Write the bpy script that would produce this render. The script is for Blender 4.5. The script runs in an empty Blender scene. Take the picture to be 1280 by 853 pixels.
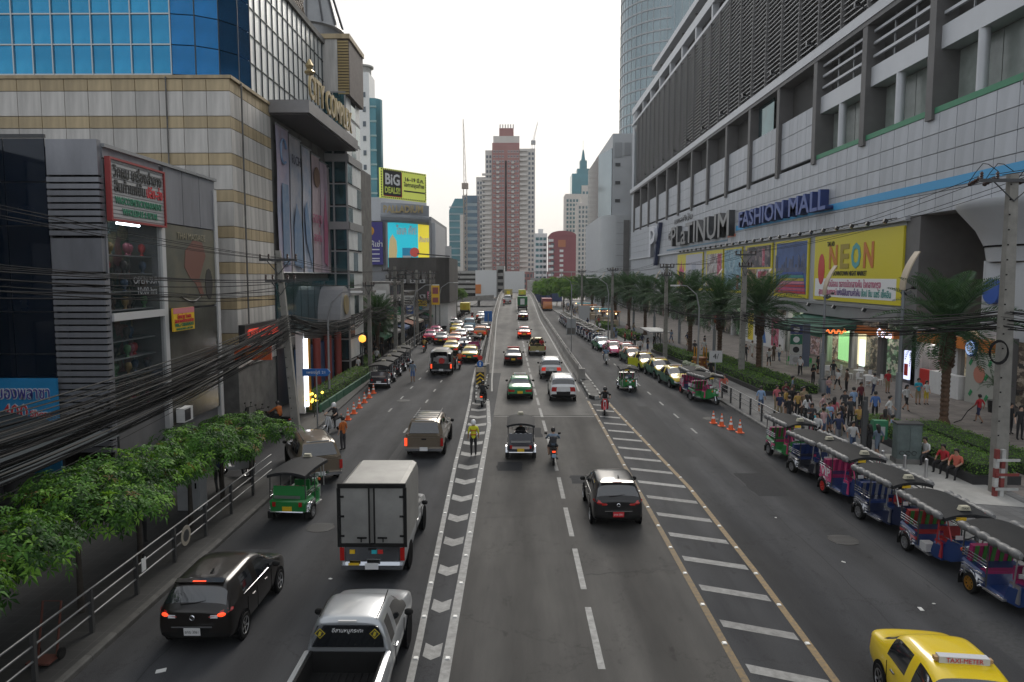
import bpy, bmesh, math, random
from mathutils import Vector, Matrix, noise
R = math.radians
random.seed(7)
scene = bpy.context.scene
col = scene.collection
# ------------------------------------------------------------------ camera, sky, sun, exposure
camd = bpy.data.cameras.new('camera')
camd.sensor_width = 36.0
camd.lens = 36.0 * 900 / 1280
camd.clip_start = 0.1
camd.clip_end = 6000
cam = bpy.data.objects.new('camera', camd)
col.objects.link(cam)
cam.location = (0, 0, 8.4)
cam.rotation_euler = (R(90) - math.atan(81.5 / 900), 0, math.atan(7 / 900))
scene.camera = cam
SUN_EL, SUN_AZ = 34.0, 12.0          # degrees; azimuth clockwise from +Y
world = bpy.data.worlds.new('World')
scene.world = world
world.use_nodes = True
wn, wl = world.node_tree.nodes, world.node_tree.links
wn.clear()
w_out = wn.new('ShaderNodeOutputWorld')
w_bg = wn.new('ShaderNodeBackground')
w_sky = wn.new('ShaderNodeTexSky')
w_sky.sky_type = 'NISHITA'
w_sky.sun_disc = False
w_sky.sun_elevation = R(SUN_EL)
w_sky.sun_rotation = R(SUN_AZ)
w_sky.air_density = 1.0
w_sky.dust_density = 4.0
w_co = wn.new('ShaderNodeTexCoord')
w_map = wn.new('ShaderNodeMapping')
w_map.inputs['Scale'].default_value = (1, 1, 2.6)
w_noise = wn.new('ShaderNodeTexNoise')
w_noise.inputs['Scale'].default_value = 2.0
w_noise.inputs['Detail'].default_value = 5
w_noise.inputs['Roughness'].default_value = 0.5
w_ramp = wn.new('ShaderNodeValToRGB')
w_ramp.color_ramp.elements[0].position = 0.3
w_ramp.color_ramp.elements[0].color = (4.3, 4.65, 5.1, 1)
w_ramp.color_ramp.elements[1].position = 0.72
w_ramp.color_ramp.elements[1].color = (5.9, 5.9, 5.85, 1)
w_mix = wn.new('ShaderNodeMixRGB')
w_mix.inputs[0].default_value = 0.86
wl.new(w_co.outputs['Generated'], w_map.inputs['Vector'])
wl.new(w_map.outputs[0], w_noise.inputs['Vector'])
wl.new(w_noise.outputs[0], w_ramp.inputs[0])
wl.new(w_sky.outputs[0], w_mix.inputs[1])
wl.new(w_ramp.outputs[0], w_mix.inputs[2])
# the veiled sun brightens and warms the cloud round its own direction
w_dot = wn.new('ShaderNodeVectorMath'); w_dot.operation = 'DOT_PRODUCT'
w_dot.inputs[1].default_value = (math.sin(R(SUN_AZ))*math.cos(R(SUN_EL)), math.cos(R(SUN_AZ))*math.cos(R(SUN_EL)), math.sin(R(SUN_EL)))
w_mr = wn.new('ShaderNodeMapRange'); w_mr.interpolation_type = 'SMOOTHSTEP'
w_mr.inputs['From Min'].default_value = 0.72; w_mr.inputs['From Max'].default_value = 1.0
w_glow = wn.new('ShaderNodeMixRGB'); w_glow.blend_type = 'ADD'; w_glow.inputs[2].default_value = (1.3, 1.05, 0.65, 1)
wl.new(w_co.outputs['Generated'], w_dot.inputs[0]); wl.new(w_dot.outputs['Value'], w_mr.inputs['Value']); wl.new(w_mr.outputs[0], w_glow.inputs[0])
wl.new(w_mix.outputs[0], w_glow.inputs[1]); wl.new(w_glow.outputs[0], w_bg.inputs['Color'])
w_bg.inputs['Strength'].default_value = 0.1
wl.new(w_bg.outputs[0], w_out.inputs['Surface'])
sund = bpy.data.lights.new('sun', 'SUN')
sund.energy = 1.5
sund.angle = R(28)
sund.color = (1.0, 0.95, 0.88)
sun = bpy.data.objects.new('sun', sund)
col.objects.link(sun)
sun.rotation_euler = (R(90 - SUN_EL), 0, R(180 - SUN_AZ))
vs = scene.view_settings
vs.view_transform = 'Standard'
vs.look = 'None'
vs.exposure = 0.65
vs.gamma = 1.0
vs.use_curve_mapping = False
scene.cycles.max_bounces = 5
scene.cycles.diffuse_bounces = 3
scene.cycles.glossy_bounces = 3
scene.cycles.transmission_bounces = 3
scene.cycles.volume_bounces = 0
scene.cycles.caustics_reflective = False
scene.cycles.caustics_refractive = False
scene.cycles.use_denoising = True

# ------------------------------------------------------------------ materials
MATS = {}
def mat(name, c, rough=0.7, metal=0.0, var=0.0, vscale=1.0, bump=0.0, bscale=20.0, spec=None, emit=0.0, coat=0.0,
        stretch=(1, 1, 1), c2=None, trans=0.0, alpha=None, streak=0.0):
    """Principled material; var mixes towards c2 (or a darker c) with noise, bump adds fine relief."""
    if name in MATS:
        return MATS[name]
    m = bpy.data.materials.new(name)
    m.use_nodes = True
    n, l = m.node_tree.nodes, m.node_tree.links
    b = n['Principled BSDF']
    c4 = (c[0], c[1], c[2], 1)
    b.inputs['Base Color'].default_value = c4
    b.inputs['Roughness'].default_value = rough
    b.inputs['Metallic'].default_value = metal
    if spec is not None: b.inputs['Specular IOR Level'].default_value = spec
    if coat: b.inputs['Coat Weight'].default_value = coat; b.inputs['Coat Roughness'].default_value = 0.06
    if emit:
        b.inputs['Emission Color'].default_value = c4
        b.inputs['Emission Strength'].default_value = emit
    if trans: b.inputs['Transmission Weight'].default_value = trans
    if alpha is not None: b.inputs['Alpha'].default_value = alpha
    if var or bump:
        tc = n.new('ShaderNodeTexCoord')
        mp = n.new('ShaderNodeMapping')
        mp.inputs['Scale'].default_value = stretch
        l.new(tc.outputs['Object'], mp.inputs['Vector'])
    if var:
        nz = n.new('ShaderNodeTexNoise')
        nz.inputs['Scale'].default_value = vscale
        nz.inputs['Detail'].default_value = 6
        nz.inputs['Roughness'].default_value = 0.62
        l.new(mp.outputs[0], nz.inputs['Vector'])
        rp = n.new('ShaderNodeValToRGB')
        rp.color_ramp.elements[0].position = 0.32
        rp.color_ramp.elements[1].position = 0.68
        k = c2 or (c[0] * (1 - var), c[1] * (1 - var), c[2] * (1 - var))
        rp.color_ramp.elements[0].color = (k[0], k[1], k[2], 1)
        rp.color_ramp.elements[1].color = c4
        l.new(nz.outputs[0], rp.inputs[0])
        oi = n.new('ShaderNodeObjectInfo')
        hs = n.new('ShaderNodeHueSaturation')
        mr = n.new('ShaderNodeMapRange')
        mr.inputs['To Min'].default_value = 1 - var * 0.35
        mr.inputs['To Max'].default_value = 1 + var * 0.35
        l.new(oi.outputs['Random'], mr.inputs['Value'])
        l.new(mr.outputs[0], hs.inputs['Value'])
        l.new(rp.outputs[0], hs.inputs['Color'])
        l.new(hs.outputs[0], b.inputs['Base Color'])
    if bump:
        nb = n.new('ShaderNodeTexNoise')
        nb.inputs['Scale'].default_value = bscale
        nb.inputs['Detail'].default_value = 4
        l.new(mp.outputs[0], nb.inputs['Vector'])
        bp = n.new('ShaderNodeBump')
        bp.inputs['Strength'].default_value = bump
        bp.inputs['Distance'].default_value = 0.02
        l.new(nb.outputs[0], bp.inputs['Height'])
        l.new(bp.outputs[0], b.inputs['Normal'])
    MATS[name] = m
    return m

def asphalt(name, c, c2, tint):
    """Worn asphalt: fine aggregate, long tyre-polished bands along the traffic, oil spots and patches."""
    m = bpy.data.materials.new(name); m.use_nodes = True
    n, l = m.node_tree.nodes, m.node_tree.links
    b = n['Principled BSDF']; b.inputs['Specular IOR Level'].default_value = 0.16
    tc = n.new('ShaderNodeTexCoord')
    def nz(scale, detail, st):
        mp = n.new('ShaderNodeMapping'); mp.inputs['Scale'].default_value = st
        l.new(tc.outputs['Object'], mp.inputs['Vector'])
        t = n.new('ShaderNodeTexNoise'); t.inputs['Scale'].default_value = scale; t.inputs['Detail'].default_value = detail
        t.inputs['Roughness'].default_value = 0.65
        l.new(mp.outputs[0], t.inputs['Vector']); return t
    def ramp(src, p0, k0, p1, k1):
        r = n.new('ShaderNodeValToRGB')
        r.color_ramp.elements[0].position = p0; r.color_ramp.elements[0].color = (*k0, 1)
        r.color_ramp.elements[1].position = p1; r.color_ramp.elements[1].color = (*k1, 1)
        l.new(src.outputs[0], r.inputs[0]); return r
    def mul(a, bb, f=1.0):
        x = n.new('ShaderNodeMixRGB'); x.blend_type = 'MULTIPLY'; x.inputs[0].default_value = f
        l.new(a.outputs[0], x.inputs[1]); l.new(bb.outputs[0], x.inputs[2]); return x
    base = ramp(nz(0.9, 8, (1, 0.10, 1)), 0.3, c2, 0.7, c)            # long bands along the road
    big = ramp(nz(0.16, 4, (1, 0.5, 1)), 0.35, (0.66, 0.66, 0.67), 0.65, (1.12, 1.11, 1.09))
    grit = ramp(nz(55, 3, (1, 1, 1)), 0.30, (0.55, 0.55, 0.55), 0.72, (1.4, 1.4, 1.38))
    spot = ramp(nz(2.4, 3, (1, 0.45, 1)), 0.26, (0.62, 0.62, 0.63), 0.36, (1, 1, 1))
    crk = n.new('ShaderNodeTexVoronoi'); crk.feature = 'DISTANCE_TO_EDGE'; crk.inputs['Scale'].default_value = 0.22
    dist = nz(1.5, 5, (1, 1, 1))
    vm = n.new('ShaderNodeVectorMath'); vm.operation = 'MULTIPLY_ADD'
    vm.inputs[1].default_value = (2.2, 2.2, 0)
    l.new(dist.outputs['Color'], vm.inputs[0]); l.new(tc.outputs['Object'], vm.inputs[2])
    l.new(vm.outputs[0], crk.inputs['Vector'])
    cr = ramp(crk, 0.0, (0.62, 0.62, 0.62), 0.006, (1, 1, 1))
    # tyre tracks and the oil-darkened middle of each lane, wandering a little
    sx = n.new('ShaderNodeSeparateXYZ'); l.new(tc.outputs['Object'], sx.inputs[0])
    wob = n.new('ShaderNodeMath'); wob.operation = 'MULTIPLY_ADD'; wob.inputs[1].default_value = 0.7
    l.new(nz(0.22, 3, (1, 0.4, 1)).outputs[0], wob.inputs[0]); l.new(sx.outputs[0], wob.inputs[2])
    def band(period, phase, lo, hi):
        a = n.new('ShaderNodeMath'); a.operation = 'MULTIPLY_ADD'; a.inputs[1].default_value = 2*math.pi/period; a.inputs[2].default_value = -2*math.pi*phase/period
        c_ = n.new('ShaderNodeMath'); c_.operation = 'COSINE'
        m_ = n.new('ShaderNodeMapRange'); m_.inputs['From Min'].default_value = -1; m_.inputs['To Min'].default_value = lo; m_.inputs['To Max'].default_value = hi
        l.new(wob.outputs[0], a.inputs[0]); l.new(a.outputs[0], c_.inputs[0]); l.new(c_.outputs[0], m_.inputs['Value']); return m_
    o = mul(mul(mul(mul(base, big), grit), spot), cr, 0.8)
    o = mul(mul(o, band(1.63, tint+0.8, 0.86, 1.12)), band(3.26, tint, 1.08, 0.80))
    l.new(o.outputs[0], b.inputs['Base Color'])
    rr = n.new('ShaderNodeMapRange'); rr.inputs['To Min'].default_value = 0.65; rr.inputs['To Max'].default_value = 0.92
    l.new(nz(1.1, 5, (1, 0.12, 1)).outputs[0], rr.inputs['Value']); l.new(rr.outputs[0], b.inputs['Roughness'])
    bp = n.new('ShaderNodeBump'); bp.inputs['Strength'].default_value = 0.35; bp.inputs['Distance'].default_value = 0.01
    l.new(nz(70, 2, (1, 1, 1)).outputs[0], bp.inputs['Height']); l.new(bp.outputs[0], b.inputs['Normal'])
    MATS[name] = m
    return m

def tiled(name, c, mortar, w, h, rough=0.75, var=0.25, off=0.0):
    """Paving or cladding too fine to build: a grid of slabs with joints, from the Brick Texture node."""
    m = bpy.data.materials.new(name); m.use_nodes = True
    n, l = m.node_tree.nodes, m.node_tree.links
    b = n['Principled BSDF']; b.inputs['Roughness'].default_value = rough
    tc = n.new('ShaderNodeTexCoord'); br = n.new('ShaderNodeTexBrick')
    br.offset = off
    br.inputs['Color1'].default_value = (*c, 1); br.inputs['Color2'].default_value = (c[0]*(1-var), c[1]*(1-var), c[2]*(1-var), 1)
    br.inputs['Mortar'].default_value = (*mortar, 1)
    br.inputs['Scale'].default_value = 1; br.inputs['Mortar Size'].default_value = 0.012
    br.inputs['Brick Width'].default_value = w; br.inputs['Row Height'].default_value = h
    l.new(tc.outputs['Object'], br.inputs['Vector'])
    nz = n.new('ShaderNodeTexNoise'); nz.inputs['Scale'].default_value = 0.6; nz.inputs['Detail'].default_value = 6
    l.new(tc.outputs['Object'], nz.inputs['Vector'])
    rp = n.new('ShaderNodeValToRGB'); rp.color_ramp.elements[0].color = (0.62, 0.62, 0.62, 1); rp.color_ramp.elements[0].position = 0.3
    rp.color_ramp.elements[1].position = 0.7
    l.new(nz.outputs[0], rp.inputs[0])
    mx = n.new('ShaderNodeMixRGB'); mx.blend_type = 'MULTIPLY'; mx.inputs[0].default_value = 1
    l.new(br.outputs['Color'], mx.inputs[1]); l.new(rp.outputs[0], mx.inputs[2])
    l.new(mx.outputs[0], b.inputs['Base Color'])
    MATS[name] = m
    return m

def leafm(name, c, t=0.28):
    """Leaf: matte, with light passing through it."""
    m = mat(name, c, 0.6, spec=0.2); n, l = m.node_tree.nodes, m.node_tree.links
    tr = n.new('ShaderNodeBsdfTranslucent'); tr.inputs['Color'].default_value = (min(1,c[0]*1.9), min(1,c[1]*1.7), c[2], 1)
    mx = n.new('ShaderNodeMixShader'); mx.inputs[0].default_value = t
    l.new(n['Principled BSDF'].outputs[0], mx.inputs[1]); l.new(tr.outputs[0], mx.inputs[2]); l.new(mx.outputs[0], n['Material Output'].inputs['Surface'])
    return m

def printed(name, cols, scale=2.0, emit=0.0, rough=0.5, st=(1, 1, 1)):
    """Printed photo collage or crowded shelves: flat cells of a few inks broken up by noise."""
    if name in MATS: return MATS[name]
    m = bpy.data.materials.new(name); m.use_nodes = True; n, l = m.node_tree.nodes, m.node_tree.links; b = n['Principled BSDF']
    b.inputs['Roughness'].default_value = rough
    tc = n.new('ShaderNodeTexCoord'); mp = n.new('ShaderNodeMapping'); mp.inputs['Scale'].default_value = st; l.new(tc.outputs['Object'], mp.inputs[0])
    nz = n.new('ShaderNodeTexNoise'); nz.inputs['Scale'].default_value = scale*.8; nz.inputs['Detail'].default_value = 5; l.new(mp.outputs[0], nz.inputs['Vector'])
    vm = n.new('ShaderNodeVectorMath'); vm.operation = 'MULTIPLY_ADD'; vm.inputs[1].default_value = (.5, .5, .5); l.new(nz.outputs['Color'], vm.inputs[0]); l.new(mp.outputs[0], vm.inputs[2])
    vo = n.new('ShaderNodeTexVoronoi'); vo.inputs['Scale'].default_value = scale; l.new(vm.outputs[0], vo.inputs['Vector'])
    rp = n.new('ShaderNodeValToRGB'); rp.color_ramp.interpolation = 'CONSTANT'; e = rp.color_ramp.elements
    while len(e) < len(cols): e.new(0.5)
    for i, c in enumerate(cols): e[i].position = i/len(cols); e[i].color = (*c, 1)
    sp = n.new('ShaderNodeSeparateColor'); l.new(vo.outputs['Color'], sp.inputs[0]); l.new(sp.outputs[0], rp.inputs[0])
    n2 = n.new('ShaderNodeTexNoise'); n2.inputs['Scale'].default_value = scale*4; n2.inputs['Detail'].default_value = 4; l.new(mp.outputs[0], n2.inputs['Vector'])
    mr = n.new('ShaderNodeMapRange'); mr.inputs['From Min'].default_value = .3; mr.inputs['From Max'].default_value = .7; mr.inputs['To Min'].default_value = .45; mr.inputs['To Max'].default_value = 1.25; l.new(n2.outputs[0], mr.inputs['Value'])
    mx = n.new('ShaderNodeMixRGB'); mx.blend_type = 'MULTIPLY'; mx.inputs[0].default_value = 1; l.new(rp.outputs[0], mx.inputs[1]); l.new(mr.outputs[0], mx.inputs[2])
    l.new(mx.outputs[0], b.inputs['Base Color'])
    if emit: l.new(mx.outputs[0], b.inputs['Emission Color']); b.inputs['Emission Strength'].default_value = emit
    MATS[name] = m; return m

# ------------------------------------------------------------------ mesh builder
class MB:
    def __init__(s): s.v, s.f, s.m = [], [], []
    def add(s, vs, fs, mi=0):
        o = len(s.v); s.v += [tuple(p) for p in vs]
        for f in fs: s.f.append([i + o for i in f]); s.m.append(mi)
        return s
    def box(s, x0, x1, y0, y1, z0, z1, mi=0):
        return s.add([(x0,y0,z0),(x1,y0,z0),(x1,y1,z0),(x0,y1,z0),(x0,y0,z1),(x1,y0,z1),(x1,y1,z1),(x0,y1,z1)],
                     [(0,3,2,1),(4,5,6,7),(0,1,5,4),(1,2,6,5),(2,3,7,6),(3,0,4,7)], mi)
    def obox(s, c, size, rot=(0, 0, 0), mi=0):
        M = Matrix.Translation(c) @ (Matrix.Rotation(rot[2],4,'Z') @ Matrix.Rotation(rot[1],4,'Y') @ Matrix.Rotation(rot[0],4,'X'))
        x, y, z = size[0]/2, size[1]/2, size[2]/2
        p = [M @ Vector(q) for q in [(-x,-y,-z),(x,-y,-z),(x,y,-z),(-x,y,-z),(-x,-y,z),(x,-y,z),(x,y,z),(-x,y,z)]]
        return s.add(p, [(0,3,2,1),(4,5,6,7),(0,1,5,4),(1,2,6,5),(2,3,7,6),(3,0,4,7)], mi)
    def prism(s, poly, axis, a, b, mi=0):
        """poly: 2-D points; axis 'x','y' or 'z' is the extrusion axis from a to b."""
        def P(u, w, t): return {'x': (t,u,w), 'y': (u,t,w), 'z': (u,w,t)}[axis]
        n = len(poly)
        vs = [P(u,w,a) for u,w in poly] + [P(u,w,b) for u,w in poly]
        fs = [list(range(n))[::-1], list(range(n,2*n))] + [(i,(i+1)%n,n+(i+1)%n,n+i) for i in range(n)]
        return s.add(vs, fs, mi)
    def cyl(s, p0, p1, r0, r1=None, n=10, mi=0, caps=True):
        if r1 is None: r1 = r0
        p0, p1 = Vector(p0), Vector(p1); d = (p1-p0).normalized()
        a = Vector((0,0,1)) if abs(d.z) < 0.9 else Vector((1,0,0))
        u = d.cross(a).normalized(); w = d.cross(u)
        vs = []
        for p, r in ((p0,r0),(p1,r1)):
            for i in range(n):
                t = 2*math.pi*i/n; vs.append(p + (u*math.cos(t) + w*math.sin(t))*r)
        fs = [(i,n+i,n+(i+1)%n,(i+1)%n) for i in range(n)]
        if caps: fs += [list(range(n)), list(range(2*n-1,n-1,-1))]
        return s.add(vs, fs, mi)
    def tube(s, pts, r, n=6, mi=0, caps=True):
        pts = [Vector(p) for p in pts]; rings = []
        prev = None
        for i, p in enumerate(pts):
            d = (pts[min(i+1,len(pts)-1)] - pts[max(i-1,0)]).normalized()
            if prev is None:
                a = Vector((0,0,1)) if abs(d.z) < 0.9 else Vector((1,0,0)); u = d.cross(a).normalized()
            else:
                u = (prev - d*prev.dot(d)).normalized()
            prev = u; w = d.cross(u); rr = r[i] if isinstance(r, (list,tuple)) else r
            rings.append([p + (u*math.cos(2*math.pi*k/n) + w*math.sin(2*math.pi*k/n))*rr for k in range(n)])
        return s.loft(rings, True, caps, mi)
    def loft(s, rings, closed=True, caps=False, mi=0):
        n = len(rings[0]); vs = [p for r in rings for p in r]; fs = []
        for i in range(len(rings)-1):
            for k in range(n if closed else n-1):
                k2 = (k+1) % n
                fs.append((i*n+k, i*n+k2, (i+1)*n+k2, (i+1)*n+k))
        if caps: fs += [list(range(n))[::-1], [(len(rings)-1)*n+k for k in range(n)]]
        return s.add(vs, fs, mi)
    def lathe(s, prof, c=(0,0,0), n=20, mi=0, caps=True):
        rings = [[(c[0]+r*math.cos(2*math.pi*k/n), c[1]+r*math.sin(2*math.pi*k/n), c[2]+z) for k in range(n)] for r, z in prof]
        return s.loft(rings, True, caps, mi)
    def quad(s, a, b, c, d, mi=0): return s.add([a,b,c,d], [(0,1,2,3)], mi)
    def sheet(s, fn, nu, nv, mi=0):
        vs = [fn(i/nu, j/nv) for j in range(nv+1) for i in range(nu+1)]
        fs = [(j*(nu+1)+i, j*(nu+1)+i+1, (j+1)*(nu+1)+i+1, (j+1)*(nu+1)+i) for j in range(nv) for i in range(nu)]
        return s.add(vs, fs, mi)
    def mesh(s, name, mats, smooth=None):
        me = bpy.data.meshes.new(name)
        me.from_pydata(s.v, [], s.f)
        for m in (mats if isinstance(mats, (list,tuple)) else [mats]): me.materials.append(m)
        if len(set(s.m)) > 1: me.polygons.foreach_set('material_index', s.m)
        if smooth:
            me.polygons.foreach_set('use_smooth', [True]*len(me.polygons))
            me.set_sharp_from_angle(angle=R(smooth))
        me.update()
        return me
    def build(s, name, mats, parent=None, smooth=None, loc=None, rot=None):
        return ob(name, s.mesh(name, mats, smooth), parent, loc, rot)

def ob(name, me, parent=None, loc=None, rot=None):
    o = bpy.data.objects.new(name, me); col.objects.link(o)
    if parent is not None: o.parent = parent
    if loc is not None: o.location = loc
    if rot is not None: o.rotation_euler = rot if isinstance(rot, (tuple,list)) else (0,0,rot)
    return o
def fix_normals(me):
    bm = bmesh.new(); bm.from_mesh(me); bmesh.ops.recalc_face_normals(bm, faces=bm.faces); bm.to_mesh(me); bm.free(); return me
def tag(o, label=None, cat=None, group=None, kind=None):
    if label: o['label'] = label
    if cat: o['category'] = cat
    if group: o['group'] = group
    if kind: o['kind'] = kind
    return o
def thing(name, label, cat, loc=(0,0,0), rz=0.0, group=None):
    o = bpy.data.objects.new(name, None); col.objects.link(o)
    o.empty_display_size = 0.3
    o.location = loc; o.rotation_euler = (0,0,rz)
    return tag(o, label, cat, group)
def struct(o): o['kind'] = 'structure'; return o
def copy_tree(o, parent=None, loc=None, rz=None, label=None, group=None):
    c = o.copy(); col.objects.link(c)
    if parent is not None: c.parent = parent
    if loc is not None: c.location = loc
    if rz is not None: c.rotation_euler = (0,0,rz)
    if label: c['label'] = label
    if group: c['group'] = group
    for ch in list(o.children): copy_tree(ch, c)
    return c
def set_mat(o, m, i=0):
    """Own material on one copy, mesh data stays shared."""
    o.material_slots[i].link = 'OBJECT'; o.material_slots[i].material = m

TXT = {}
def text_mesh(body, size=1.0, depth=0.02, m=None, align='CENTER', bold=0.0, spacing=1.0, width=None, shear=0.0):
    """Text as a mesh in its XY plane (reads along +X, up +Y); width squeezes it to that many metres."""
    cu = bpy.data.curves.new('lettering', 'FONT')
    cu.body = body; cu.size = size; cu.extrude = depth/2; cu.align_x = align; cu.align_y = 'CENTER'
    cu.offset = bold; cu.space_character = spacing; cu.resolution_u = 2; cu.shear = shear
    o = bpy.data.objects.new('lettering', cu); col.objects.link(o)
    dg = bpy.context.evaluated_depsgraph_get()
    me = bpy.data.meshes.new_from_object(o.evaluated_get(dg))
    bpy.data.objects.remove(o); bpy.data.curves.remove(cu)
    if width and me.vertices:
        xs = [v.co.x for v in me.vertices]; k = width/(max(xs)-min(xs))
        me.transform(Matrix.Diagonal((k,1,1,1)))
    me.materials.clear()
    if m: me.materials.append(m)
    return me
FACE_W = (R(90), 0, R(-90))   # text that faces -X, reads along -Y (seen from the west)
FACE_E = (R(90), 0, R(90))    # faces +X
FACE_S = (R(90), 0, 0)        # faces -Y, towards the camera
def lettering(body, size, m, parent, loc, rot=FACE_S, depth=0.02, **k):
    return ob('lettering', text_mesh(body, size, depth, m, **k), parent, loc, rot)
# ------------------------------------------------------------------ shared materials
M_asph_mid = asphalt('asphalt_middle', (0.112, 0.108, 0.103), (0.066, 0.064, 0.062), 0.5)
M_asph_side = asphalt('asphalt_side', (0.074, 0.076, 0.082), (0.042, 0.044, 0.049), 1.1)
M_asph_fly = asphalt('flyover_surface', (0.20, 0.195, 0.186), (0.135, 0.131, 0.126), 0.0)
M_line = mat('road_paint_white', (0.30, 0.30, 0.29), 0.7, var=0.5, vscale=5, c2=(0.17,0.168,0.163))
M_line_y = mat('road_paint_yellow', (0.25, 0.16, 0.055), 0.7, var=0.5, vscale=9, c2=(0.115,0.09,0.06))
M_stud = mat('road_stud', (0.75, 0.75, 0.72), 0.4)
M_conc = mat('concrete', (0.39, 0.37, 0.345), 0.85, var=0.4, vscale=1.3, bump=0.3, bscale=15)
M_conc_d = mat('concrete_dirty', (0.18, 0.175, 0.165), 0.9, var=0.5, vscale=1.1, bump=0.3, bscale=12)
M_conc_l = mat('concrete_pale', (0.42, 0.41, 0.385), 0.85, var=0.25, vscale=1.5)
M_pave_r = tiled('plaza_paving', (0.25, 0.22, 0.20), (0.10,0.09,0.085), 0.9, 0.45)
M_pave_w = tiled('walkway_paving', (0.19, 0.19, 0.19), (0.10,0.10,0.10), 0.4, 0.4)
M_pave_l = tiled('left_paving_shade', (0.032, 0.032, 0.032), (0.05,0.05,0.05), 0.4, 0.4)  # base colour darkened to stand in for shade on the left pavement
M_ground = mat('city_ground', (0.12, 0.12, 0.115), 0.9, var=0.4, vscale=0.1)
M_black = mat('black_rubber', (0.014, 0.014, 0.014), 0.8, spec=0.15)
M_blackgl = mat('black_gloss', (0.012, 0.012, 0.013), 0.2, coat=0.5)
M_dark = mat('dark_void', (0.008, 0.008, 0.009), 0.9, spec=0.05)
M_dgrey = mat('dark_grey_metal', (0.06, 0.062, 0.065), 0.5, 0.3)
M_grey = mat('grey_metal', (0.30, 0.31, 0.32), 0.45, 0.5)
M_lgrey = mat('light_grey_paint', (0.5, 0.5, 0.5), 0.5)
M_white = mat('white_paint', (0.75, 0.75, 0.74), 0.5, var=0.1, vscale=3)
M_chrome = mat('chrome', (0.75, 0.76, 0.78), 0.12, 1.0)
M_steel = mat('brushed_steel', (0.55, 0.55, 0.56), 0.3, 0.9)
M_red = mat('red_paint', (0.55, 0.03, 0.025), 0.4)
M_orange = mat('orange_plastic', (0.8, 0.13, 0.03), 0.5)
M_orange_s = mat('orange_fascia', (0.62, 0.19, 0.03), 0.5)
M_yellow = mat('yellow_sign', (0.78, 0.62, 0.03), 0.45)
M_yellow_p = mat('yellow_plate', (0.75, 0.48, 0.02), 0.45)
M_blue = mat('blue_paint', (0.03, 0.10, 0.42), 0.4)
M_blue_s = mat('blue_sign', (0.02, 0.13, 0.42), 0.4)
M_green = mat('green_paint', (0.03, 0.28, 0.10), 0.4)
M_pink = mat('pink_paint', (0.72, 0.07, 0.22), 0.4)
M_purple = mat('purple_print', (0.05, 0.04, 0.25), 0.5)
M_teal = mat('teal_print', (0.03, 0.42, 0.50), 0.5)
M_cyanblue = mat('sky_blue_stripe', (0.05, 0.33, 0.62), 0.5)
M_tan = mat('tan_panel', (0.45, 0.37, 0.27), 0.5)
M_gold = mat('gold_letters', (0.42, 0.33, 0.17), 0.35, 0.6)
M_gold_b = mat('bright_gold', (0.65, 0.33, 0.05), 0.3, 0.8)
M_skin = [mat('skin_a', (0.42, 0.25, 0.17), 0.6), mat('skin_b', (0.30, 0.17, 0.11), 0.6), mat('skin_c', (0.55, 0.36, 0.27), 0.6)]
M_hair = mat('black_hair', (0.012, 0.010, 0.009), 0.5)
M_glass_dark = mat('dark_glass', (0.012, 0.014, 0.017), 0.05, spec=1.0, coat=1.0)
M_glass_shop = mat('shop_glass', (0.03, 0.05, 0.055), 0.05, spec=0.8, alpha=0.16)
M_lamp = mat('lit_tube', (1.0, 0.97, 0.9), 0.5, emit=6.0)
M_lamp_w = mat('warm_lit_lamp', (1.0, 0.62, 0.25), 0.5, emit=4.0)
M_lamp_y = mat('lit_yellow_letters', (1.0, 0.7, 0.08), 0.5, emit=2.2)
M_tail = mat('tail_light_glass', (0.40, 0.015, 0.012), 0.15, coat=0.6)
M_tail_on = mat('lit_brake_light', (0.9, 0.07, 0.02), 0.3, emit=0.9)
M_amber_on = mat('lit_amber_light', (1.0, 0.40, 0.08), 0.3, emit=1.6)
M_tail_dim = mat('dim_brake_light', (0.62, 0.03, 0.015), 0.25, emit=0.3, coat=.6)
M_head = mat('head_light_glass', (0.75, 0.77, 0.8), 0.1, coat=0.6)
M_plate_w = mat('plate_white', (0.7, 0.7, 0.7), 0.5)
M_plate_r = mat('plate_red', (0.6, 0.02, 0.03), 0.5)
M_ink = mat('print_black', (0.02, 0.02, 0.02), 0.6)
M_ink_w = mat('print_white', (0.78, 0.78, 0.78), 0.6)
M_ink_r = mat('print_red', (0.55, 0.03, 0.04), 0.6)
M_ink_g = mat('print_green', (0.02, 0.18, 0.10), 0.6)
M_cable = mat('cable_black', (0.016, 0.016, 0.017), 0.85, spec=0.1)
M_wood = mat('palm_bark', (0.13, 0.075, 0.045), 0.9, var=0.5, vscale=4, bump=0.6, bscale=12)
M_bark = mat('tree_bark', (0.06, 0.05, 0.04), 0.9, var=0.4, vscale=5, bump=0.5, bscale=20)
M_hedge_l = [leafm('hedge_leaf_a', (0.10, 0.21, 0.034)), leafm('hedge_leaf_b', (0.055, 0.125, 0.022)), leafm('hedge_leaf_c', (0.15, 0.27, 0.045))]
M_leaf = [leafm('leaf_a', (0.056, 0.150, 0.022)), leafm('leaf_b', (0.018, 0.055, 0.011)), leafm('leaf_c', (0.13, 0.27, 0.036)), leafm('leaf_dry', (0.16, 0.11, 0.035))]
M_palm = [leafm('palm_leaf_a', (0.035, 0.085, 0.04)), leafm('palm_leaf_b', (0.025, 0.06, 0.03)), leafm('palm_leaf_c', (0.05, 0.105, 0.05))]
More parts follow.
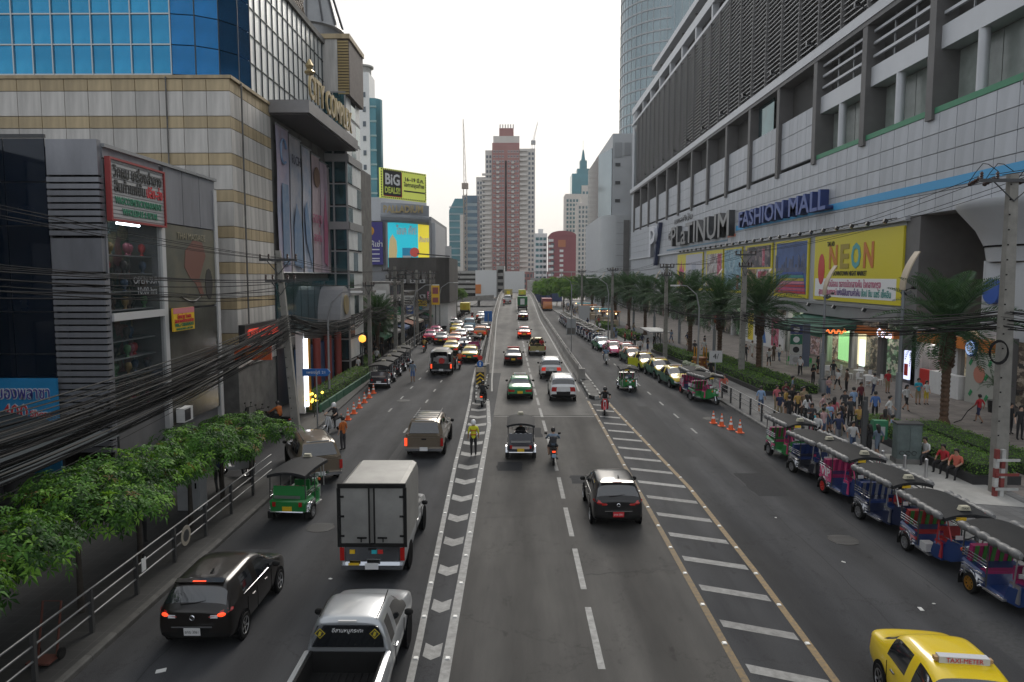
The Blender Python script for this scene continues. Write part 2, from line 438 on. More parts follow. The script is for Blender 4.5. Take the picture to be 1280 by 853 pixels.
# ------------------------------------------------------------------ the ground, roads, pavements
def interp(t, tab):
    if t <= tab[0][0]: return tab[0][1]
    for (a, x), (b, y) in zip(tab, tab[1:]):
        if t <= b: return x + (y-x)*(t-a)/(b-a)
    return tab[-1][1]
def ramp_z(y):
    """Height of the middle carriageway: flat, then the flyover ramp, then its level crest."""
    if y < 60: return 0.0
    if y < 84: return 0.022*(y-60)**2/48
    if y < 172: return 0.264 + 0.022*(y-84)
    if y < 196: return 2.2 + 0.022*(y-172) - 0.022*(y-172)**2/48
    return 2.464
LEFT_T = [(0,-1.45),(40,-1.55),(55,-2.3),(86,-3.0),(120,-3.8),(180,-4.5),(300,-5.5)]
RIGHT_T = [(0,4.75),(50,4.75),(60,4.9),(86,4.6),(120,4.0),(180,4.0),(300,4.0)]
MIDL_T = [(0,1.9),(30,1.72),(60,1.12),(86,0.7),(120,0.05),(180,-0.25),(300,-0.7)]
KERB_L, KERB_R = -9.3, 13.4

struct(MB().box(-900,900,-60,1500,-0.6,-0.05).build('ground', M_ground))
ROAD = struct(MB().box(-14,-1.45,-25,420,-0.05,0.0).build('road_left', M_asph_side))
ROAD_R = struct(MB().box(4.75,13.75,-25,420,-0.05,0.0).build('road_right', M_asph_side))
def strip(fl, fr, y0, y1, fz, step=3.0, mi=0, mb=None):
    mb = mb or MB(); n = max(2, int((y1-y0)/step)); rings = []
    for i in range(n+1):
        y = y0 + (y1-y0)*i/n
        rings.append([(fl(y), y, fz(y)), (fr(y), y, fz(y))])
    return mb.loft(rings, False, False, mi)
fL, fR = lambda y: interp(y, LEFT_T), lambda y: interp(y, RIGHT_T)
ROAD_M = struct(strip(lambda y: -1.45, lambda y: 4.75, -25, 43, lambda y: 0.0, 68).build('road_middle', M_asph_mid))
struct(strip(lambda y: -1.45, lambda y: 4.75, 43, 62, lambda y: 0.0, 19).build('ramp_approach', M_asph_fly))
# side street on the left
struct(MB().box(-40,-14,29.2,37.2,-0.05,0.0).build('side_street', M_asph_side))

# ---- painted markings, each a sheet 4 mm above the road
def mark(name, pts, m, parent, z=0.005):
    return MB().add([(x,y,z) for x,y in pts], [tuple(range(len(pts)))]).build(name, m, parent)
def line(name, pts, w, m, parent, z=0.005, zf=None):
    mb = MB(); L = []
    for i,(x,y) in enumerate(pts):
        a = Vector(pts[max(i-1,0)]); b = Vector(pts[min(i+1,len(pts)-1)]); d = (b-a).normalized(); nrm = Vector((-d.y,d.x))*w/2
        zz = z + (zf(y) if zf else 0)
        L.append([(x+nrm.x,y+nrm.y,zz),(x-nrm.x,y-nrm.y,zz)])
    mb.loft(L, False)
    return mb.build(name, m, parent)
y = 14.9 - 12
while y < 60:
    c = [interp(y,MIDL_T), interp(y+3.0,MIDL_T)]
    mark('lane_dash', [(c[0]-.08,y),(c[0]+.08,y),(c[1]+.08,y+2.9),(c[1]-.08,y+2.9)], M_line, ROAD_M)
    y += 3.95
line('stop_line', [(-1.4,42.6),(4.6,42.6)], 0.18, mat('faint_paint',(0.19,0.188,0.18),0.8), ROAD_M, 0.004)
# left gore: two white border lines and chevrons between them
GL = [(0,-1.95),(14,-2.2),(30,-2.75),(46,-3.1),(60,-3.7),(90,-4.3),(130,-5.0),(200,-5.9)]
line('edge_line', [(interp(y,LEFT_T)-0.05,y) for y in range(0,52,4)], 0.22, M_line, ROAD_M, 0.008)
line('edge_line', [(interp(y,GL),y) for y in range(0,201,8)], 0.16, M_line, ROAD, 0.006)
y = 13.0
while y < 47:
    l, r = interp(y,GL)+0.14, interp(y,LEFT_T)-0.22
    if r - l > 0.2:
        t = 0.50 + (y-13)*0.003; k = min(0.34, (r-l)*0.42); c = (l+r)/2
        mark('chevron_marking', [(l,y),(c,y-k),(r,y),(r,y+t*1.15),(c,y+t*1.15-k),(l,y+t*1.15)], M_line, ROAD, 0.006)
    y += 2.25
# right gore: yellow borders, white slanted bars
GR = [(0,6.1),(14,6.62),(20,6.78),(28,6.85),(36,6.5),(44,6.15),(50,5.95),(70,5.75),(120,5.0),(200,4.7)]
line('edge_line', [(4.75,y) for y in range(0,50,4)], 0.17, M_line_y, ROAD_R, 0.008)
line('edge_line', [(interp(y,GR),y) for y in range(0,50,4)], 0.17, M_line_y, ROAD_R, 0.006)
line('edge_line', [(interp(y,GR),y) for y in range(52,180,8)], 0.15, M_line, ROAD_R, 0.006)
y = 8.0
while y < 47:
    l, r = 4.95, interp(y,GR)-0.15; k = 0.75*(r-l)*0.55
    mark('hatch_bar', [(l,y+k),(r,y),(r,y+0.36),(l,y+k+0.36)], M_line, ROAD_R, 0.006)
    y += 2.0
# dashed lane lines of the side roads
for x0, yr in ((-6.1,(38,150)), (-8.0,(44,80))):
    y = yr[0]
    while y < yr[1]:
        mark('lane_dash', [(x0-.06,y),(x0+.06,y),(x0+.06,y+1.2),(x0-.06,y+1.2)], M_line, ROAD); y += 4.6
for x0, yr in ((9.6,(38,150)), (11.1,(74,150))):
    y = yr[0]
    while y < yr[1]:
        xx = x0 - (y-38)*0.012
        mark('lane_dash', [(xx-.06,y),(xx+.06,y),(xx+.06,y+1.3),(xx-.06,y+1.3)], M_line, ROAD_R); y += 4.2
# reflective studs
stud = MB().prism([(-.06,0),(.06,0),(.04,.025),(-.04,.025)], 'y', -.05, .05).mesh('road_stud', M_stud)
y = 13.2
while y < 50:
    ob('road_stud', stud, ROAD_M, (interp(y,LEFT_T)-0.05,y,0.008))
    ob('road_stud', stud, ROAD, (interp(y,GL),y,0.006))
    ob('road_stud', stud, ROAD_R, (4.75,y+0.7,0.008)); ob('road_stud', stud, ROAD_R, (interp(y,GR),y+0.7,0.006))
    y += 1.95
# resurfaced patches and seams: thin sheets laid on the road, with their own edges
M_patch = [mat('patch_dark',(0.040,0.041,0.044),.85,var=.3,vscale=9,bump=.3,bscale=60,spec=.16), mat('patch_light',(0.066,0.067,0.069),.85,var=.3,vscale=9,bump=.3,bscale=60,spec=.16), mat('tar_seal',(0.034,0.034,0.036),.8,spec=.16)]
def rough_patch(name, x0, x1, y0, y1, m, parent, seed):
    rnd = random.Random(seed); e = lambda v: v+rnd.uniform(-.05,.05); n = 8
    pts = [(e(x0),y0+(y1-y0)*i/n) for i in range(n+1)]+[(e(x1),y1-(y1-y0)*i/n) for i in range(n+1)]
    return mark(name, pts, m, parent, 0.003)
for i,(x0,x1,y0,y1,k,pa) in enumerate(((-8.9,-7.6,21.5,27.5,0,ROAD),(-5.9,-5.2,26.0,44.0,1,ROAD),(9.2,10.4,27.0,30.2,0,ROAD_R),(7.6,8.4,33.0,46.0,1,ROAD_R),(0.1,1.3,37.0,39.4,0,ROAD_M),(2.2,4.3,28.6,29.8,0,ROAD_M),(-0.9,0.2,30.5,32.0,0,ROAD_M),(10.9,12.0,13.5,17.0,1,ROAD_R))): rough_patch('road_patch',x0,x1,y0,y1,M_patch[k],pa,i)
def seam(x, y0, y1, parent, seed):
    rnd = random.Random(seed); pts = []; y = y0; xx = x
    while y < y1: pts.append((xx,y)); y += .7; xx = x+.5*(xx-x)+rnd.uniform(-.05,.05)
    return line('tar_seam', pts, .022, M_patch[2], parent, 0.0035)
seam(-5.55,10,46,ROAD,1); seam(-7.9,12,29,ROAD,2); seam(9.1,12,50,ROAD_R,3); seam(11.3,18,44,ROAD_R,6)
for i,(x0,x1,y) in enumerate(((-1.4,1.2,24.4),(-8.6,-4.0,30.5),(7.2,11.8,25.6),(1.9,4.6,19.6))):
    rnd = random.Random(i+50); line('cross_crack', [(x0+(x1-x0)*k/14,y+rnd.uniform(-.12,.12)+.03*k) for k in range(15)], .014, M_patch[2], (ROAD_M,ROAD,ROAD_R,ROAD_M)[i], 0.0035)
# manhole covers
for i,(x,y,pa_) in enumerate(((10.4,22.4,ROAD_R),(11.4,42.0,ROAD_R),(-6.6,23.4,ROAD),(-7.7,48,ROAD))):
    o = MB().cyl((0,0,0.001),(0,0,0.009),0.46,0.46,24).build('manhole_cover', mat('iron_cover',(0.03,0.03,0.03),0.6,0.4,var=0.4,vscale=8), pa_, loc=(x,y,0))
    for k in range(-3,4): MB().box(-0.36,0.36,k*0.11-.02,k*0.11+.02,0.009,0.014).build('cover_rib', M_dgrey, o)
litter = mat('paper_litter', (0.6,0.6,0.58), 0.8)
for i,(x,y,s) in enumerate(((10.2,17.6,.10),(9.6,20.6,.07),(10.7,17.9,.05),(9.0,24.5,.06),(-5.2,19.3,.07),(-7.6,14.6,.13))):
    o = MB().obox((0,0,0.012),(s,s*1.6,0.012),(0.1,0.05,i)).build('litter_scrap', litter, loc=(x,y,0))
    tag(o, ['crumpled white paper scrap on the right road nearest the yellow taxi','small white scrap on the right road beside the third tuk-tuk','tiny white scrap on the right road near the blue tuk-tuk','small white scrap mid road below the row of tuk-tuks','tiny white scrap behind the box truck','flat white scrap lying by the left kerb'][i],'litter')

# ---- pavements with kerb stones
KR_T = [(-25,13.6),(50,13.6),(60,13.0),(72,12.0),(82,11.2),(120,9.4),(180,8.6),(420,8.0)]
KL_T = [(37,-10.9),(55,-11.6),(80,-12.0),(120,-12.4),(420,-12.8)]
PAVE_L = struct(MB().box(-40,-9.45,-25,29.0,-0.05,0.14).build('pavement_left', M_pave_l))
def slab(tab, s, far, y0, y1, z, m, nm):
    ys = [y0+(y1-y0)*i/60 for i in range(61)]; e = [(interp(y,tab)+s*0.15,y) for y in ys]
    mb = MB(); rings = [[(x,y,z),(far,y,z)] for x,y in e]
    return struct(fix_n(mb.loft(rings, False).build(nm, m)))
def fix_n(o):
    fix_normals(o.data)
    return o
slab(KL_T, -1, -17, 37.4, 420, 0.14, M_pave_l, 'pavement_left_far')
PAVE_R = slab(KR_T, 1, 19.0, -25, 420, 0.14, M_pave_w, 'pavement_right')
PLAZA = struct(MB().box(19.0,60,-25,420,-0.05,0.146).build('plaza', M_pave_r))
M_kerb = mat('kerb_stone', (0.24,0.235,0.225), 0.85, var=0.45, vscale=2.5, bump=0.3)
M_kerb_d = mat('kerb_stone_dark', (0.085,0.083,0.079), 0.85, var=0.45, vscale=2.5, bump=0.3)  # same stone as the right kerb with a darker base colour
def kerb(tab, sg, ms, pa, yr, far):
    """Kerb stones one by one near the camera, one long kerb beyond."""
    ks = MB().prism([(0.0,-0.04),(-sg*0.15,-0.04),(-sg*0.15,0.145),(-sg*0.03,0.145),(0.0,0.11)], 'y', -0.495, 0.495).mesh('kerb_stone', ms)
    fix_normals(ks)
    for y in range(*yr):
        a = math.atan2(interp(y,tab)-interp(y+1,tab), 1.0)
        ob('kerb_stone', ks, pa, (interp(y+0.5,tab),y+0.5,0), a)
    rings = []
    for i in range(31):
        y = yr[1]+(far-yr[1])*i/30; x = interp(y,tab); rings.append([(x,y,-0.04),(x,y,0.145),(x-sg*0.15,y,0.145),(x-sg*0.15,y,-0.04)])
    struct(fix_n(MB().loft(rings,True,True).build('kerb', ms)))
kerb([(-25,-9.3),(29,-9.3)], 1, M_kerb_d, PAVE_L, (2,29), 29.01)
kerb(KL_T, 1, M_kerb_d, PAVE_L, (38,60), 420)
kerb(KR_T, -1, M_kerb, PAVE_R, (2,62), 420)
# pale concrete apron in the walkway beside the bollards
MB().add([(15.3,26.0,0.151),(18.4,25.2,0.151),(18.6,28.6,0.151),(17.3,33.0,0.151),(16.1,33.2,0.151)],[(0,1,2,3,4)]).build('cement_patch', M_conc_l, PAVE_R)

# ------------------------------------------------------------------ flyover
FLY = thing('flyover', 'long concrete flyover ramp rising down the middle of the avenue', 'flyover', (0,0,0))
strip(fL, fR, 62, 300, ramp_z, 4).build('deck', M_asph_fly, FLY)
line('edge_line', [(interp(y,LEFT_T)+0.28,y) for y in range(52,232,6)], 0.13, M_line, FLY, 0.008, ramp_z)
line('edge_line', [(interp(y,RIGHT_T)-0.3,y) for y in range(52,232,6)], 0.13, M_line, FLY, 0.008, ramp_z)
y = 62.4
while y < 190:
    c = [interp(y,MIDL_T), interp(y+3.0,MIDL_T)]; z = [ramp_z(y)+.012, ramp_z(y+2.9)+.012]
    MB().add([(c[0]-.08,y,z[0]),(c[0]+.08,y,z[0]),(c[1]+.08,y+2.9,z[1]),(c[1]-.08,y+2.9,z[1])],[(0,1,2,3)]).build('lane_dash', M_line, FLY)
    y += 3.95
def barrier(tab, s, y0, y1):
    mb = MB(); rings = []; n = int((y1-y0)/3)
    for i in range(n+1):
        y = y0+(y1-y0)*i/n; x = interp(y,tab); z = ramp_z(y); h = 0.85*min(1,(y-y0)/3+0.75); b = -0.05
        rings.append([(x,y,b),(x+s*0.02,y,z+0.02),(x+s*0.16,y,z+0.28),(x+s*0.18,y,z+h),(x+s*0.42,y,z+h),(x+s*0.44,y,z+0.2),(x+s*0.46,y,b)])
    mb.loft(rings, True, True)
    o = mb.build('barrier', M_conc, FLY); fix_normals(o.data)
    rail = MB().tube([(interp(y0+(y1-y0)*i/30,tab)+s*0.3, y0+(y1-y0)*i/30, ramp_z(y0+(y1-y0)*i/30)+1.02) for i in range(31)], 0.045, 6)
    for i in range(0,60):
        y = y0+(y1-y0)*i/60; rail.cyl((interp(y,tab)+s*0.3,y,ramp_z(y)+0.8),(interp(y,tab)+s*0.3,y,ramp_z(y)+1.02),0.03,0.03,5)
    rail.build('hand_rail', M_dgrey, FLY)
    return o
barrier(LEFT_T, -1, 60, 300)
barrier(RIGHT_T, 1, 57, 300)
MB().obox((5.12,57.0,0.5),(0.5,0.5,1.1)).build('end_post', M_conc, FLY)
MB().obox((-2.62,60.0,0.5),(0.5,0.5,1.1)).build('end_post', M_conc, FLY)
for y in (205,225,245): MB().box(-5,3.8,y,y+1.5,-0.05,2.0).build('pier', M_conc_d, FLY)
# kerbed noses in front of the barriers, black and white kerb blocks on the right one
def nose(label, pts, m):
    t = thing('traffic_island', label, 'traffic island', (pts[0][0],pts[0][1],0))
    q = [(x-pts[0][0], y-pts[0][1]) for x,y in pts]
    fix_normals(MB().prism(q, 'z', -0.02, 0.2).build('core', m, t).data)
    k = 0
    wm, bm_ = mat('kerb_white',(0.42,0.42,0.40),0.8,var=0.4,vscale=4), mat('kerb_black',(0.035,0.035,0.035),0.8)
    for (a,b) in zip(q, q[1:]+q[:1]):
        a, b = Vector(a), Vector(b); L = (b-a).length; n = max(1, int(L/0.75)); d = (b-a)/n; ang = math.atan2(d.y,d.x)
        for i in range(n):
            c = a + d*(i+0.5); k += 1
            MB().obox((c.x,c.y,0.115),(d.length-0.02,0.12,0.23),(0,0,ang)).build('kerb_block', wm if k % 2 else bm_, t)
    return t
nose('narrow kerbed island with black and white blocks before the right flyover barrier', [(5.25,48.6),(5.75,48.9),(5.75,56.6),(5.0,56.6),(4.98,49.2)], M_conc_d)
nose('kerbed island carrying the road signs before the left flyover barrier', [(-2.75,47.2),(-2.35,47.2),(-2.5,59.6),(-3.4,59.6)], M_conc_d)
# side parapet wall along the foot of the ramp towards the left road
line_w = MB()
rings = []
for i in range(25):
    y = 60+i*5; x = interp(y,LEFT_T)-0.95; rings.append([(x-.09,y,-0.02),(x-.09,y,0.62),(x+.09,y,0.62),(x+.09,y,-0.02)])
o = MB().loft(rings, True, True).build('parapet_wall', M_conc_d); fix_normals(o.data)
tag(o, 'low stained concrete wall along the left foot of the flyover', 'wall')
# branch ramp that leaves the crest to the left
br = thing('branch_ramp', 'low concrete branch ramp curving off the flyover crest to the left', 'flyover', (-6,196,0))
mb = MB(); rings = []
for i in range(13):
    t = i/12; x = -0.5 - 17*t; y = 2 - 9*t*t; z = 2.45 - 1.0*t
    rings.append([(x,y-0.2,z-0.55),(x,y-0.2,z+0.75),(x,y,z+0.75),(x,y,z),(x+0.5,y+7,z),(x+0.5,y+7,z-0.55)])
fix_normals(mb.loft(rings, True, True).build('deck', M_conc, br).data)
for i in (3,6,9,12):
    t = i/12; MB().box(-0.8-17*t,-0.2-17*t,3-9*t*t,5-9*t*t,-0.05,1.9-1.0*t).build('pier', M_conc_d, br)
# ------------------------------------------------------------------ left side: mall with striped cladding and blue glass
M_cl_w = mat('cladding_white', (0.60,0.575,0.54), 0.6, var=0.42, vscale=0.9, stretch=(2.2,2.2,0.25))
M_cl_b = mat('cladding_beige', (0.49,0.385,0.23), 0.6, var=0.38, vscale=0.9, stretch=(2.2,2.2,0.25))
M_pane_b = mat('blue_mirror_pane', (0.045,0.27,0.46), 0.10, 0.85, var=0.3, vscale=0.5, c2=(0.03,0.18,0.34))
M_pane_d = mat('dark_reflection_pane', (0.024,0.16,0.37), 0.10, 0.8, var=0.3, vscale=0.8)  # deeper blue stands in for the darker reflection on the curved corner
M_pane_s = mat('sky_reflection_pane', (0.86,0.88,0.87), 0.42, 0.45, var=0.14, vscale=0.6)  # pale base colour stands in for bright sky mirrored in the glass
M_pane_t = mat('teal_pane', (0.05,0.14,0.16), 0.08, 0.75, var=0.4, vscale=0.6)
M_mull = mat('silver_mullion', (0.42,0.44,0.45), 0.35, 0.7)
M_mull_d = mat('dark_mullion', (0.04,0.05,0.055), 0.5, 0.3)
CC = thing('shopping_complex', 'big left shopping complex with blue glass over beige striped cladding', 'building', (-15,38.4,0))
def wpart(mb, name, m, parent, smooth=None):
    """Mesh given in world coordinates, parented to a thing that stands at parent.location."""
    off = parent.location
    p = parent.parent
    while p is not None: off = off + p.location; p = p.parent
    mb.v = [(x-off[0], y-off[1], z-off[2]) for x,y,z in mb.v]
    return mb.build(name, m, parent, smooth)
wpart(MB().box(-60,-15.08,38.48,75,0,18.66), 'wall', M_conc_d, CC)
wpart(MB().box(-60,-18.0,38.56,62.8,18.66,26.2).box(-18.0,-15.12,41.5,62.8,18.66,26.2), 'upper_core', M_dark, CC)
# striped cladding panels
bands = []; z = 18.62
while z > 5.0:
    bands.append((z-0.62, z, M_cl_b)); bands.append((z-1.9, z-0.62, M_cl_w)); z -= 1.9
pm = {}
def panel_mesh(w, h, m, axis, t=0.06, name='cladding_panel'):
    k = (round(w,3), round(h,3), m.name, axis, t)
    if k not in pm:
        b = MB(); e = 0.012
        if axis == 'y': b.add([(-w/2,0,-h/2),(w/2,0,-h/2),(w/2,0,h/2),(-w/2,0,h/2),(-w/2+e,-t,-h/2+e),(w/2-e,-t,-h/2+e),(w/2-e,-t,h/2-e),(-w/2+e,-t,h/2-e)],
                              [(4,5,6,7),(0,1,5,4),(1,2,6,5),(2,3,7,6),(3,0,4,7)])
        else: b.add([(0,-w/2,-h/2),(0,w/2,-h/2),(0,w/2,h/2),(0,-w/2,h/2),(t,-w/2+e,-h/2+e),(t,w/2-e,-h/2+e),(t,w/2-e,h/2-e),(t,-w/2+e,h/2-e)],
                    [(4,5,6,7),(0,1,5,4),(1,2,6,5),(2,3,7,6),(3,0,4,7)])
        pm[k] = b.mesh(name, m)
    return pm[k]
L0 = CC.location
for z0, z1, m in bands:
    for i in range(13):
        x = -15.0 - 1.24*(i+0.5)
        ob('cladding_panel', panel_mesh(1.225, z1-z0-0.015, m, 'y'), CC, Vector((x,38.48,(z0+z1)/2))-L0)
    for i in range(5):
        y = 38.44 + 1.24*(i+0.5)
        ob('cladding_panel', panel_mesh(1.225, z1-z0-0.015, m, 'x'), CC, Vector((-15.08,y,(z0+z1)/2))-L0)
wpart(MB().box(-31,-14.92,38.36,38.5,18.63,18.8).box(-15.1,-14.9,38.4,62,18.63,18.8), 'ledge', M_cl_b, CC)
wpart(MB().cyl((-18.3,38.33,5),(-18.3,38.33,18.7),0.04).cyl((-14.88,39.7,5),(-14.88,39.7,18.7),0.05), 'drain_pipe', M_conc_d, CC)
# blue glass, pane by pane
ROWS = [(18.85,20.36),(20.36,21.9),(21.9,23.4),(23.4,24.9),(24.9,26.2)]
for r,(z0,z1) in enumerate(ROWS):
    for i in range(13):
        x = -18.0 - 1.03*(i+0.5)
        ob('glass_pane', panel_mesh(1.0, z1-z0-0.03, M_pane_b, 'y', 0.03, 'glass_pane'), CC, Vector((x,38.52,(z0+z1)/2))-L0)
    for k in range(4):
        a0, a1 = math.pi*1.5 + k*math.pi/8, math.pi*1.5 + (k+1)*math.pi/8; am = (a0+a1)/2; w = 2*3.0*math.sin(math.pi/16)
        ob('glass_pane', panel_mesh(w-0.03, z1-z0-0.03, M_pane_d, 'y', 0.03, 'glass_pane'), CC,
           Vector((-18+2.93*math.cos(am),41.5+2.93*math.sin(am),(z0+z1)/2))-L0, am+math.pi/2)
    for i in range(15 if r < 5 else 0):
        y = 41.5 + 1.03*(i+0.5)
        ob('glass_pane', panel_mesh(1.0, z1-z0-0.03, M_pane_s, 'x', 0.03, 'glass_pane'), CC, Vector((-15.12,y,(z0+z1)/2))-L0)
    for i in range(6):
        y = 56.95 + 0.97*(i+0.5)
        ob('glass_pane', panel_mesh(0.94, z1-z0-0.03, M_pane_t, 'x', 0.03, 'glass_pane'), CC, Vector((-15.12,y,(z0+z1)/2))-L0)
mb = MB()
for i in range(14): mb.box(-18-1.03*i-.03,-18-1.03*i+.03,38.40,38.56,18.8,26.2)
for z0,z1 in ROWS: mb.box(-31.4,-18,38.42,38.56,z0-.035,z0+.035)
wpart(mb, 'mullion', M_mull, CC)
mb = MB()
for i in range(1,21): mb.box(-15.1,-15.03,41.5+1.03*i-.02,41.5+1.03*i+.02,18.8,26.2)
for z0,z1 in ROWS: mb.box(-15.1,-15.04,41.5,62.8,z0-.03,z0+.03)
for k in range(5):
    a = math.pi*1.5+k*math.pi/8; x, y = -18+3.0*math.cos(a), 41.5+3.0*math.sin(a); mb.box(x-.03,x+.03,y-.03,y+.03,18.8,26.2)
wpart(mb, 'mullion', M_mull_d, CC)
wpart(MB().box(-60,-14.9,41.3,63,26.2,26.6).box(-60,-18.0,38.3,41.3,26.2,26.6), 'roof', M_conc_d, CC)
# entrance canopy high on the side wall, with the letters on its front edge
wpart(MB().box(-15.0,-12.55,44.3,57.6,18.2,18.95), 'canopy', mat('canopy_grey',(0.26,0.25,0.25),0.5,0.2,var=0.2,vscale=0.8), CC)
wpart(MB().box(-15.0,-12.7,44.45,57.5,18.1,18.2), 'canopy_soffit', mat('soffit_dark',(0.07,0.065,0.065),0.6), CC)
tm = text_mesh('CITY COMPLEX', 2.15, 0.12, M_gold, bold=0.02, width=11.2)
ob('lettering', tm, CC, Vector((-12.65,50.3,19.85))-L0, FACE_E)
wpart(MB().lathe([(0.25,0),(0.34,0.12),(0.14,0.3),(0.26,0.5),(0.05,0.9)],(-12.75,45.3,20.7),8), 'crown_emblem', M_gold, CC)
# big vertical banners
M_ban = [mat('banner_a',(0.55,0.42,0.50),0.7,var=0.5,vscale=0.35,c2=(0.30,0.34,0.46)), mat('banner_b',(0.58,0.54,0.55),0.7,var=0.5,vscale=0.4,c2=(0.26,0.32,0.42)),
         mat('banner_c',(0.56,0.52,0.54),0.7,var=0.5,vscale=0.45,c2=(0.22,0.31,0.44)), mat('banner_d',(0.58,0.48,0.50),0.7,var=0.5,vscale=0.4,c2=(0.40,0.30,0.33)),
         mat('banner_e',(0.55,0.45,0.50),0.7,var=0.5,vscale=0.4,c2=(0.36,0.26,0.34)), mat('banner_f',(0.42,0.36,0.36),0.7,var=0.5,vscale=0.4,c2=(0.2,0.16,0.16))]
M_bblue = mat('banner_figure_blue',(0.10,0.20,0.36),0.7,var=0.5,vscale=1.2,c2=(0.25,0.32,0.42))
M_bpink = mat('banner_figure_pink',(0.50,0.16,0.25),0.7); M_bdark = mat('banner_figure_dark',(0.10,0.11,0.15),0.7,var=0.5,vscale=1)
y = 44.9
bl = ['pink grey wall banner with a ring shape and blue figure, nearest','pale wall banner lettered RICH with a blue figure','pale wall banner with a dark blue slanting figure','wall banner with a brown roundel and red Thai lettering','pink speckled wall banner second from the far end','far end narrow wall banner with brown patch']
for i, w in enumerate((2.5,2.7,2.4,2.3,2.0,1.7)):
    t = thing('wall_banner', bl[i], 'banner', (-14.95,y+w/2,8.6), 0, 'tall fabric banners hung on the striped mall')
    top, bot = 9.1-0.18*i, 0.0
    MB().sheet(lambda u,v: (0.12+0.035*math.sin(u*9+i)+0.02*math.sin(v*11),(u-0.5)*(w-0.14),bot+(top-bot)*v), 8, 10).build('banner_cloth', M_ban[i], t, 60)
    MB().cyl((0.14,-w/2+.05,top),(0.14,w/2-.05,top),0.05,n=6).cyl((0.14,-w/2+.05,bot),(0.14,w/2-.05,bot),0.05,n=6).build('banner_rod', M_grey, t)
    X = 0.205
    if i == 0:
        ring = [(X,0.55*math.cos(a),7.6+0.75*math.sin(a)) for a in [math.pi*0.1+k*math.pi*1.6/14 for k in range(15)]]
        MB().tube(ring,0.07,5).build('printed_ring', M_bblue, t)
        MB().box(X-.01,X+.01,-0.5,0.75,0.5,5.6).build('printed_figure', M_bblue, t)
    elif i == 1:
        lettering('RICH', 0.85, M_bdark, t, (X,0,7.4), FACE_E)
        MB().prism([(-0.9,0.5),(1.0,0.3),(0.8,3.4),(-0.2,4.6),(-0.8,3.0)],'x',X-.01,X+.01).build('printed_figure', M_bblue, t)
    elif i == 2: MB().prism([(-0.9,4.4),(-0.3,5.0),(0.8,1.2),(0.6,0.4),(-0.6,2.2)],'x',X-.01,X+.01).build('printed_figure', M_bblue, t)
    elif i == 3:
        lettering('ลดสูง', 1.1, M_bpink, t, (X,0,4.0), FACE_E); lettering('สุดคุ้ม', 0.9, M_bpink, t, (X,0,2.6), FACE_E)
        MB().cyl((X-.01,0,7.0),(X+.01,0,7.0),0.75,n=20).build('printed_roundel', mat('roundel_brown',(0.2,0.12,0.08),0.7), t)
    else: MB().prism([(-0.5,0.8),(0.4,0.5),(0.6,3.5),(0.0,6.2),(-0.4,4.0)],'x',X-.01,X+.01).build('printed_figure', M_bdark if i == 5 else M_bpink, t)
    y += w
# glass corner turret with louvred block and dome over it
TU = thing('corner_turret', 'teal glass corner turret with gold louvres and metal dome', 'building', (-15.5,57.2,0))
wpart(MB().box(-19,-13.45,57.35,62.3,0,22.4), 'core', M_dark, TU)
mb = MB()
for zz in [1.7+1.75*i for i in range(12)]:
    for i in range(2): ob('glass_pane', panel_mesh(0.95,1.6,M_pane_t,'y',0.04,'glass_pane'), TU, Vector((-15.1+1.0*i+0.2,57.33,zz+0.85))-TU.location)
    for i in range(3): ob('glass_pane', panel_mesh(1.6,1.6,M_pane_s if (i+int(zz))%3 else M_pane_t,'x',0.04,'glass_pane'), TU, Vector((-13.43,57.5+1.62*(i+0.5),zz+0.85))-TU.location)
for zz in [1.6+1.75*i for i in range(13)]: mb.box(-15.6,-13.36,57.24,57.4,zz-.05,zz+.05).box(-13.46,-13.36,57.3,62.35,zz-.05,zz+.05)
for zz in (7.1,12.35,17.6): mb.box(-15.8,-13.25,57.15,57.4,zz-.3,zz+.3).box(-13.46,-13.25,57.2,62.4,zz-.3,zz+.3)
for x in (-15.5,-14.45,-13.42): mb.box(x-.06,x+.06,57.22,57.4,1,22.4)
wpart(mb, 'mullion', mat('turret_frame',(0.30,0.30,0.30),0.5,0.4), TU)
wpart(MB().box(-19.5,-13.95,57.3,62.4,22.4,26.7), 'penthouse', M_cl_w, TU)
wpart(MB().box(-13.95,-13.05,57.35,62.4,22.4,26.6), 'louvre_block', mat('brown_grating',(0.13,0.105,0.095),0.7,var=0.4,vscale=3), TU)
sl = MB().box(-0.42,0.42,-0.09,0.0,-0.05,0.09).mesh('louvre_slat', mat('gold_slat',(0.36,0.27,0.12),0.45,0.3))
for i in range(19): ob('louvre_slat', sl, TU, Vector((-13.5,57.35,22.5+0.215*i))-TU.location)
wpart(MB().box(-19.6,-12.95,57.15,57.35,26.6,26.95).box(-13.15,-12.95,57.35,62.5,26.6,26.95), 'cornice', M_cl_b, TU)
mb = MB().lathe([(2.75,0),(2.75,0.5),(2.6,0.55),(2.6,1.3),(2.85,1.4),(2.75,1.6),(2.15,3.6),(1.5,5.6),(0.9,7.4)],(-17.0,60.4,26.7),28)
wpart(mb, 'dome', mat('zinc_dome',(0.30,0.305,0.31),0.4,0.5,var=0.2,vscale=0.7), TU, 40)
for k in range(14):
    a = 2*math.pi*k/14
    wpart(MB().tube([(-17.0+r*math.cos(a),60.4+r*math.sin(a),26.7+z) for r,z in ((2.8,1.6),(2.2,3.6),(1.55,5.6),(.95,7.4))],0.07,4), 'dome_rib', mat('zinc_rib',(0.10,0.10,0.105),0.5,0.4), TU)
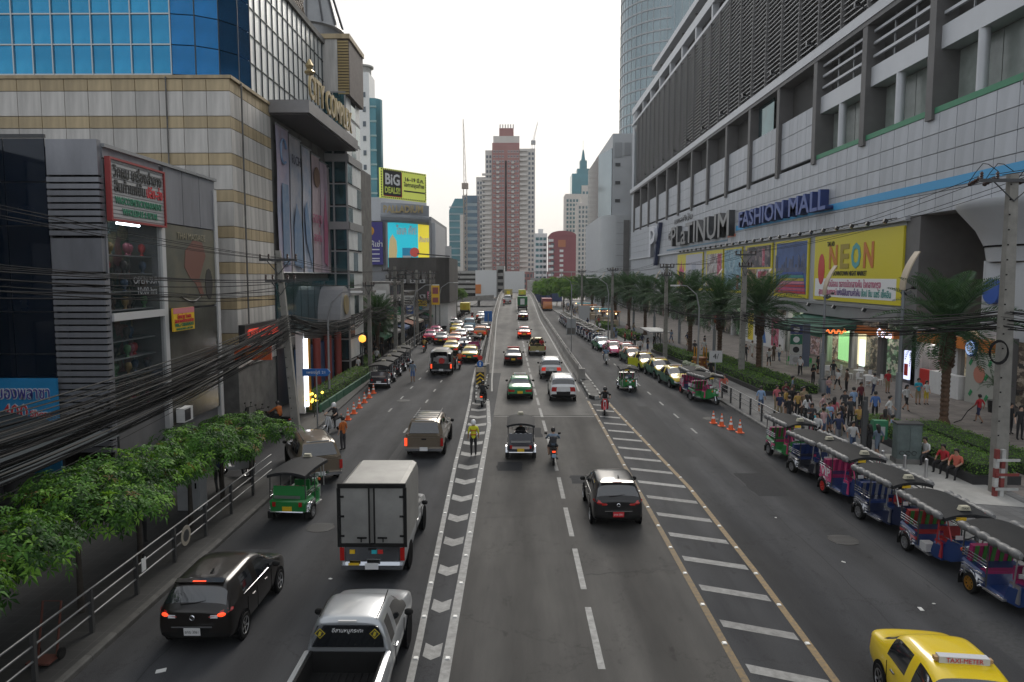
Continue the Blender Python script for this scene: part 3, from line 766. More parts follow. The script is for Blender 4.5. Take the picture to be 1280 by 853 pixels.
# lattice sign on the roof edge
LS = thing('roof_lattice_sign', 'dark lattice sign frame standing on the glass mall roof', 'sign', (-15.4,51.5,26.6))
mb = MB()
for i in range(12): mb.obox((0,i*0.33-1.8,1.2),(0.06,0.06,3.6),(R(38),0,0)).obox((0,i*0.33-1.8,1.2),(0.06,0.06,3.6),(R(-38),0,0))
mb.build('lattice', mat('bronze_lattice',(0.10,0.07,0.05),0.5,0.4), LS)
MB().box(-.1,.1,-2.2,2.4,-0.02,0.1).box(-.1,.1,-2.2,2.4,2.6,2.75).build('frame', M_dgrey, LS)
# street level of the complex
wpart(MB().box(-15.02,-14.7,44.5,57.8,3.9,4.4), 'lintel', M_conc_d, CC)
wpart(MB().box(-15.06,-14.98,44.5,58,0.15,8.2), 'shop_front', mat('shopfront_dark',(0.03,0.035,0.04),0.3), CC)
for i in range(8): wpart(MB().box(-15.0,-14.9,44.6+1.65*i,44.6+1.65*i+1.55,4.6,8.0), 'window', M_pane_t, CC)
for yy in (47.5,50.5,53.5,56.5): wpart(MB().cyl((-14.2,yy,0.14),(-14.2,yy,4.0),0.28,n=14), 'column', mat('red_column',(0.28,0.045,0.035),0.5), CC, 40)
mb = MB(); pr = [(0.9*math.cos(a),2.6*math.sin(a)) for a in [math.pi*k/14 for k in range(15)]]
mb.prism([(55.2+1.9*p[0],5.0+p[1]) for p in pr],'x',-15.0,-13.2)
fix_normals(wpart(mb, 'entrance_arch', mat('arch_grey',(0.33,0.33,0.34),0.5,var=0.15,vscale=1), CC).data)
wpart(MB().cyl((-13.18,55.2,6.2),(-13.1,55.2,6.2),0.75,n=20), 'round_emblem', M_gold, CC)
lettering('CITY COMPLEX', 0.7, mat('lit_red_letters',(0.75,0.06,0.03),0.5,emit=0.35), CC, Vector((-14.6,41.2,5.2))-L0, FACE_E, depth=0.08, bold=0.02)
wpart(MB().box(-15.0,-14.66,38.5,44.2,4.7,5.75), 'sign_band', mat('sign_band_dark',(0.02,0.02,0.02),0.5), CC)

# ------------------------------------------------------------------ nearer wig shop building
SH = thing('wig_shop_building', 'grey shop building with louvred corner and wig signs', 'building', (-15,26,0))
M_shw = mat('shop_wall',(0.16,0.16,0.165),0.7,var=0.3,vscale=0.8)
wpart(MB().box(-40,-16.4,26.12,35.9,0,13.0), 'wall', M_shw, SH)
wpart(MB().box(-16.4,-15.1,30.32,35.9,0,13.0), 'wall', M_shw, SH)
for q in ((10.6,13.0),(6.72,6.98),(0,3.0)): wpart(MB().box(-16.4,-15.1,26.12,30.32,*q), 'wall', M_shw, SH)
M_mp = mat('metal_panel_grey',(0.27,0.275,0.30),0.4,0.3,var=0.3,vscale=1.2,stretch=(1,1,.25))
# front (towards the camera): blue-black glass, louvred corner
mb = MB()
for i in range(4):
    for j in range(7):
        x1 = -16.86-1.5*i; z1 = 13.3-1.55*j
        o = ob('dark_pane', panel_mesh(1.48,1.53,mat('night_blue_pane',(0.006,0.016,0.035),0.08,0.3,var=0.5,vscale=0.5),'y',0.04,'dark_pane'), SH, Vector((x1-0.75,26.08,z1-0.78))-SH.location)
wpart(MB().box(-23,-16.84,26.0,26.1,13.3,13.42), 'coping', M_dgrey, SH)
for q in ((-16.84,-15.0,26.05,26.3,12.0,13.25),(-16.84,-15.0,26.05,26.3,8.55,9.75),(-15.2,-14.96,26.31,30.4,12.65,13.1),(-15.2,-14.97,26.31,26.42,2.0,12.6)): wpart(MB().box(*q), 'corner_panel', M_mp, SH)
s1 = MB().box(-1.84,0.03,-0.08,0.05,0.0,0.17).box(-0.02,0.05,-0.05,0.2,0.0,0.17).mesh('louvre_slat', M_mp)
wpart(MB().box(-16.8,-15.05,26.12,26.32,0.2,12.6), 'louvre_backing', M_dark, SH)
for z0, n in ((9.85,9),(1.9,28)):
    for i in range(n): ob('louvre_slat', s1, SH, Vector((-15.0,26.08,z0+0.237*i))-SH.location)
# side (towards the street)
for i in range(3): wpart(MB().box(-15.1,-14.95,30.75+1.72*i,32.43+1.72*i,10.65,13.0), 'metal_panel', M_mp, SH)
wpart(MB().box(-15.1,-14.86,26.3,36,13.02,13.15), 'parapet_cap', M_grey, SH)
for y in (30.45,35.85): wpart(MB().box(-15.1,-14.9,y-.16,y+.16,0.15,12.6), 'pilaster', M_lgrey, SH)
wpart(MB().box(-15.1,-14.88,26.42,30.25,6.72,7.0), 'floor_band', M_lgrey, SH)
M_shop_in = printed('shop_interior',[(0.10,0.15,0.15),(0.03,0.04,0.04),(0.18,0.08,0.08),(0.05,0.10,0.06),(0.22,0.2,0.12)],2.2)
wpart(MB().box(-16.38,-16.3,26.4,30.3,3.0,10.6), 'shop_interior', M_shop_in, SH)
for z0,z1 in ((3.0,6.7),(7.0,10.6)): wpart(MB().box(-15.0,-14.97,26.44,30.25,z0,z1), 'shop_window', M_glass_shop, SH)
wpart(MB().box(-15.08,-14.97,30.65,35.7,7.0,10.6), 'poster_window', mat('massage_poster',(0.17,0.155,0.11),0.35,var=0.4,vscale=0.5,c2=(0.08,0.085,0.07)), SH)
wpart(MB().box(-15.08,-14.97,30.65,35.7,1.9,6.9), 'lower_window', mat('dusty_window',(0.095,0.095,0.08),0.25,var=0.4,vscale=0.6), SH)
fp = [(1.35*q[0]-.4,1.25*q[1]) for q in [(-0.2,0.5),(0.4,0.9),(1.1,0.85),(1.35,0.35),(1.1,0.0),(0.8,-0.5),(1.1,-1.1),(0.9,-1.2),(0.5,-0.7),(0.1,-0.5),(-0.3,-0.1)]]
wpart(MB().prism([(33.2+p[0],8.9+p[1]) for p in fp],'x',-14.975,-14.955), 'printed_figure', mat('print_skin',(0.17,0.07,0.05),0.5), SH)
wpart(MB().prism([(34.9+0.4*math.cos(k*.5),8.0+0.75*math.sin(k*.5)) for k in range(12)],'x',-14.975,-14.952), 'printed_hair', M_ink, SH)
lettering('THAI MASSAGE', 0.42, mat('print_beige',(0.30,0.27,0.19),0.5), SH, Vector((-14.95,33.2,10.15))-SH.location, FACE_E)
wpart(MB().tube([(-14.95,31.8+0.2*i,7.5-0.28*math.sin(math.pi*(i/11)**1.2)) for i in range(12)],[0.01+0.04*math.sin(math.pi*i/11) for i in range(12)],5), 'printed_swoosh', M_ink, SH)
lettering('OPEN-SUN\n10:00 hrs', 0.42, mat('print_grey',(0.25,0.26,0.27),0.5), SH, Vector((-14.94,29.0,8.0))-SH.location, FACE_E)
# goods in the windows
wig = MB().lathe([(0.10,-0.2),(0.06,-0.16),(0.05,-0.08),(0.11,-0.02),(0.145,0.12),(0.12,0.24),(0.03,0.3)],n=10).mesh('display_wig', M_hair, 60)
wm = [mat('wig_black',(0.02,0.018,0.018),0.5),mat('wig_brown',(0.07,0.035,0.02),.6),mat('wig_black',(0.02,0.018,0.018),0.5),mat('wig_red',(0.35,0.04,0.04),0.6),mat('wig_black',(0.02,0.018,0.018),0.5),mat('wig_blue',(0.03,0.06,0.12),0.6),mat('wig_green',(0.06,0.16,0.06),0.6),mat('wig_gold',(0.2,0.13,0.04),0.6),mat('wig_pink',(0.25,0.07,0.1),0.6)]
random.seed(3)
for z in (3.3,4.0,4.7,5.4,6.1,7.3,8.0,8.7,9.4):
    wpart(MB().box(-16.1,-15.3,26.5,30.2,z-0.24,z-0.2), 'display_shelf', M_grey, SH)
    for i in range(7):
        if random.random() < 0.75:
            o = ob('display_wig', wig, SH, Vector((-15.45-.12*(i%3),26.8+0.48*i,z))-SH.location); set_mat(o, random.choice(wm))
wpart(MB().box(-15.2,-15.12,27.4,29.0,10.35,10.42), 'tube_light', mat('shop_tube',(0.85,0.95,1.0),.5,emit=12.0), SH)
# signs (things of their own)
S1 = thing('shop_sign', 'white ribbed shop sign with red frame and Thai wig lettering', 'sign', (-14.9,26.35,10.35))
MB().box(0,0.12,0.0,4.0,0.1,2.3).build('board', mat('sign_white',(0.36,0.36,0.36),0.5), S1)
for i in range(15): MB().box(0.12,0.145,0.06,3.94,0.2+0.142*i,0.2+0.142*i+0.1).build('sign_slat', mat('sign_white',(0.5,0.5,0.5)), S1)
MB().box(0,0.2,-0.05,0.03,0.05,2.35).box(0,0.2,3.97,4.05,0.05,2.35).box(0,0.2,0.03,3.97,0.05,0.13).box(0,0.2,0.03,3.97,2.27,2.35).build('frame', mat('frame_dull_red',(0.27,0.03,0.03),.5), S1)
for b,s,m,y,z,w in (('วิกผม เครื่องสำอาง',0.62,M_ink,1.7,1.85,3.1),('สินค้าแฟชั่น',0.58,M_ink,1.15,1.32,1.9),('ปลีก-ส่ง',0.58,M_ink_r,2.7,1.32,1.1),('WIG/COSMETIC/ORNAMENT',0.36,M_ink_g,1.7,0.82,3.0),('WHOLESALE & RETAIL',0.34,M_ink_g,1.75,0.42,2.3)):
    lettering(b,s,m,S1,(0.16,y*1.18,z),FACE_E,width=w*1.15,bold=0.008)
S2 = thing('shop_sign', 'small yellow shop sign with pink band fixed on the wig shop corner', 'sign', (-14.85,30.75,6.0))
MB().box(0,0.08,0,2.0,0,1.0).build('board', M_yellow_p, S2)
MB().box(0.08,0.086,0.0,2.0,0.76,1.0).build('pink_band', mat('sign_pink',(0.6,0.2,0.22),0.5), S2)
for b,s,m,z,w in (('จำหน่าย วิกผม',0.26,M_ink_r,0.62,1.3),('สินค้าแฟชั่นทุกชนิด',0.24,M_ink_r,0.43,1.8),('WIG / ORNAMENT',0.22,M_ink_g,0.25,1.8),('WHOLESALE & RETAIL',0.13,M_ink_g,0.08,1.6)): lettering(b,s,m,S2,(0.095,1.0,z),FACE_E,width=w)
S3 = thing('shop_banner', 'blue shop banner reading 400 Shops hung under dark glass', 'banner', (-18.6,25.7,3.4))
MB().box(-1.2,1.9,0.0,0.1,-2.2,1.3).build('board', mat('banner_sky_blue',(0.02,0.25,0.52),0.5,var=0.2,vscale=1), S3)
for b,s,m,x,z,w in (('ของพลาซา',0.62,M_purple,0.7,0.75,1.9),('400',0.75,M_ink_r,0.35,0.05,0.95),('Shops',0.34,M_ink_r,1.3,0.0,0.8)):
    lettering(b,s,mat('sign_outline',(0.6,0.6,0.62),0.5),S3,(x,-0.01,z),FACE_S,width=w,bold=0.03); lettering(b,s,m,S3,(x,-0.03,z),FACE_S,width=w)
AC = thing('air_conditioner', 'white outdoor air conditioner unit on the wig shop corner', 'air conditioner', (-14.9,30.9,2.0))
MB().box(0,0.35,0,0.85,0,0.62).build('casing', M_white, AC)
for i in range(8): MB().box(0.35,0.37,0.06+0.07*i,0.1+0.07*i,0.06,0.56).build('grille_slat', M_dgrey, AC)

# unseen block added outside the frame to shade the left pavement
NB = thing('unseen_shade_block', 'unseen building block added to shade the left pavement', 'building', (-19.2,5,0))
wpart(MB().box(-45,-19.0,-30,25.4,3.3,13), 'wall', mat('shade_block_wall',(0.10,0.10,0.105),.7,var=.3,vscale=.6), NB)
for i in range(12):
    for j in range(3): wpart(MB().box(-19.02,-18.9,-28+4.4*i,-24.4+4.4*i,4.4+3.1*j,6.6+3.1*j), 'window', M_glass_dark, NB)
# ------------------------------------------------------------------ right side: the long grey mall
M_pl = mat('mall_panel', (0.46,0.48,0.515), 0.5, 0.15, var=0.2, vscale=0.9, stretch=(1,1,.18))
M_pl2 = mat('mall_band', (0.54,0.555,0.58), 0.45, 0.2, var=0.08, vscale=0.5)
M_pil = mat('mall_pilaster', (0.145,0.14,0.138), 0.6, var=0.2, vscale=0.7)
M_rec = mat('mall_recess', (0.17,0.165,0.155), 0.8, var=0.2, vscale=0.6)
M_louv = mat('louvre_metal', (0.62,0.615,0.61), 0.5, 0.2, var=0.15, vscale=0.4)
M_grn_s = mat('green_stripe', (0.035,0.22,0.11), 0.5)
M_frost = mat('frosted_window', (0.27,0.30,0.28), 0.25, var=0.3, vscale=0.7)
MALL = thing('fashion_mall', 'long grey fashion mall with louvred upper storeys along the right', 'building', (30,43,0))
ML = MALL.location
YK = [33.1+10.3*k for k in range(16)]
Y_END = 193.0
wpart(MB().box(31.6,80,56,Y_END-0.6,0,50.5), 'wall', M_rec, MALL)
wpart(MB().box(31.6,80,30,56,13.6,50.5), 'wall', M_rec, MALL)
# --- panel wall between the poster band and the green stripe (rows of cladding panels)
n_panel = 0; extra = MB()
def mall_panel(y, z, w, h, x=30.0, m=M_pl):
    global n_panel
    if n_panel < 290 and y < 135:
        n_panel += 1
        k = ('mp',w,h,m.name)
        if k not in pm:
            e = 0.02
            pm[k] = MB().add([(0.08,-w/2,-h/2),(0.08,w/2,-h/2),(0.08,w/2,h/2),(0.08,-w/2,h/2),(0,-w/2+e,-h/2+e),(0,w/2-e,-h/2+e),(0,w/2-e,h/2-e),(0,-w/2+e,h/2-e)],
                             [(5,4,7,6),(1,0,4,5),(2,1,5,6),(3,2,6,7),(0,3,7,4)]).mesh('wall_panel', m)
        ob('wall_panel', pm[k], MALL, Vector((x,y,z))-ML)
    else:
        extra.box(x,x+0.08,y-w/2+.012,y+w/2-.012,z-h/2+.012,z+h/2-.012)
wpart(MB().box(30.06,31.7,30,Y_END,12.9,20.0), 'panel_backing', mat('panel_joint',(0.16,0.165,0.17),.7), MALL)
W = 2.06
rows = [(18.55,20.0),(17.15,18.55),(15.75,17.15),(12.9,14.35),(14.35,15.75)]
for z0,z1 in rows:
    for i in range(int((Y_END-30)/W)): mall_panel(30+W*(i+0.5),(z0+z1)/2,W-0.03,z1-z0-0.03)
# upper panels in each bay beyond the third column
for k in range(len(YK)-1):
    a, b = YK[k]+0.45, min(YK[k+1]-0.45, Y_END)
    if k >= 4:
        wpart(MB().box(30.2,31.6,a,b,20.35,25.6), 'spandrel', mat('panel_joint',(0.16,0.165,0.17),.7), MALL)
        for z0,z1 in ((20.4,22.1),(22.1,23.8),(23.8,25.6)):
            for i in range(4): mall_panel(a+(b-a)/4*(i+0.5),(z0+z1)/2,round((b-a)/4-0.03,2),z1-z0-0.03,30.12)
    else:
        wpart(MB().box(30.2,31.6,a,b,24.5,26.1), 'spandrel', M_pl2, MALL)
        wpart(MB().box(29.95,31.6,a,b,20.0,20.42), 'green_sill', M_grn_s, MALL)
        for i in range(4): wpart(MB().box(31.55,31.6,a+(b-a)/4*i+.05,a+(b-a)/4*(i+1)-.05,20.45,24.4), 'window', M_frost, MALL)
        wpart(MB().cyl((30.55,(a+b)/2+0.4,20.4),(30.55,(a+b)/2+0.4,24.5),0.36,n=16), 'column', M_pl2, MALL, 40)
        for z in (26.9,28.0,29.0): wpart(MB().box(30.3,30.5,a,b,z,z+0.22), 'deck_rail', M_pl2, MALL)
        for i in (1,2): wpart(MB().box(30.5,30.62,a+(b-a)/3*i,a+(b-a)/3*i+0.1,26.1,30), 'deck_post', M_grey, MALL)
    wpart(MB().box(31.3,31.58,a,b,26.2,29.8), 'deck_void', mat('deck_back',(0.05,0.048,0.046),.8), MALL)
    if k in (5,): wpart(MB().box(30.5,30.56,a+3,b-1,25.7,29.5), 'window', M_pane_t, MALL)
for k,y in enumerate(YK):
    if y < Y_END: wpart(MB().box(29.75,31.7,y-0.42,y+0.42,19.6,30.2), 'pilaster', M_pil, MALL)
wpart(MB().box(29.6,31.7,30,Y_END,30.0,30.9), 'ledge', M_pl2, MALL)
wpart(MB().box(29.7,31.7,30,Y_END,29.6,30.0), 'ledge', M_pil, MALL)
# --- louvre screen: fine horizontal slats bay by bay
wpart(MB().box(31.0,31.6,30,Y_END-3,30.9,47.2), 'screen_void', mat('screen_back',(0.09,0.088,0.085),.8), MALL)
y = 38.25
while y < Y_END-6:
    mb = MB(); z = 31.1
    while z < 47.1:
        mb.add([(30.0,y+.12,z),(30.45,y+.12,z+0.26),(30.45,y+5.03,z+0.26),(30.0,y+5.03,z),(30.0,y+.12,z+.07),(30.45,y+.12,z+.33),(30.45,y+5.03,z+.33),(30.0,y+5.03,z+.07)],
               [(0,1,2,3),(4,7,6,5),(0,3,7,4)]); z += 0.53
    o = wpart(mb, 'louvre_slats', M_louv, MALL); o['kind'] = 'stuff'
    wpart(MB().box(29.82,30.5,y-.12,y+.12,30.9,47.4), 'screen_post', M_pil, MALL)
    y += 5.15
for k,y in enumerate(YK[3:15]): wpart(MB().cyl((29.0,y,31.4),(29.8,y,31.2),0.06,n=6).obox((28.95,y,31.45),(0.45,0.3,0.35)), 'flood_light', M_blackgl, MALL)
# --- gallery and roof edge above the screen
wpart(MB().box(29.8,31.7,30,Y_END,47.2,47.7), 'ledge', M_pl2, MALL)
wpart(MB().box(29.9,31.7,30,Y_END,50.1,51.6), 'parapet', M_pl2, MALL)
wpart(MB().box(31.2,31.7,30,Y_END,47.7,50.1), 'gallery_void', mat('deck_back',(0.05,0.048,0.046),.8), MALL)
y = 64.0
while y < Y_END: wpart(MB().box(30.0,31.0,y-.35,y+.35,47.7,50.1), 'gallery_column', M_pl2, MALL); y += 10.3
wpart(MB().box(33,80,30,170,50.5,54.5), 'roof_storey', M_rec, MALL)
wpart(MB().box(30.4,80,30,168,54.5,55.6), 'roof', M_pl2, MALL)
y = 60.0
while y < 168: wpart(MB().cyl((31.6,y,51.6),(31.6,y,54.5),0.3,n=10), 'roof_column', M_pil, MALL); y += 10.3
# far end bay, narrower glazed strip
for i in range(8): wpart(MB().box(30.2,30.6,Y_END-5.6,Y_END-3.4,31+2*i,32.7+2*i), 'window', M_pane_t, MALL)
wpart(MB().box(30.1,31.7,Y_END-3.2,Y_END,20.0,50.4), 'end_wall', M_pl, MALL)
# --- the blue stripe and the lettering
wpart(MB().box(29.93,30.0,30,100,14.55,15.2), 'blue_stripe', M_cyanblue, MALL)
wpart(MB().box(29.94,30.0,104,146,13.35,13.6), 'blue_stripe', mat('pale_blue_stripe',(0.12,0.24,0.34),0.5), MALL)
wpart(MB().box(29.93,30.0,100.2,103.8,13.8,14.2), 'orange_stripe', mat('coral_stripe',(0.5,0.16,0.1),0.5), MALL)
M_letg = mat('grey_letters',(0.20,0.205,0.21),0.4,0.5); M_letb = mat('blue_letters',(0.03,0.075,0.28),0.4,0.2)
MB_side = mat('letter_side_grey',(0.055,0.058,0.062),0.5,0.3); M_bside = mat('letter_side_blue',(0.012,0.03,0.13),0.5)
def raised(body, size, width, y, z, m, ms, d=0.8, **k):
    """Deep box letters: dark returns, lighter faces."""
    o1 = ob('lettering', text_mesh(body,size,d,ms,width=width,**k), MALL, Vector((30-d/2,y,z))-ML, FACE_W)
    ob('letter_face', text_mesh(body,size,0.04,m,width=width,**k), MALL, Vector((30-d-0.03,y,z))-ML, FACE_W)
raised('PLaTINUM', 5.0, 37.5, 119.5, 15.5, M_letg, MB_side, bold=0.05)
raised('the', 2.3, 6.5, 139.5, 16.0, M_letg, MB_side, d=0.5, bold=0.03)
lettering('แพลทินัม', 1.5, M_ink, MALL, Vector((29.9,132.0,18.6))-ML, FACE_W, width=14.0)
raised('FASHION MALL', 2.75, 27.0, 83.0, 15.6, M_letb, M_bside, bold=0.05)
# round P emblem with its tail
pz = MB().prism([(155.3,10.6),(156.6,10.6),(152.2,19.4),(150.6,19.4)],'x',29.2,30.0)
fix_normals(wpart(pz,'emblem_tail', mat('emblem_navy',(0.015,0.03,0.09),0.4), MALL).data)
ob('lettering', text_mesh('P',9.2,0.9,mat('emblem_white',(0.6,0.62,0.66),0.4),width=6.2,bold=0.12), MALL, Vector((29.0,155.4,15.3))-ML, FACE_W)
# --- poster band, each poster a thing hung on the wall
wpart(MB().box(30.15,31.7,56.6,Y_END,5.9,12.9), 'poster_wall', M_pl, MALL)
wpart(MB().box(29.7,31.7,56.0,Y_END,12.6,12.9), 'ledge', M_pl2, MALL)
M_poster_y = mat('poster_yellow',(0.66,0.56,0.02),0.45)
def poster(label, y0, y1, z0=6.05, z1=12.3, m=M_poster_y):
    t = thing('wall_poster', label, 'poster', (29.95,(y0+y1)/2,z0), 0, 'posters on the mall wall')
    MB().box(0,0.18,-(y1-y0)/2,(y1-y0)/2,0,z1-z0).build('board', m, t); return t
def patch(t, y0, y1, z0, z1, m, x=-0.012, name='printed_field'):
    return MB().box(x,0,y0,y1,z0,z1).build(name, m, t)
p = poster('yellow NEON downtown night market billboard on the mall wall', 56.6, 73.3)
patch(p,-7.6,8.0,0.35,2.1,M_ink_w)
for i,(ch,c) in enumerate((('N',(0.55,0.19,0.03)),('E',(0.36,0.27,0.03)),('O',(0.09,0.36,0.38)),('N',(0.55,0.17,0.03)))):
    lettering(ch,3.0,mat('neon_%d'%i,c,0.5),p,(-0.03,4.0-2.3*i,4.0),FACE_W,bold=0.1,width=1.8)
lettering('TALAD',0.62,M_ink,p,(-0.03,4.6,5.35),FACE_W,width=1.6,bold=0.01)
lettering('DOWNTOWN NIGHT MARKET',0.6,M_ink,p,(-0.03,0.6,2.55),FACE_W,width=6.6,bold=0.008)
lettering('ตลาดนีออน ตลาดนัดกลางคืน ใจกลางกรุง',0.85,mat('print_rose',(0.5,0.1,0.2),0.5),p,(-0.03,0.3,1.58),FACE_W,width=11,bold=0.008)
lettering('สุดประสบการณ์',0.8,mat('print_rose',(0.5,0.1,0.2),0.5),p,(-0.03,5.0,0.80),FACE_W,width=4.0,bold=0.012)
lettering('แห่งสีสันยามค่ำคืน',0.8,mat('print_violet',(0.12,0.05,0.22),0.5),p,(-0.03,0.6,0.80),FACE_W,width=4.6,bold=0.012)
lettering('ช้อป ชิม แชร์ เช็คอิน',0.8,mat('print_seagreen',(0.03,0.28,0.25),0.5),p,(-0.03,-4.4,0.80),FACE_W,width=5.0,bold=0.012)
fix_normals(MB().prism([(6.6+0.75*math.cos(a),3.0+1.5*math.sin(a)) for a in [k*math.pi/10 for k in range(20)]]+[],'x',-0.03,-0.005).build('red_pin', M_red, p).data)
M_city = mat('poster_city',(0.10,0.14,0.26),0.5,var=0.7,vscale=0.7,c2=(0.025,0.03,0.07)); M_market = mat('poster_market',(0.42,0.08,0.10),0.5,var=0.7,vscale=1.3,c2=(0.12,0.03,0.06))
p = poster('night skyline poster over red market stalls beside the yellow billboard', 74.9, 84.6)
patch(p,-4.5,4.3,0.4,6.0,mat('poster_dusk',(0.07,0.16,0.42),0.5,var=0.5,vscale=0.25,c2=(0.03,0.07,0.2)))
random.seed(11)
for i in range(26):
    y = -4.3+random.random()*8.4; h = random.uniform(0.3,1.5); patch(p,y,y+random.uniform(.2,.55),3.2,3.2+h,M_city,-0.016-0.001*i,'printed_tower')
patch(p,-4.5,4.3,2.6,3.25,M_city,-0.05)
for i,c in enumerate(((0.5,0.03,0.05),(0.62,0.10,0.2),(0.55,0.03,0.05),(0.6,0.2,0.3),(0.5,0.42,0.03),(0.05,0.33,0.30),(0.03,0.1,0.4))):
    patch(p,-4.4+0.12*i,4.2-0.35*i,0.45+0.34*i,0.72+0.34*i,mat('stall_roof_%d'%i,c,0.5,var=0.4,vscale=2.5),-0.06,'printed_stall')
M_coll = [printed('poster_brown',[(0.30,0.16,0.10),(0.10,0.05,0.04),(0.45,0.30,0.22),(0.18,0.09,0.06)],1.6), printed('poster_plum',[(0.20,0.06,0.14),(0.05,0.03,0.05),(0.40,0.20,0.28),(0.09,0.05,0.10)],1.6),
          printed('poster_pale',[(0.55,0.52,0.50),(0.40,0.34,0.33),(0.6,0.58,0.58),(0.28,0.22,0.22)],1.3), printed('poster_sky',[(0.24,0.42,0.52),(0.34,0.5,0.58),(0.16,0.30,0.40)],1.0), printed('poster_ink',[(0.04,0.04,0.05),(0.12,0.10,0.12),(0.25,0.2,0.2),(0.07,0.06,0.08)],1.8), printed('poster_rose',[(0.55,0.10,0.18),(0.45,0.05,0.10),(0.6,0.25,0.32)],1.6)]
p = poster('dark collage poster of women with a pink caption strip', 85.6, 95.6)
for y0,y1,z0,z1,m in ((-4.6,4.2,3.4,6.0,4),(-4.4,4.0,3.5,5.7,1),(-0.9,0.7,3.6,5.4,3),(-2.6,-1.7,3.6,5.6,5),(1.4,2.4,3.6,5.6,2),(-4.6,0.4,1.9,3.2,2),(0.6,4.2,0.4,3.2,0),(-4.6,0.4,0.4,1.8,1)): patch(p,y0,y1,z0,z1,M_coll[m],-0.012-0.004*m-0.001*abs(y0))
patch(p,-3.8,-0.4,2.1,2.9,M_coll[5],-0.06)
p = poster('pale collage poster of a brown haired woman on sky blue', 97.0, 105.2)
for y0,y1,z0,z1,m in ((-3.9,3.9,0.4,6.0,3),(-1.6,1.8,1.8,5.6,0),(-0.9,0.9,3.8,5.2,2),(-3.8,-2.0,3.0,5.9,2),(-3.7,3.7,0.4,1.6,2),(-3.0,-1.9,0.5,2.4,5)): patch(p,y0,y1,z0,z1,M_coll[m],-0.012-0.004*m-0.001*abs(z0))
p = poster('brown and red collage poster behind the palms', 106.0, 115.2)
for y0,y1,z0,z1,m in ((-4.3,4.1,0.4,5.7,2),(1.2,3.9,2.4,5.5,0),(-3.9,-1.8,2.5,5.6,5),(-1.4,0.8,2.5,5.5,0),(-4.0,3.8,0.5,2.2,4)): patch(p,y0,y1,z0,z1,M_coll[m],-0.012-0.004*m-0.001*abs(y1))
p = poster('white and yellow poster with a magenta flame, farthest one', 117.5, 136.0)
patch(p,-9.0,2.4,0.3,6.0,mat('poster_lilac',(0.5,0.5,0.56),0.5))
MB().prism([(3.6,0.4),(8.0,0.4),(7.8,2.6),(7.0,4.6),(6.4,3.4),(5.8,5.2),(5.0,3.2),(4.2,4.4),(3.7,2.6)],'x',-0.02,0).build('printed_flame', mat('flame_magenta',(0.6,0.06,0.2),0.5), p)
patch(p,-6.5,-1.0,1.6,2.0,M_ink); patch(p,-5.0,-2.0,3.2,4.4,mat('poster_greyblue',(0.4,0.42,0.5),0.5),-0.016)
# spotlights on the rail above the posters
for i in range(26):
    y = 58.0+2.9*i
    if y < 134:
        t = MB().cyl((0.5,0,0),(-0.55,0,0.12),0.03,n=5).obox((-0.62,0,-0.03),(0.3,0.26,0.3),(0,0.5,0)).mesh('spot_light', M_blackgl) if i == 0 else t
        ob('spot_light', t, MALL, Vector((29.8,y,12.75))-ML)
        if i % 2: ob('spot_light', t, MALL, Vector((29.8,y,5.55))-ML)
wpart(MB().cyl((29.3,56.5,12.85),(29.3,134,12.85),0.05,n=5).cyl((29.3,57,5.65),(29.3,100,5.65),0.05,n=5), 'light_rail', M_dgrey, MALL)
# --- lower fascia and shop fronts
wpart(MB().box(29.5,31.7,56.2,Y_END,4.6,5.9), 'fascia', mat('fascia_grey',(0.30,0.305,0.31),0.5,0.1,var=0.15,vscale=0.6), MALL)
M_disp = [printed('glowing_shop_goods_%d' % i,c,2.6,e,.7,(1,1,1.6)) for i,(c,e) in enumerate((([(0.5,0.42,0.28),(0.12,0.1,0.08),(0.3,0.2,0.12),(0.6,0.55,0.4)],.28),([(0.05,0.05,0.05),(0.2,0.17,0.13),(0.35,0.3,0.25),(0.1,0.08,0.07)],.12),([(0.3,0.45,0.3),(0.1,0.2,0.1),(0.5,0.5,0.4),(0.08,0.1,0.08)],.25),([(0.45,0.3,0.3),(0.15,0.1,0.12),(0.5,0.45,0.45),(0.2,0.12,0.1)],.22)))]  # goods glow faintly, light put into them for the lit shop interiors
for i in range(29): wpart(MB().box(31.3,31.55,41.5+5.15*i,46.5+5.15*i,0.1,4.6), 'shop_back', M_disp[(i*3+1) % 4], MALL)
for i in range(27):
    y = 44.0+5.15*i
    if y < Y_END: wpart(MB().box(29.9,30.4,y-.3,y+.3,0.14,4.6), 'pier', M_lgrey if i % 3 else M_pil, MALL)
for i in range(26):
    y = 44.35+5.15*i
    if y+4.4 < Y_END:
        for j in range(3): wpart(MB().box(30.1,30.14,y+1.5*j+.04,y+1.5*j+1.44,0.2,3.5), 'shop_window', M_glass_shop, MALL)
wpart(MB().box(29.55,30.2,45.2,53.3,3.55,4.3).box(29.55,30.2,56.6,63.2,3.45,4.1), 'orange_fascia', M_orange_s, MALL)
lettering('CoCo', 0.95, mat('lit_white_letters',(0.8,0.82,1.0),0.5,emit=1.2), MALL, Vector((29.45,57.9,3.75))-ML, FACE_W, bold=0.02)
def disc_sign(y,z,r,m,name='round_sign'):
    return wpart(MB().cyl((29.3,y,z),(29.45,y,z),r,n=22), name, m, MALL)
disc_sign(46.6,3.75,0.55,mat('sign_ring_blue',(0.06,0.11,0.33),0.4)); wpart(MB().cyl((29.26,46.6,3.75),(29.3,46.6,3.75),0.45,n=22),'round_sign',mat('lit_pale_blue',(0.35,0.5,0.8),0.5,emit=0.5),MALL)
lettering('G', 0.8, M_ink_w, MALL, Vector((29.23,46.6,3.75))-ML, FACE_W, bold=0.03)
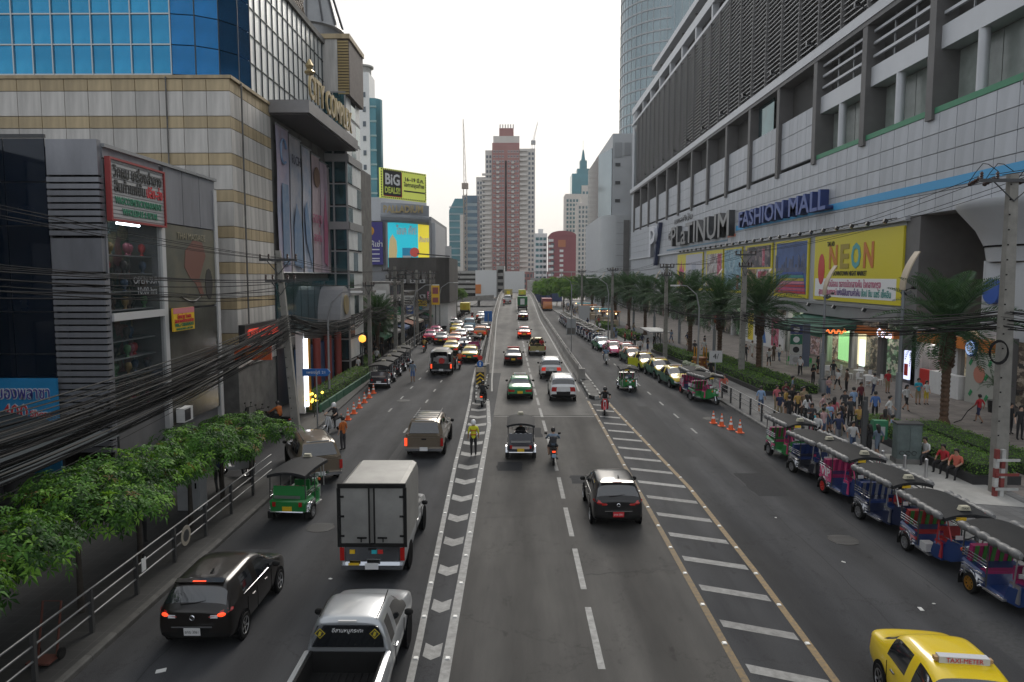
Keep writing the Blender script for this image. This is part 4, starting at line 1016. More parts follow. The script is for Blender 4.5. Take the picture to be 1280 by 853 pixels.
# lit shop interiors: ceiling tubes the photograph shows glowing
for y,L in ((60,4),(66,5),(71,4),(77,3),(51,3)):
    wpart(MB().box(30.7,30.9,y,y+L,3.3,3.36), 'tube_light', M_lamp, MALL)
wpart(MB().box(30.95,31.0,64.0,67.0,0.4,3.2), 'lit_wall', mat('lit_cream_wall',(0.9,0.8,0.5),0.6,emit=0.9), MALL)
wpart(MB().box(30.95,31.0,67.2,69.4,0.4,3.2), 'lit_wall', mat('lit_green_wall',(0.35,0.75,0.3),0.6,emit=0.8), MALL)
wpart(MB().box(29.8,29.95,61.9,62.7,0.6,2.9), 'light_box', mat('lit_lightbox',(0.7,0.85,0.75),0.5,emit=0.9), MALL)
wpart(MB().box(29.75,29.95,54.6,55.3,0.5,2.7), 'light_box', mat('lit_lightbox_b',(0.6,0.65,0.9),0.5,emit=0.9), MALL)
wpart(MB().box(29.72,29.76,54.7,55.2,0.8,1.7), 'printed_field', M_red, MALL)
wpart(MB().box(29.7,30.0,51.6,53.0,0.15,1.6), 'counter', M_red, MALL)
wpart(MB().box(29.4,30.0,47.8,51.2,0.15,1.7), 'counter', M_white, MALL)
w_ = wpart(MB().box(29.6,29.9,44.4,47.4,0.15,3.4), 'menu_wall', mat('menu_wall',(0.42,0.42,0.38),0.6), MALL)
wpart(MB().cyl((29.56,46.0,2.1),(29.6,46.0,2.1),0.55,n=18), 'printed_roundel', mat('print_peach',(0.5,0.2,0.14),0.6), MALL)
for y,z in ((45.2,0.7),(46.8,0.8),(45.0,2.9),(46.9,2.8),(45.3,2.0)): wpart(MB().obox((29.58,y,z),(0.03,0.22,0.4),(0.6,0,0)), 'printed_leaf', M_green, MALL)
AW = thing('shop_awning', 'wide green fabric awning over the lit shop', 'awning', (30,68,0))
wpart(MB().add([(30,62.8,4.55),(30,75.5,4.55),(26.6,75.0,3.35),(26.6,63.2,3.35)],[(0,1,2,3)]).add([(26.6,75.0,3.35),(26.6,63.2,3.35),(26.62,63.2,3.0),(26.62,75.0,3.0)],[(0,1,2,3)]).add([(30,62.8,4.55),(26.6,63.2,3.35),(26.6,63.2,3.0),(30,62.8,3.9)],[(0,1,2,3)]), 'awning_cloth', mat('awning_green',(0.02,0.13,0.085),0.7,var=0.2,vscale=1), AW)
for y in (63.3,67.2,71.1,74.9): wpart(MB().cyl((26.65,y,0.14),(26.65,y,3.3),0.045,n=8), 'post', M_grey, AW)
wpart(MB().tube([(26.9+0.13*i,62.75,3.55+0.22*math.sin(i*1.7)) for i in range(14)],0.07,6), 'script_sign', mat('lit_orange_letters',(1.0,0.25,0.06),0.5,emit=1.0), AW)
# entrance recess at the near end with the bowl shaped balcony
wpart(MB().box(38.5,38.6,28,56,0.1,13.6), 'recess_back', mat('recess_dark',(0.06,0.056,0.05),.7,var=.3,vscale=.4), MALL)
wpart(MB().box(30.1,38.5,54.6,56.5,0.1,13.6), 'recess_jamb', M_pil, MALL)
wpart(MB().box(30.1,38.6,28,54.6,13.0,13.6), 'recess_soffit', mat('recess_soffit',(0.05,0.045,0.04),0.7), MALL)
for y in (53.2,50.6): wpart(MB().box(38.3,38.5,y-1.0,y+0.9,7.6,12.6), 'window', mat('warm_window',(0.30,0.22,0.07),0.2,var=0.5,vscale=0.8), MALL)
wpart(MB().box(38.2,38.3,52.6,53.8,4.9,6.4), 'lit_window', mat('lit_warm_window',(1.0,0.85,0.5),0.5,emit=1.4), MALL)
BB = [(3.6,0),(3.75,0.9),(4.3,2.0),(5.3,3.2),(5.5,3.5),(5.5,3.75),(5.2,3.75)]
wpart(MB().lathe(BB,(33.5,45.4,9.3),36), 'balcony', M_pl2, MALL, 40)
wpart(MB().lathe([(3.8,0),(3.84,0.06),(3.8,0.12)],(33.5,45.4,10.2),36), 'balcony_line', M_dark, MALL)
wpart(MB().cyl((31.6,48.6,0.1),(31.6,48.6,9.4),0.4,n=16), 'column', M_pl2, MALL, 40)
wpart(MB().box(30.4,34.5,36,47.2,4.4,9.2), 'entrance_wall', M_pl2, MALL)
wpart(MB().cyl((30.1,46.2,7.4),(30.4,46.2,7.4),0.8,n=20), 'round_emblem', M_blue, MALL)
wpart(MB().box(29.9,34.5,53.5,54.6,0.1,4.4), 'pier', M_pl2, MALL)
o = wpart(extra, 'distant_panels', M_pl, MALL); o['kind'] = 'stuff'
# ------------------------------------------------------------------ buildings down the avenue
M_win_f = mat('far_window', (0.10,0.12,0.14), 0.15, 0.3)
M_brick = mat('tower_brick', (0.36,0.155,0.14), 0.8, var=0.15, vscale=0.15)
M_cream = mat('tower_cream', (0.64,0.60,0.55), 0.8, var=0.12, vscale=0.15)
M_redbl = mat('red_block_wall', (0.30,0.085,0.10), 0.7, var=0.15, vscale=0.2)
M_tealg = mat('office_teal_glass', (0.085,0.24,0.28), 0.15, 0.5, var=0.3, vscale=0.12)
M_greygl = mat('grey_curtain_glass', (0.26,0.32,0.34), 0.12, 0.75, var=0.25, vscale=0.1)
M_render = mat('stained_render', (0.5,0.48,0.45), 0.85, var=0.4, vscale=0.35, stretch=(1,1,0.4))
M_old = mat('old_dark_render', (0.085,0.08,0.075), 0.9, var=0.5, vscale=0.4, stretch=(1,1,0.3))
def bldg(name, label, x, y, cat='building'): return thing(name, label, cat, (x,y,0))
def floors(t, x0, x1, yf, z0, z1, fh, cols, wm, wfrac=0.6, hfrac=0.55, out=0.12, name='window'):
    """A far facade's windows: one real pane box for each, joined as a part because each is a few pixels."""
    mb = MB(); n = int((z1-z0)/fh); w = (x1-x0)/cols
    for j in range(n):
        for i in range(cols):
            cx = x0+w*(i+0.5); z = z0+fh*(j+0.5)
            mb.box(cx-w*wfrac/2,cx+w*wfrac/2,yf-out,yf+0.2,z-fh*hfrac/2,z+fh*hfrac/2)
    o = wpart(mb, name, wm, t); o['kind'] = 'stuff'; return o
def side_floors(t, xf, s, y0, y1, z0, z1, fh, cols, wm, wfrac=0.6, hfrac=0.55):
    mb = MB(); n = int((z1-z0)/fh); w = (y1-y0)/cols
    for j in range(n):
        for i in range(cols):
            cy = y0+w*(i+0.5); z = z0+fh*(j+0.5)
            mb.box(min(xf+s*0.12,xf-s*0.2),max(xf+s*0.12,xf-s*0.2),cy-w*wfrac/2,cy+w*wfrac/2,z-fh*hfrac/2,z+fh*hfrac/2)
    o = wpart(mb, 'window', wm, t); o['kind'] = 'stuff'; return o
def balconies(t, x0, x1, yf, z0, z1, fh, m, d=1.2):
    mb = MB(); z = z0
    while z < z1: mb.box(x0,x1,yf-d,yf+0.1,z,z+0.25).box(x0,x1,yf-d,yf-d+0.12,z+0.25,z+1.15); z += fh
    o = wpart(mb, 'balcony', m, t); o['kind'] = 'stuff'; return o
# --- brick red and cream apartment tower
T = bldg('apartment_tower', 'tall brick red and cream apartment tower rising behind the flyover', -7, 420)
wpart(MB().box(-23.9,-16.2,421,440,0,65), 'side_wing', M_cream, T)
wpart(MB().box(-18.6,-14.5,420.5,440,0,80), 'side_wing', M_cream, T)
wpart(MB().box(0.9,10.0,421,440,0,81), 'side_wing', M_cream, T)
wpart(MB().box(-14.6,1.0,419.5,440,0,84), 'brick_core', M_brick, T)
wpart(MB().box(-14.0,-1.0+2,420.5,438,84,88), 'crown', M_cream, T)
wpart(MB().box(-10.6,-2.4,421,436,88,92.5), 'crown_block', M_brick, T)
for i in range(6): wpart(MB().box(-10.4+1.5*i,-9.7+1.5*i,420.7,422,92.5,94.6), 'crown_fin', M_cream, T)
wpart(MB().box(-7.3,-6.3,419.3,419.6,10,74), 'dark_slot', M_dark, T)
floors(T,-14.3,-7.6,419.5,9,83,2.75,4,M_cream,0.62,0.5,0.1,'window_frame')
floors(T,-14.3,-7.6,419.42,9,83,2.75,4,M_win_f,0.46,0.36)
floors(T,-6.0,0.8,419.5,9,83,2.75,4,M_cream,0.62,0.5,0.1,'window_frame')
floors(T,-6.0,0.8,419.42,9,83,2.75,4,M_win_f,0.46,0.36)
floors(T,-23.6,-18.8,421,8,64,2.75,3,M_win_f); floors(T,-18.4,-14.8,420.5,64,79,2.75,2,M_win_f)
balconies(T,-20.5,-15.4,420.8,8,66,2.75,M_cream); balconies(T,1.2,5.6,420.8,8,80,2.75,M_cream)
balconies(T,-12.2,-10.6,419.4,9,74,2.75,M_cream,0.9); balconies(T,-3.6,-2.0,419.4,9,74,2.75,M_cream,0.9)
floors(T,5.8,9.6,421,8,80,2.75,2,M_win_f)
wpart(MB().box(1.0,18,405,420,0,10.6), 'podium', M_brick, T); floors(T,1.4,17.6,405,1,10,3,9,M_win_f)
# --- construction cranes
def crane(label, x, y, z1, zj, lean, m):
    t = bldg('tower_crane', label, x, y, 'crane')
    mb = MB()
    for dx in (-.7,.7):
        for dy in (-.7,.7): mb.box(dx-.1,dx+.1,dy-.1,dy+.1,0,z1)
    z = 0
    while z < z1-2:
        for s in (-1,1): mb.cyl((-.7*s,-.7,z),(.7*s,-.7,z+2),0.08,n=4).cyl((-.7*s,.7,z),(.7*s,.7,z+2),0.08,n=4)
        z += 2
    mb.build('mast', m, t)
    MB().box(-1.3,1.3,-1.3,1.3,z1,z1+2.2).build('cab', m, t)
    L = zj-z1; jb = MB()
    for dx in (-.45,.45): jb.cyl((dx,0,z1+2),(dx*0.3+lean,0,zj),0.12,0.07,4)
    for i in range(int(L/2.4)):
        a, b = i*2.4/L, (i+1)*2.4/L; s = 1 if i % 2 else -1
        jb.cyl((0.45*s*(1-.7*a)+lean*a,0,z1+2+(L-2)*a),(-0.45*s*(1-.7*b)+lean*b,0,z1+2+(L-2)*b),0.06,n=4)
    jb.build('jib', m, t); return t
crane('slim tower crane beside the teal office, tallest of the two', -21.6, 300, 44, 72, -0.6, mat('crane_rust',(0.33,0.27,0.22),0.7))
crane('small luffing crane on top of the brick apartment tower', 9.0, 425, 84, 97, 2.6, mat('crane_grey',(0.4,0.4,0.4),0.7))
# --- teal office block left of the tower
T = bldg('teal_office', 'teal glass office block left of the brick tower', -25, 330)
wpart(MB().prism([(-31.2,0),(-24.4,0),(-24.4,43.3),(-28.5,43.3),(-31.2,38)],'y',331,352), 'glass_slab', M_tealg, T)
wpart(MB().box(-25.4,-18.5,334,356,0,45), 'rear_slab', mat('office_blue_glass',(0.10,0.17,0.23),0.15,0.5,var=0.3,vscale=0.15), T)
mb = MB()
for j in range(13): mb.box(-31.1,-24.5,330.8,331,2+3.1*j,2.6+3.1*j).box(-24.3,-18.6,333.8,334,3+3.1*j,4.3+3.1*j)
wpart(mb, 'floor_band', mat('office_band',(0.30,0.36,0.38),0.5), T)['kind'] = 'stuff'
wpart(MB().box(-26.2,-24.2,330.5,331,0,36), 'pale_pier', M_cream, T)
# --- white slab block with stepped car park
T = bldg('car_park_building', 'white blank walled building with striped car park decks at the crest', -9, 260)
wpart(MB().box(-15.2,-7.6,260,275,0,10.4).box(-4.8,2.5,260,275,0,10.0), 'wall', M_white, T)
wpart(MB().box(-7.6,-4.8,261.5,275,0,12), 'stair_tower', M_render, T)
floors(T,-7.4,-5.0,261.5,2,11.5,2.3,1,M_dark,0.8,0.5)
for j in range(5): wpart(MB().box(-23,-15.3,261,275,2.2+1.75*j,3.2+1.75*j), 'deck', M_conc_l, T)
wpart(MB().box(-22.8,-15.3,263,275,0,10), 'deck_void', M_dark, T)
wpart(MB().box(-15.2,-13.2,259.8,260,2.0,5.3), 'orange_panel', M_orange_s, T)
# --- smaller blocks right of the tower
T = bldg('white_flats', 'slim white block of flats with balconies right of brick tower', 12, 380)
wpart(MB().box(9.0,15.4,380,396,0,30.5), 'wall', M_white, T); floors(T,9.3,15.2,380,3,29.5,2.9,3,M_pane_t,0.8,0.5)
wpart(MB().box(11,13.5,384,390,30.5,33), 'lift_house', M_white, T)
T = bldg('red_block', 'dark red block with barrel roof beside the grey tower', 20, 330)
wpart(MB().box(14.6,26.5,330,350,0,26.7), 'wall', M_redbl, T)
pr = [(20.5+6.1*math.cos(a),26.6+2.2*math.sin(a)) for a in [math.pi*k/12 for k in range(13)]]
fix_normals(wpart(MB().prism(pr,'y',329.8,350), 'roof', M_redbl, T).data)
wpart(MB().box(18.4,21.8,329.6,330,21.4,24.6), 'sign_panel', mat('faded_orange',(0.45,0.16,0.07),0.6), T)
floors(T,18.9,21.0,330,1,21,2.2,1,M_white,0.8,0.5); floors(T,14.8,17.0,330,3,24,2.6,1,M_win_f,0.7,0.5); balconies(T,14.0,16.2,330,3,24,2.6,M_white)
T = bldg('spire_tower', 'teal and cream tower with a stepped spire in the distance', 40, 480)
wpart(MB().box(31.4,42.4,480,500,0,62), 'wall', M_cream, T); wpart(MB().box(42.4,52,484,505,0,68), 'wall', M_cream, T)
wpart(MB().box(36,52,486,504,62,76), 'glass_crown', M_tealg, T)
wpart(MB().box(39.5,48,488,500,76,79.5), 'crown_step', M_tealg, T); wpart(MB().box(41.5,46.2,489,498,79.5,85), 'crown_step', M_tealg, T)
wpart(MB().prism([(42.4,85),(45.2,85),(44.2,92),(43.4,92)],'y',490,496).box(43.7,43.95,492.8,493.2,92,99), 'spire', M_tealg, T)
floors(T,31.8,42.2,480,3,60,2.8,5,M_tealg,0.6,0.6); floors(T,42.6,51.8,484,3,66,2.8,4,M_tealg,0.6,0.6)
T = bldg('cream_tower', 'cream residential tower tucked behind the grey annex', 40, 430)
wpart(MB().box(35.3,48,430,450,0,51), 'wall', M_cream, T); floors(T,35.6,47.6,430,4,50,2.7,6,M_greygl,0.55,0.6); wpart(MB().box(38,48,431,449,51,56), 'roof_storey', M_cream, T)
# --- grey annex and glass drum next to the mall
T = bldg('grey_annex', 'plain grey annex block with dark slot beyond the mall', 26, 200)
M_annex = mat('annex_panel',(0.46,0.475,0.49),0.5,0.1,var=0.1,vscale=0.3)
wpart(MB().prism([(24.0,218),(26.4,206),(36,206),(36,250),(24.0,250)],'z',24,44), 'upper_wall', M_greygl, T)
wpart(MB().box(26.6,37,205.8,250,24,48), 'wall', M_annex, T)
pts = [(36,202),(28.0,202)]+[(28.0-4.6*math.sin(a),206.6-4.6*math.cos(a)) for a in [math.pi/2*k/10 for k in range(1,11)]]+[(23.4,250),(36,250)]
fix_normals(wpart(MB().prism(pts,'z',0,25.2), 'rounded_wall', M_annex, T).data)
wpart(MB().box(29.4,31.0,201.8,202.2,0.2,23.8), 'dark_slot', M_pil, T)
mb = MB()
for z in (5,8,11,14,17,20,23): mb.box(27.4,36,201.92,202.0,z,z+0.07)
wpart(mb,'panel_joint',M_pil,T)
for z in (29,34,39): wpart(MB().box(27.4,28.8,205.6,205.8,z,z+0.9), 'vent', M_dgrey, T)
wpart(MB().box(27.2,29.2,205.6,205.8,41.5,45.5).box(29.9,31.6,205.6,205.8,42,45.5), 'vent', M_grey, T)
T = bldg('glass_drum_tower', 'tall curved glass tower rising behind the far end of the mall', 48, 226)
prof = [[(48+16.6*math.cos(a),226+16.6*math.sin(a),z) for a in [2*math.pi*k/48 for k in range(48)]] for z in (0,96)]
wpart(MB().loft(prof,True,True), 'glass_drum', M_greygl, T, 30)
mb = MB()
for j in range(30):
    z = 3+3.1*j; mb.loft([[(48+r*math.cos(a),226+r*math.sin(a),z+dz) for a in [math.pi+2*math.pi*(k-12)/64 for k in range(26)]] for r,dz in ((16.62,0),(16.78,0.05),(16.78,0.45),(16.62,0.5))], False)
wpart(mb, 'floor_band', mat('drum_band',(0.36,0.37,0.38),0.4,0.3), T)['kind'] = 'stuff'
mb = MB()
for k in range(-12,14):
    a = math.pi+k*math.pi/26; mb.cyl((48+16.65*math.cos(a),226+16.65*math.sin(a),0),(48+16.65*math.cos(a),226+16.65*math.sin(a),96),0.07,n=4)
wpart(mb, 'mullion', M_mull, T)['kind'] = 'stuff'
# --- left: cinema mall with billboards
T = bldg('grey_market_mall', 'grey mall with a curved cornice lettered PALLADIUM', -22, 130)
wpart(MB().box(-60,-15.6,131,160,0,19.0), 'wall', mat('palladium_grey',(0.34,0.35,0.37),0.6,var=0.15,vscale=0.4), T)
wpart(MB().box(-60,-24.4,130.4,160,18.2,22.4), 'upper_wall', M_pl2, T)
mb = MB(); prof = []
for z,r in ((18.0,0.4),(18.4,1.0),(18.9,1.3),(19.3,1.3),(19.5,0.9),(21.4,0.7)):
    prof.append([(-24.4+8.6*k/12, 130.6-r-1.6*math.sin(math.pi*k/12), z-0.6*k/12) for k in range(13)])
fix_normals(wpart(mb.loft(prof,False), 'curved_cornice', mat('cornice_grey',(0.30,0.32,0.35),0.5,var=0.1,vscale=0.5), T).data)
lettering('PALLADIUM', 1.75, M_gold, T, Vector((-20.1,127.9,20.0))-T.location, (R(90),0,R(3)), depth=0.3, width=6.9, bold=0.04)
wpart(MB().box(-15.6,-14.9,131.5,150,0,18), 'side_fin', M_pl2, T)
def billboard(label, x0, x1, y0, y1, z0, z1, cat='billboard'):
    """Board from (x0,y0) to (x1,y1) facing the avenue; local +X runs along it."""
    L = math.hypot(x1-x0,y1-y0); t = thing('billboard', label, cat, (x0,y0,z0), math.atan2(y1-y0,x1-x0))
    return t, L, z1-z0
t, L, h = billboard('yellow BIG DEALS rooftop billboard with black dashed border', -24.4, -17.4, 130, 139, 22.3, 27.6)
MB().box(0,L,0,0.4,0,h).build('board', mat('billboard_lime',(0.78,0.86,0.16),0.5,emit=0.12), t)  # slight glow put into the board colour to brighten it
MB().box(0.0,L,-0.02,0,-0.9,-0.05).build('white_strip', M_ink_w, t)
mb = MB()
for i in range(24):
    x = 0.15+(L-0.3)*i/24; d = (L-0.3)/48; mb.box(x,x+d,-0.03,0,0.08,0.3).box(x,x+d,-0.03,0,h-0.3,h-0.08)
for i in range(10): z = 0.4+(h-0.8)*i/10; mb.box(0.08,0.3,-0.03,0,z,z+0.28).box(L-0.3,L-0.08,-0.03,0,z,z+0.28)
mb.build('dashed_border', M_ink, t)['kind'] = 'stuff'
MB().box(0.7,5.1,-0.05,0,0.4,4.9).build('red_field', M_red, t); MB().box(0.6,4.95,-0.08,0,0.55,5.0).build('black_field', M_ink, t)
lettering('BiG',2.7,M_ink_w,t,(2.75,-0.1,3.35),FACE_S,width=3.5,bold=0.08); lettering('DEALS!!',1.5,mat('lime_text',(0.75,0.85,0.15),0.5),t,(2.75,-0.1,1.45),FACE_S,width=3.7,bold=0.05)
lettering('16–19 มี.ค.',0.95,M_ink,t,(8.2,-0.05,3.8),FACE_S,width=4.8,bold=0.03); lettering('โอกาสสุดท้าย',0.95,M_ink,t,(8.2,-0.05,2.8),FACE_S,width=5.2,bold=0.03)
MB().box(5.6,11.0,-0.03,0,1.55,1.8).build('printed_bar', M_ink, t)
t, L, h = billboard('turquoise video billboard with a cartoonish figure and yellow edge panel', -23.6, -15.6, 129.9, 130.3, 9.2, 18.2)
MB().box(0,L,0,0.4,0,h).build('board', M_grey, t)
MB().box(0.35,5.75,-0.03,0,0.5,h-0.3).build('turquoise_field', mat('lit_turquoise',(0.02,0.50,0.62),0.5,emit=0.4), t)
MB().box(5.75,L-0.3,-0.03,0,0.5,h-0.5).build('yellow_field', mat('lit_yellow',(0.85,0.70,0.05),0.5,emit=0.35), t)
lettering('โอเค คัก!',1.9,M_ink_w,t,(3.7,-0.06,7.2),FACE_S,width=3.6,bold=0.06); lettering('สั่งเลย',1.2,M_ink_w,t,(6.8,-0.06,5.6),FACE_S,width=1.7,bold=0.04)
fix_normals(MB().prism([(0.4,0.6),(1.6,0.6),(2.0,3.6),(1.9,5.4),(1.2,6.6),(0.7,5.8),(0.5,4.0)],'y',-0.05,-0.03).build('printed_figure', mat('lit_cream',(0.8,0.62,0.3),0.5,emit=0.12), t).data)
MB().box(2.9,4.6,-0.06,-0.03,1.2,4.2).build('printed_jars', mat('lit_blue',(0.02,0.28,0.5),0.5,emit=0.12), t); MB().box(3.0,4.5,-0.08,-0.06,1.4,2.8).build('printed_label', M_ink_w, t)
MB().cyl((5.1,-0.03,3.4),(5.1,-0.07,3.4),0.85,n=18).build('printed_fruit', mat('lit_coral',(0.7,0.1,0.08),0.5,emit=0.1), t)
t, L, h = billboard('purple blue billboard with white Thai text left of the video billboard', -30, -24.0, 130.1, 130.1, 10.4, 18.0)
MB().box(0,L-0.2,0,0.3,0,h).build('board', M_purple, t)
MB().lathe([(0.75,0),(0.9,0.03),(0.75,0.06)],n=20).build('printed_ring', M_gold_b, t, loc=(3.4,-0.02,6.0), rot=(R(90),0,0))
lettering('D',1.3,M_gold_b,t,(3.4,-0.03,6.0)); lettering('งานให้เช่า',1.3,M_ink_w,t,(3.6,-0.03,3.6),width=4.4,bold=0.02)
for z in (2.6,1.8,1.0,0.55): MB().box(2.0,5.2,-0.03,0,z,z+0.2).build('printed_bar', M_ink_w, t)
t, L, h = billboard('pale banner billboard behind the old dark block', -17.6, -13.9, 150, 152, 8.0, 14.6)
MB().box(0,L,0,0.3,0,h).build('board', M_white, t); MB().box(0.2,L-0.2,-0.03,0,2.2,2.9).build('printed_bar', M_redbl, t)
MB().box(L/2-.2,L/2+.2,0.4,0.8,-8,h).build('mast', M_dgrey, t)
# --- white and teal residential tower above the left mall
T = bldg('white_teal_tower', 'white and teal curved residential tower behind the left mall', -30, 150)
wpart(MB().box(-34,-30.2,150,156,0,49.5), 'wall', M_white, T); wpart(MB().lathe([(1.7,0),(1.7,1.2),(2.2,1.3),(2.2,1.6)],(-31.8,152,49.5),18), 'roof_drum', M_conc_l, T)
pts = [(-30.2,150.3),(-29.0,150.5),(-28.2,151.5),(-28.0,152.4),(-28.4,154),(-30.2,154)]
fix_normals(wpart(MB().prism(pts,'z',0,44.5), 'teal_bow', M_tealg, T).data)
floors(T,-33.8,-30.4,150,3,48,2.9,2,M_win_f,0.35,0.35)
mb = MB()
for j in range(15): mb.box(-30.2,-28.9,150.2,150.5,2+2.9*j,2.35+2.9*j)
wpart(mb,'floor_band',mat('bow_band',(0.30,0.42,0.42),0.5),T)['kind'] = 'stuff'
# --- old dark block and the run of low shop houses on the left
T = bldg('old_dark_block', 'weathered dark concrete block with rounded corner above the left shops', -15, 110)
pts = [(-20,112),(-12.4,110.2),(-11.2,110.9),(-10.6,112.2),(-10.6,128),(-20,128)]
fix_normals(wpart(MB().prism(pts,'z',4.2,11.2), 'wall', M_old, T).data)
fix_normals(wpart(MB().prism([(-20,112.2),(-12.4,110.6),(-10.9,112.4),(-10.9,128),(-20,128)],'z',0,4.2), 'lower_wall', M_white, T).data)
wpart(MB().obox((-13.0,112,11.6),(5.0,1.4,0.15),(0,0.08,0.1)), 'roof_sheet', M_dgrey, T)
for i in range(6): wpart(MB().box(-19.4+1.2*i,-18.6+1.2*i,111.0-0.2*i,112.2,7.2,9.0), 'shutter', M_conc_d, T)
random.seed(21)
tones = [(0.55,0.54,0.51),(0.34,0.33,0.31),(0.62,0.61,0.59),(0.26,0.25,0.24),(0.46,0.42,0.36),(0.56,0.57,0.58)]
what = ['pale low shop house nearest the turret','grey shuttered shop house with an orange sign board','white flat roofed shop house half way along','dark narrow shop house behind the utility poles','tan shop house with rows of shutters','light grey shop house below the old block','grey shop house beyond the old dark block','dim brown shop house near the flyover branch','pale far shop house beside the branch ramp','last low shop house before the branch ramp']
y = 71.0
for i in range(10):
    d = random.uniform(7,12); h = (6.6,4.8,7.4,6.0,4.6,7.2,6.0,7.5,6.5,8)[i]; xf = (-15.6,-15.2,-15.9,-15.3,-15.0,-14.6,-14.9,-15.2,-15.0,-15.4)[i]
    T = bldg('shop_house', what[i], xf, y); T['group'] = 'low shop houses along the left pavement'
    m = mat('shop_house_%d' % (i % 6), tones[i % 6], 0.85, var=0.4, vscale=0.5)
    wpart(MB().box(xf-12,xf,y,y+d-0.15,0,h), 'wall', m, T)
    wpart(MB().box(xf-12,xf+0.15,y,y+d-0.15,h,h+0.25), 'parapet', M_conc_d, T)
    wpart(MB().box(xf,xf+1.5,y+.2,y+d-.3,3.0,3.12), 'canopy', M_conc_d, T)
    wpart(MB().box(xf-0.02,xf+0.05,y+.4,y+d-.5,0.15,2.9), 'shop_opening', M_dark, T)
    n = int(d/1.7)
    for k in range(n):
        for z in (3.9, 6.0):
            if z+1.3 < h: wpart(MB().box(xf-0.02,xf+0.08,y+.5+1.7*k,y+1.6+1.7*k,z,z+1.2), 'window', M_win_f, T)
    if i in (1,4): wpart(MB().box(xf,xf+0.3,y+1,y+d-1,3.3,4.3), 'sign_board', M_orange_s if i == 1 else M_teal, T)
    wpart(MB().box(xf-7,xf-5,y+1,y+3,h,h+1.5), 'roof_tank', M_conc_l if i % 2 else M_grey, T)
    if i in (0,2): wpart(MB().box(xf-11,xf-0.4,y-0.06,y,3.6,h-0.8), 'side_band', M_white, T)
    y += d
T = thing('sign_board', 'orange vertical shop sign projecting over the left pavement', 'sign', (-11.4,100,4.4))
MB().box(-.55,.55,-.1,.1,0,2.7).build('board', M_yellow_p, T); MB().box(-.4,.4,-.13,-.1,1.5,2.4).box(-.4,.4,-.13,-.1,0.3,1.0).build('printed_field', M_redbl, T); MB().cyl((0,0,-4.4),(0,0,0),0.07).build('post', M_dgrey, T)
# --- right, beyond the mall: low awnings under the trees and a blue market block
T = bldg('blue_market_block', 'low blue hoarding block beside the flyover crest', 10, 235)
wpart(MB().box(6,14.5,235,250,0,6.2), 'wall', mat('hoarding_blue',(0.06,0.09,0.22),0.6,var=0.3,vscale=0.3), T); wpart(MB().box(6.8,11,234.9,235,2.4,5.4), 'printed_field', M_conc_l, T)
T = bldg('tan_footbridge', 'pale roofed footbridge crossing beyond the crest', 12, 250)
wpart(MB().box(4.5,34,252,256,6.8,7.6).box(4.0,36,251,257,9.6,9.9), 'deck', M_conc_l, T)
for i in range(9): wpart(MB().box(5+3.4*i,5.25+3.4*i,252,252.3,7.6,9.6), 'post', M_grey, T)
for x in (6,18,30): wpart(MB().box(x,x+1.2,253,254.5,0,6.8), 'pier', M_conc_d, T)
T = bldg('far_street_wall', 'grey row of distant low blocks closing the avenue on the left', -40, 275)
for i in range(7): wpart(MB().box(-75+7.5*i,-68+7.5*i,276+i%3,290,0,6+3*((i*5)%4)), 'block', [M_render,M_conc_l,M_old][i % 3], T)
T = bldg('far_right_wall', 'pale row of distant low blocks behind the roadside trees', 20, 275)
for i in range(5): wpart(MB().box(4+6.5*i,10+6.5*i,290+i%3,300,0,6.5+2*((i*3)%3)), 'block', [M_conc_l,M_render,M_tan][i % 3], T)

random.seed(33)
SG = [('red','vertical red shop sign over the left pavement nearest the turret',(0.5,0.04,0.04)),('green','green shop sign board over the left shops',(0.04,0.28,0.12)),('white','white shop sign board with dark bars on the left',(0.6,0.6,0.58)),('blue','blue shop sign board on the left frontage',(0.05,0.14,0.42)),('yellow','yellow shop sign board before the old block',(0.65,0.48,0.04)),
      ('pink','pink shop sign board beside the old block',(0.6,0.15,0.25)),('teal','teal shop sign board below the old block',(0.04,0.33,0.36)),('cream','cream shop sign board past the old block',(0.55,0.48,0.36)),('crimson','crimson shop sign board far along the left',(0.45,0.03,0.08)),('violet','violet shop sign board near the branch ramp',(0.2,0.08,0.35))]
for i,(nm,lb,c) in enumerate(SG):
    y = 72+7.6*i; x = -14.2+.5*(i % 3); z = 3.4+.7*(i % 3); t = thing('shop_sign', lb, 'sign', (x,y,z), R(random.uniform(-15,15)), 'small signs along the left shops')
    w, h = ((.9,1.8),(1.6,.9),(1.2,1.2))[i % 3]; b_ = MB().box(-w/2,w/2,-.08,.08,0,h).build('board', mat('left_sign_'+nm,c,.5,var=.2,vscale=2), t)
    for k in range(3): MB().box(-w*.38,w*.38-.12*k,-.1,-.08,h*(.2+.26*k),h*(.2+.26*k)+.1*h).build('printed_bar', M_ink_w if nm not in ('white','cream','yellow') else M_ink, b_)
    MB().cyl((-w/2,0,h*.5),(-w/2-1.0,0,h*.5),.03,n=5).build('bracket', M_dgrey, t)
AWN = [('striped_green',(0.04,0.2,0.1)),('grey',(0.25,0.25,0.25)),('blue',(0.04,0.1,0.25)),('rust',(0.3,0.1,0.05)),('cream',(0.45,0.42,0.35)),('dark',(0.06,0.06,0.07))]
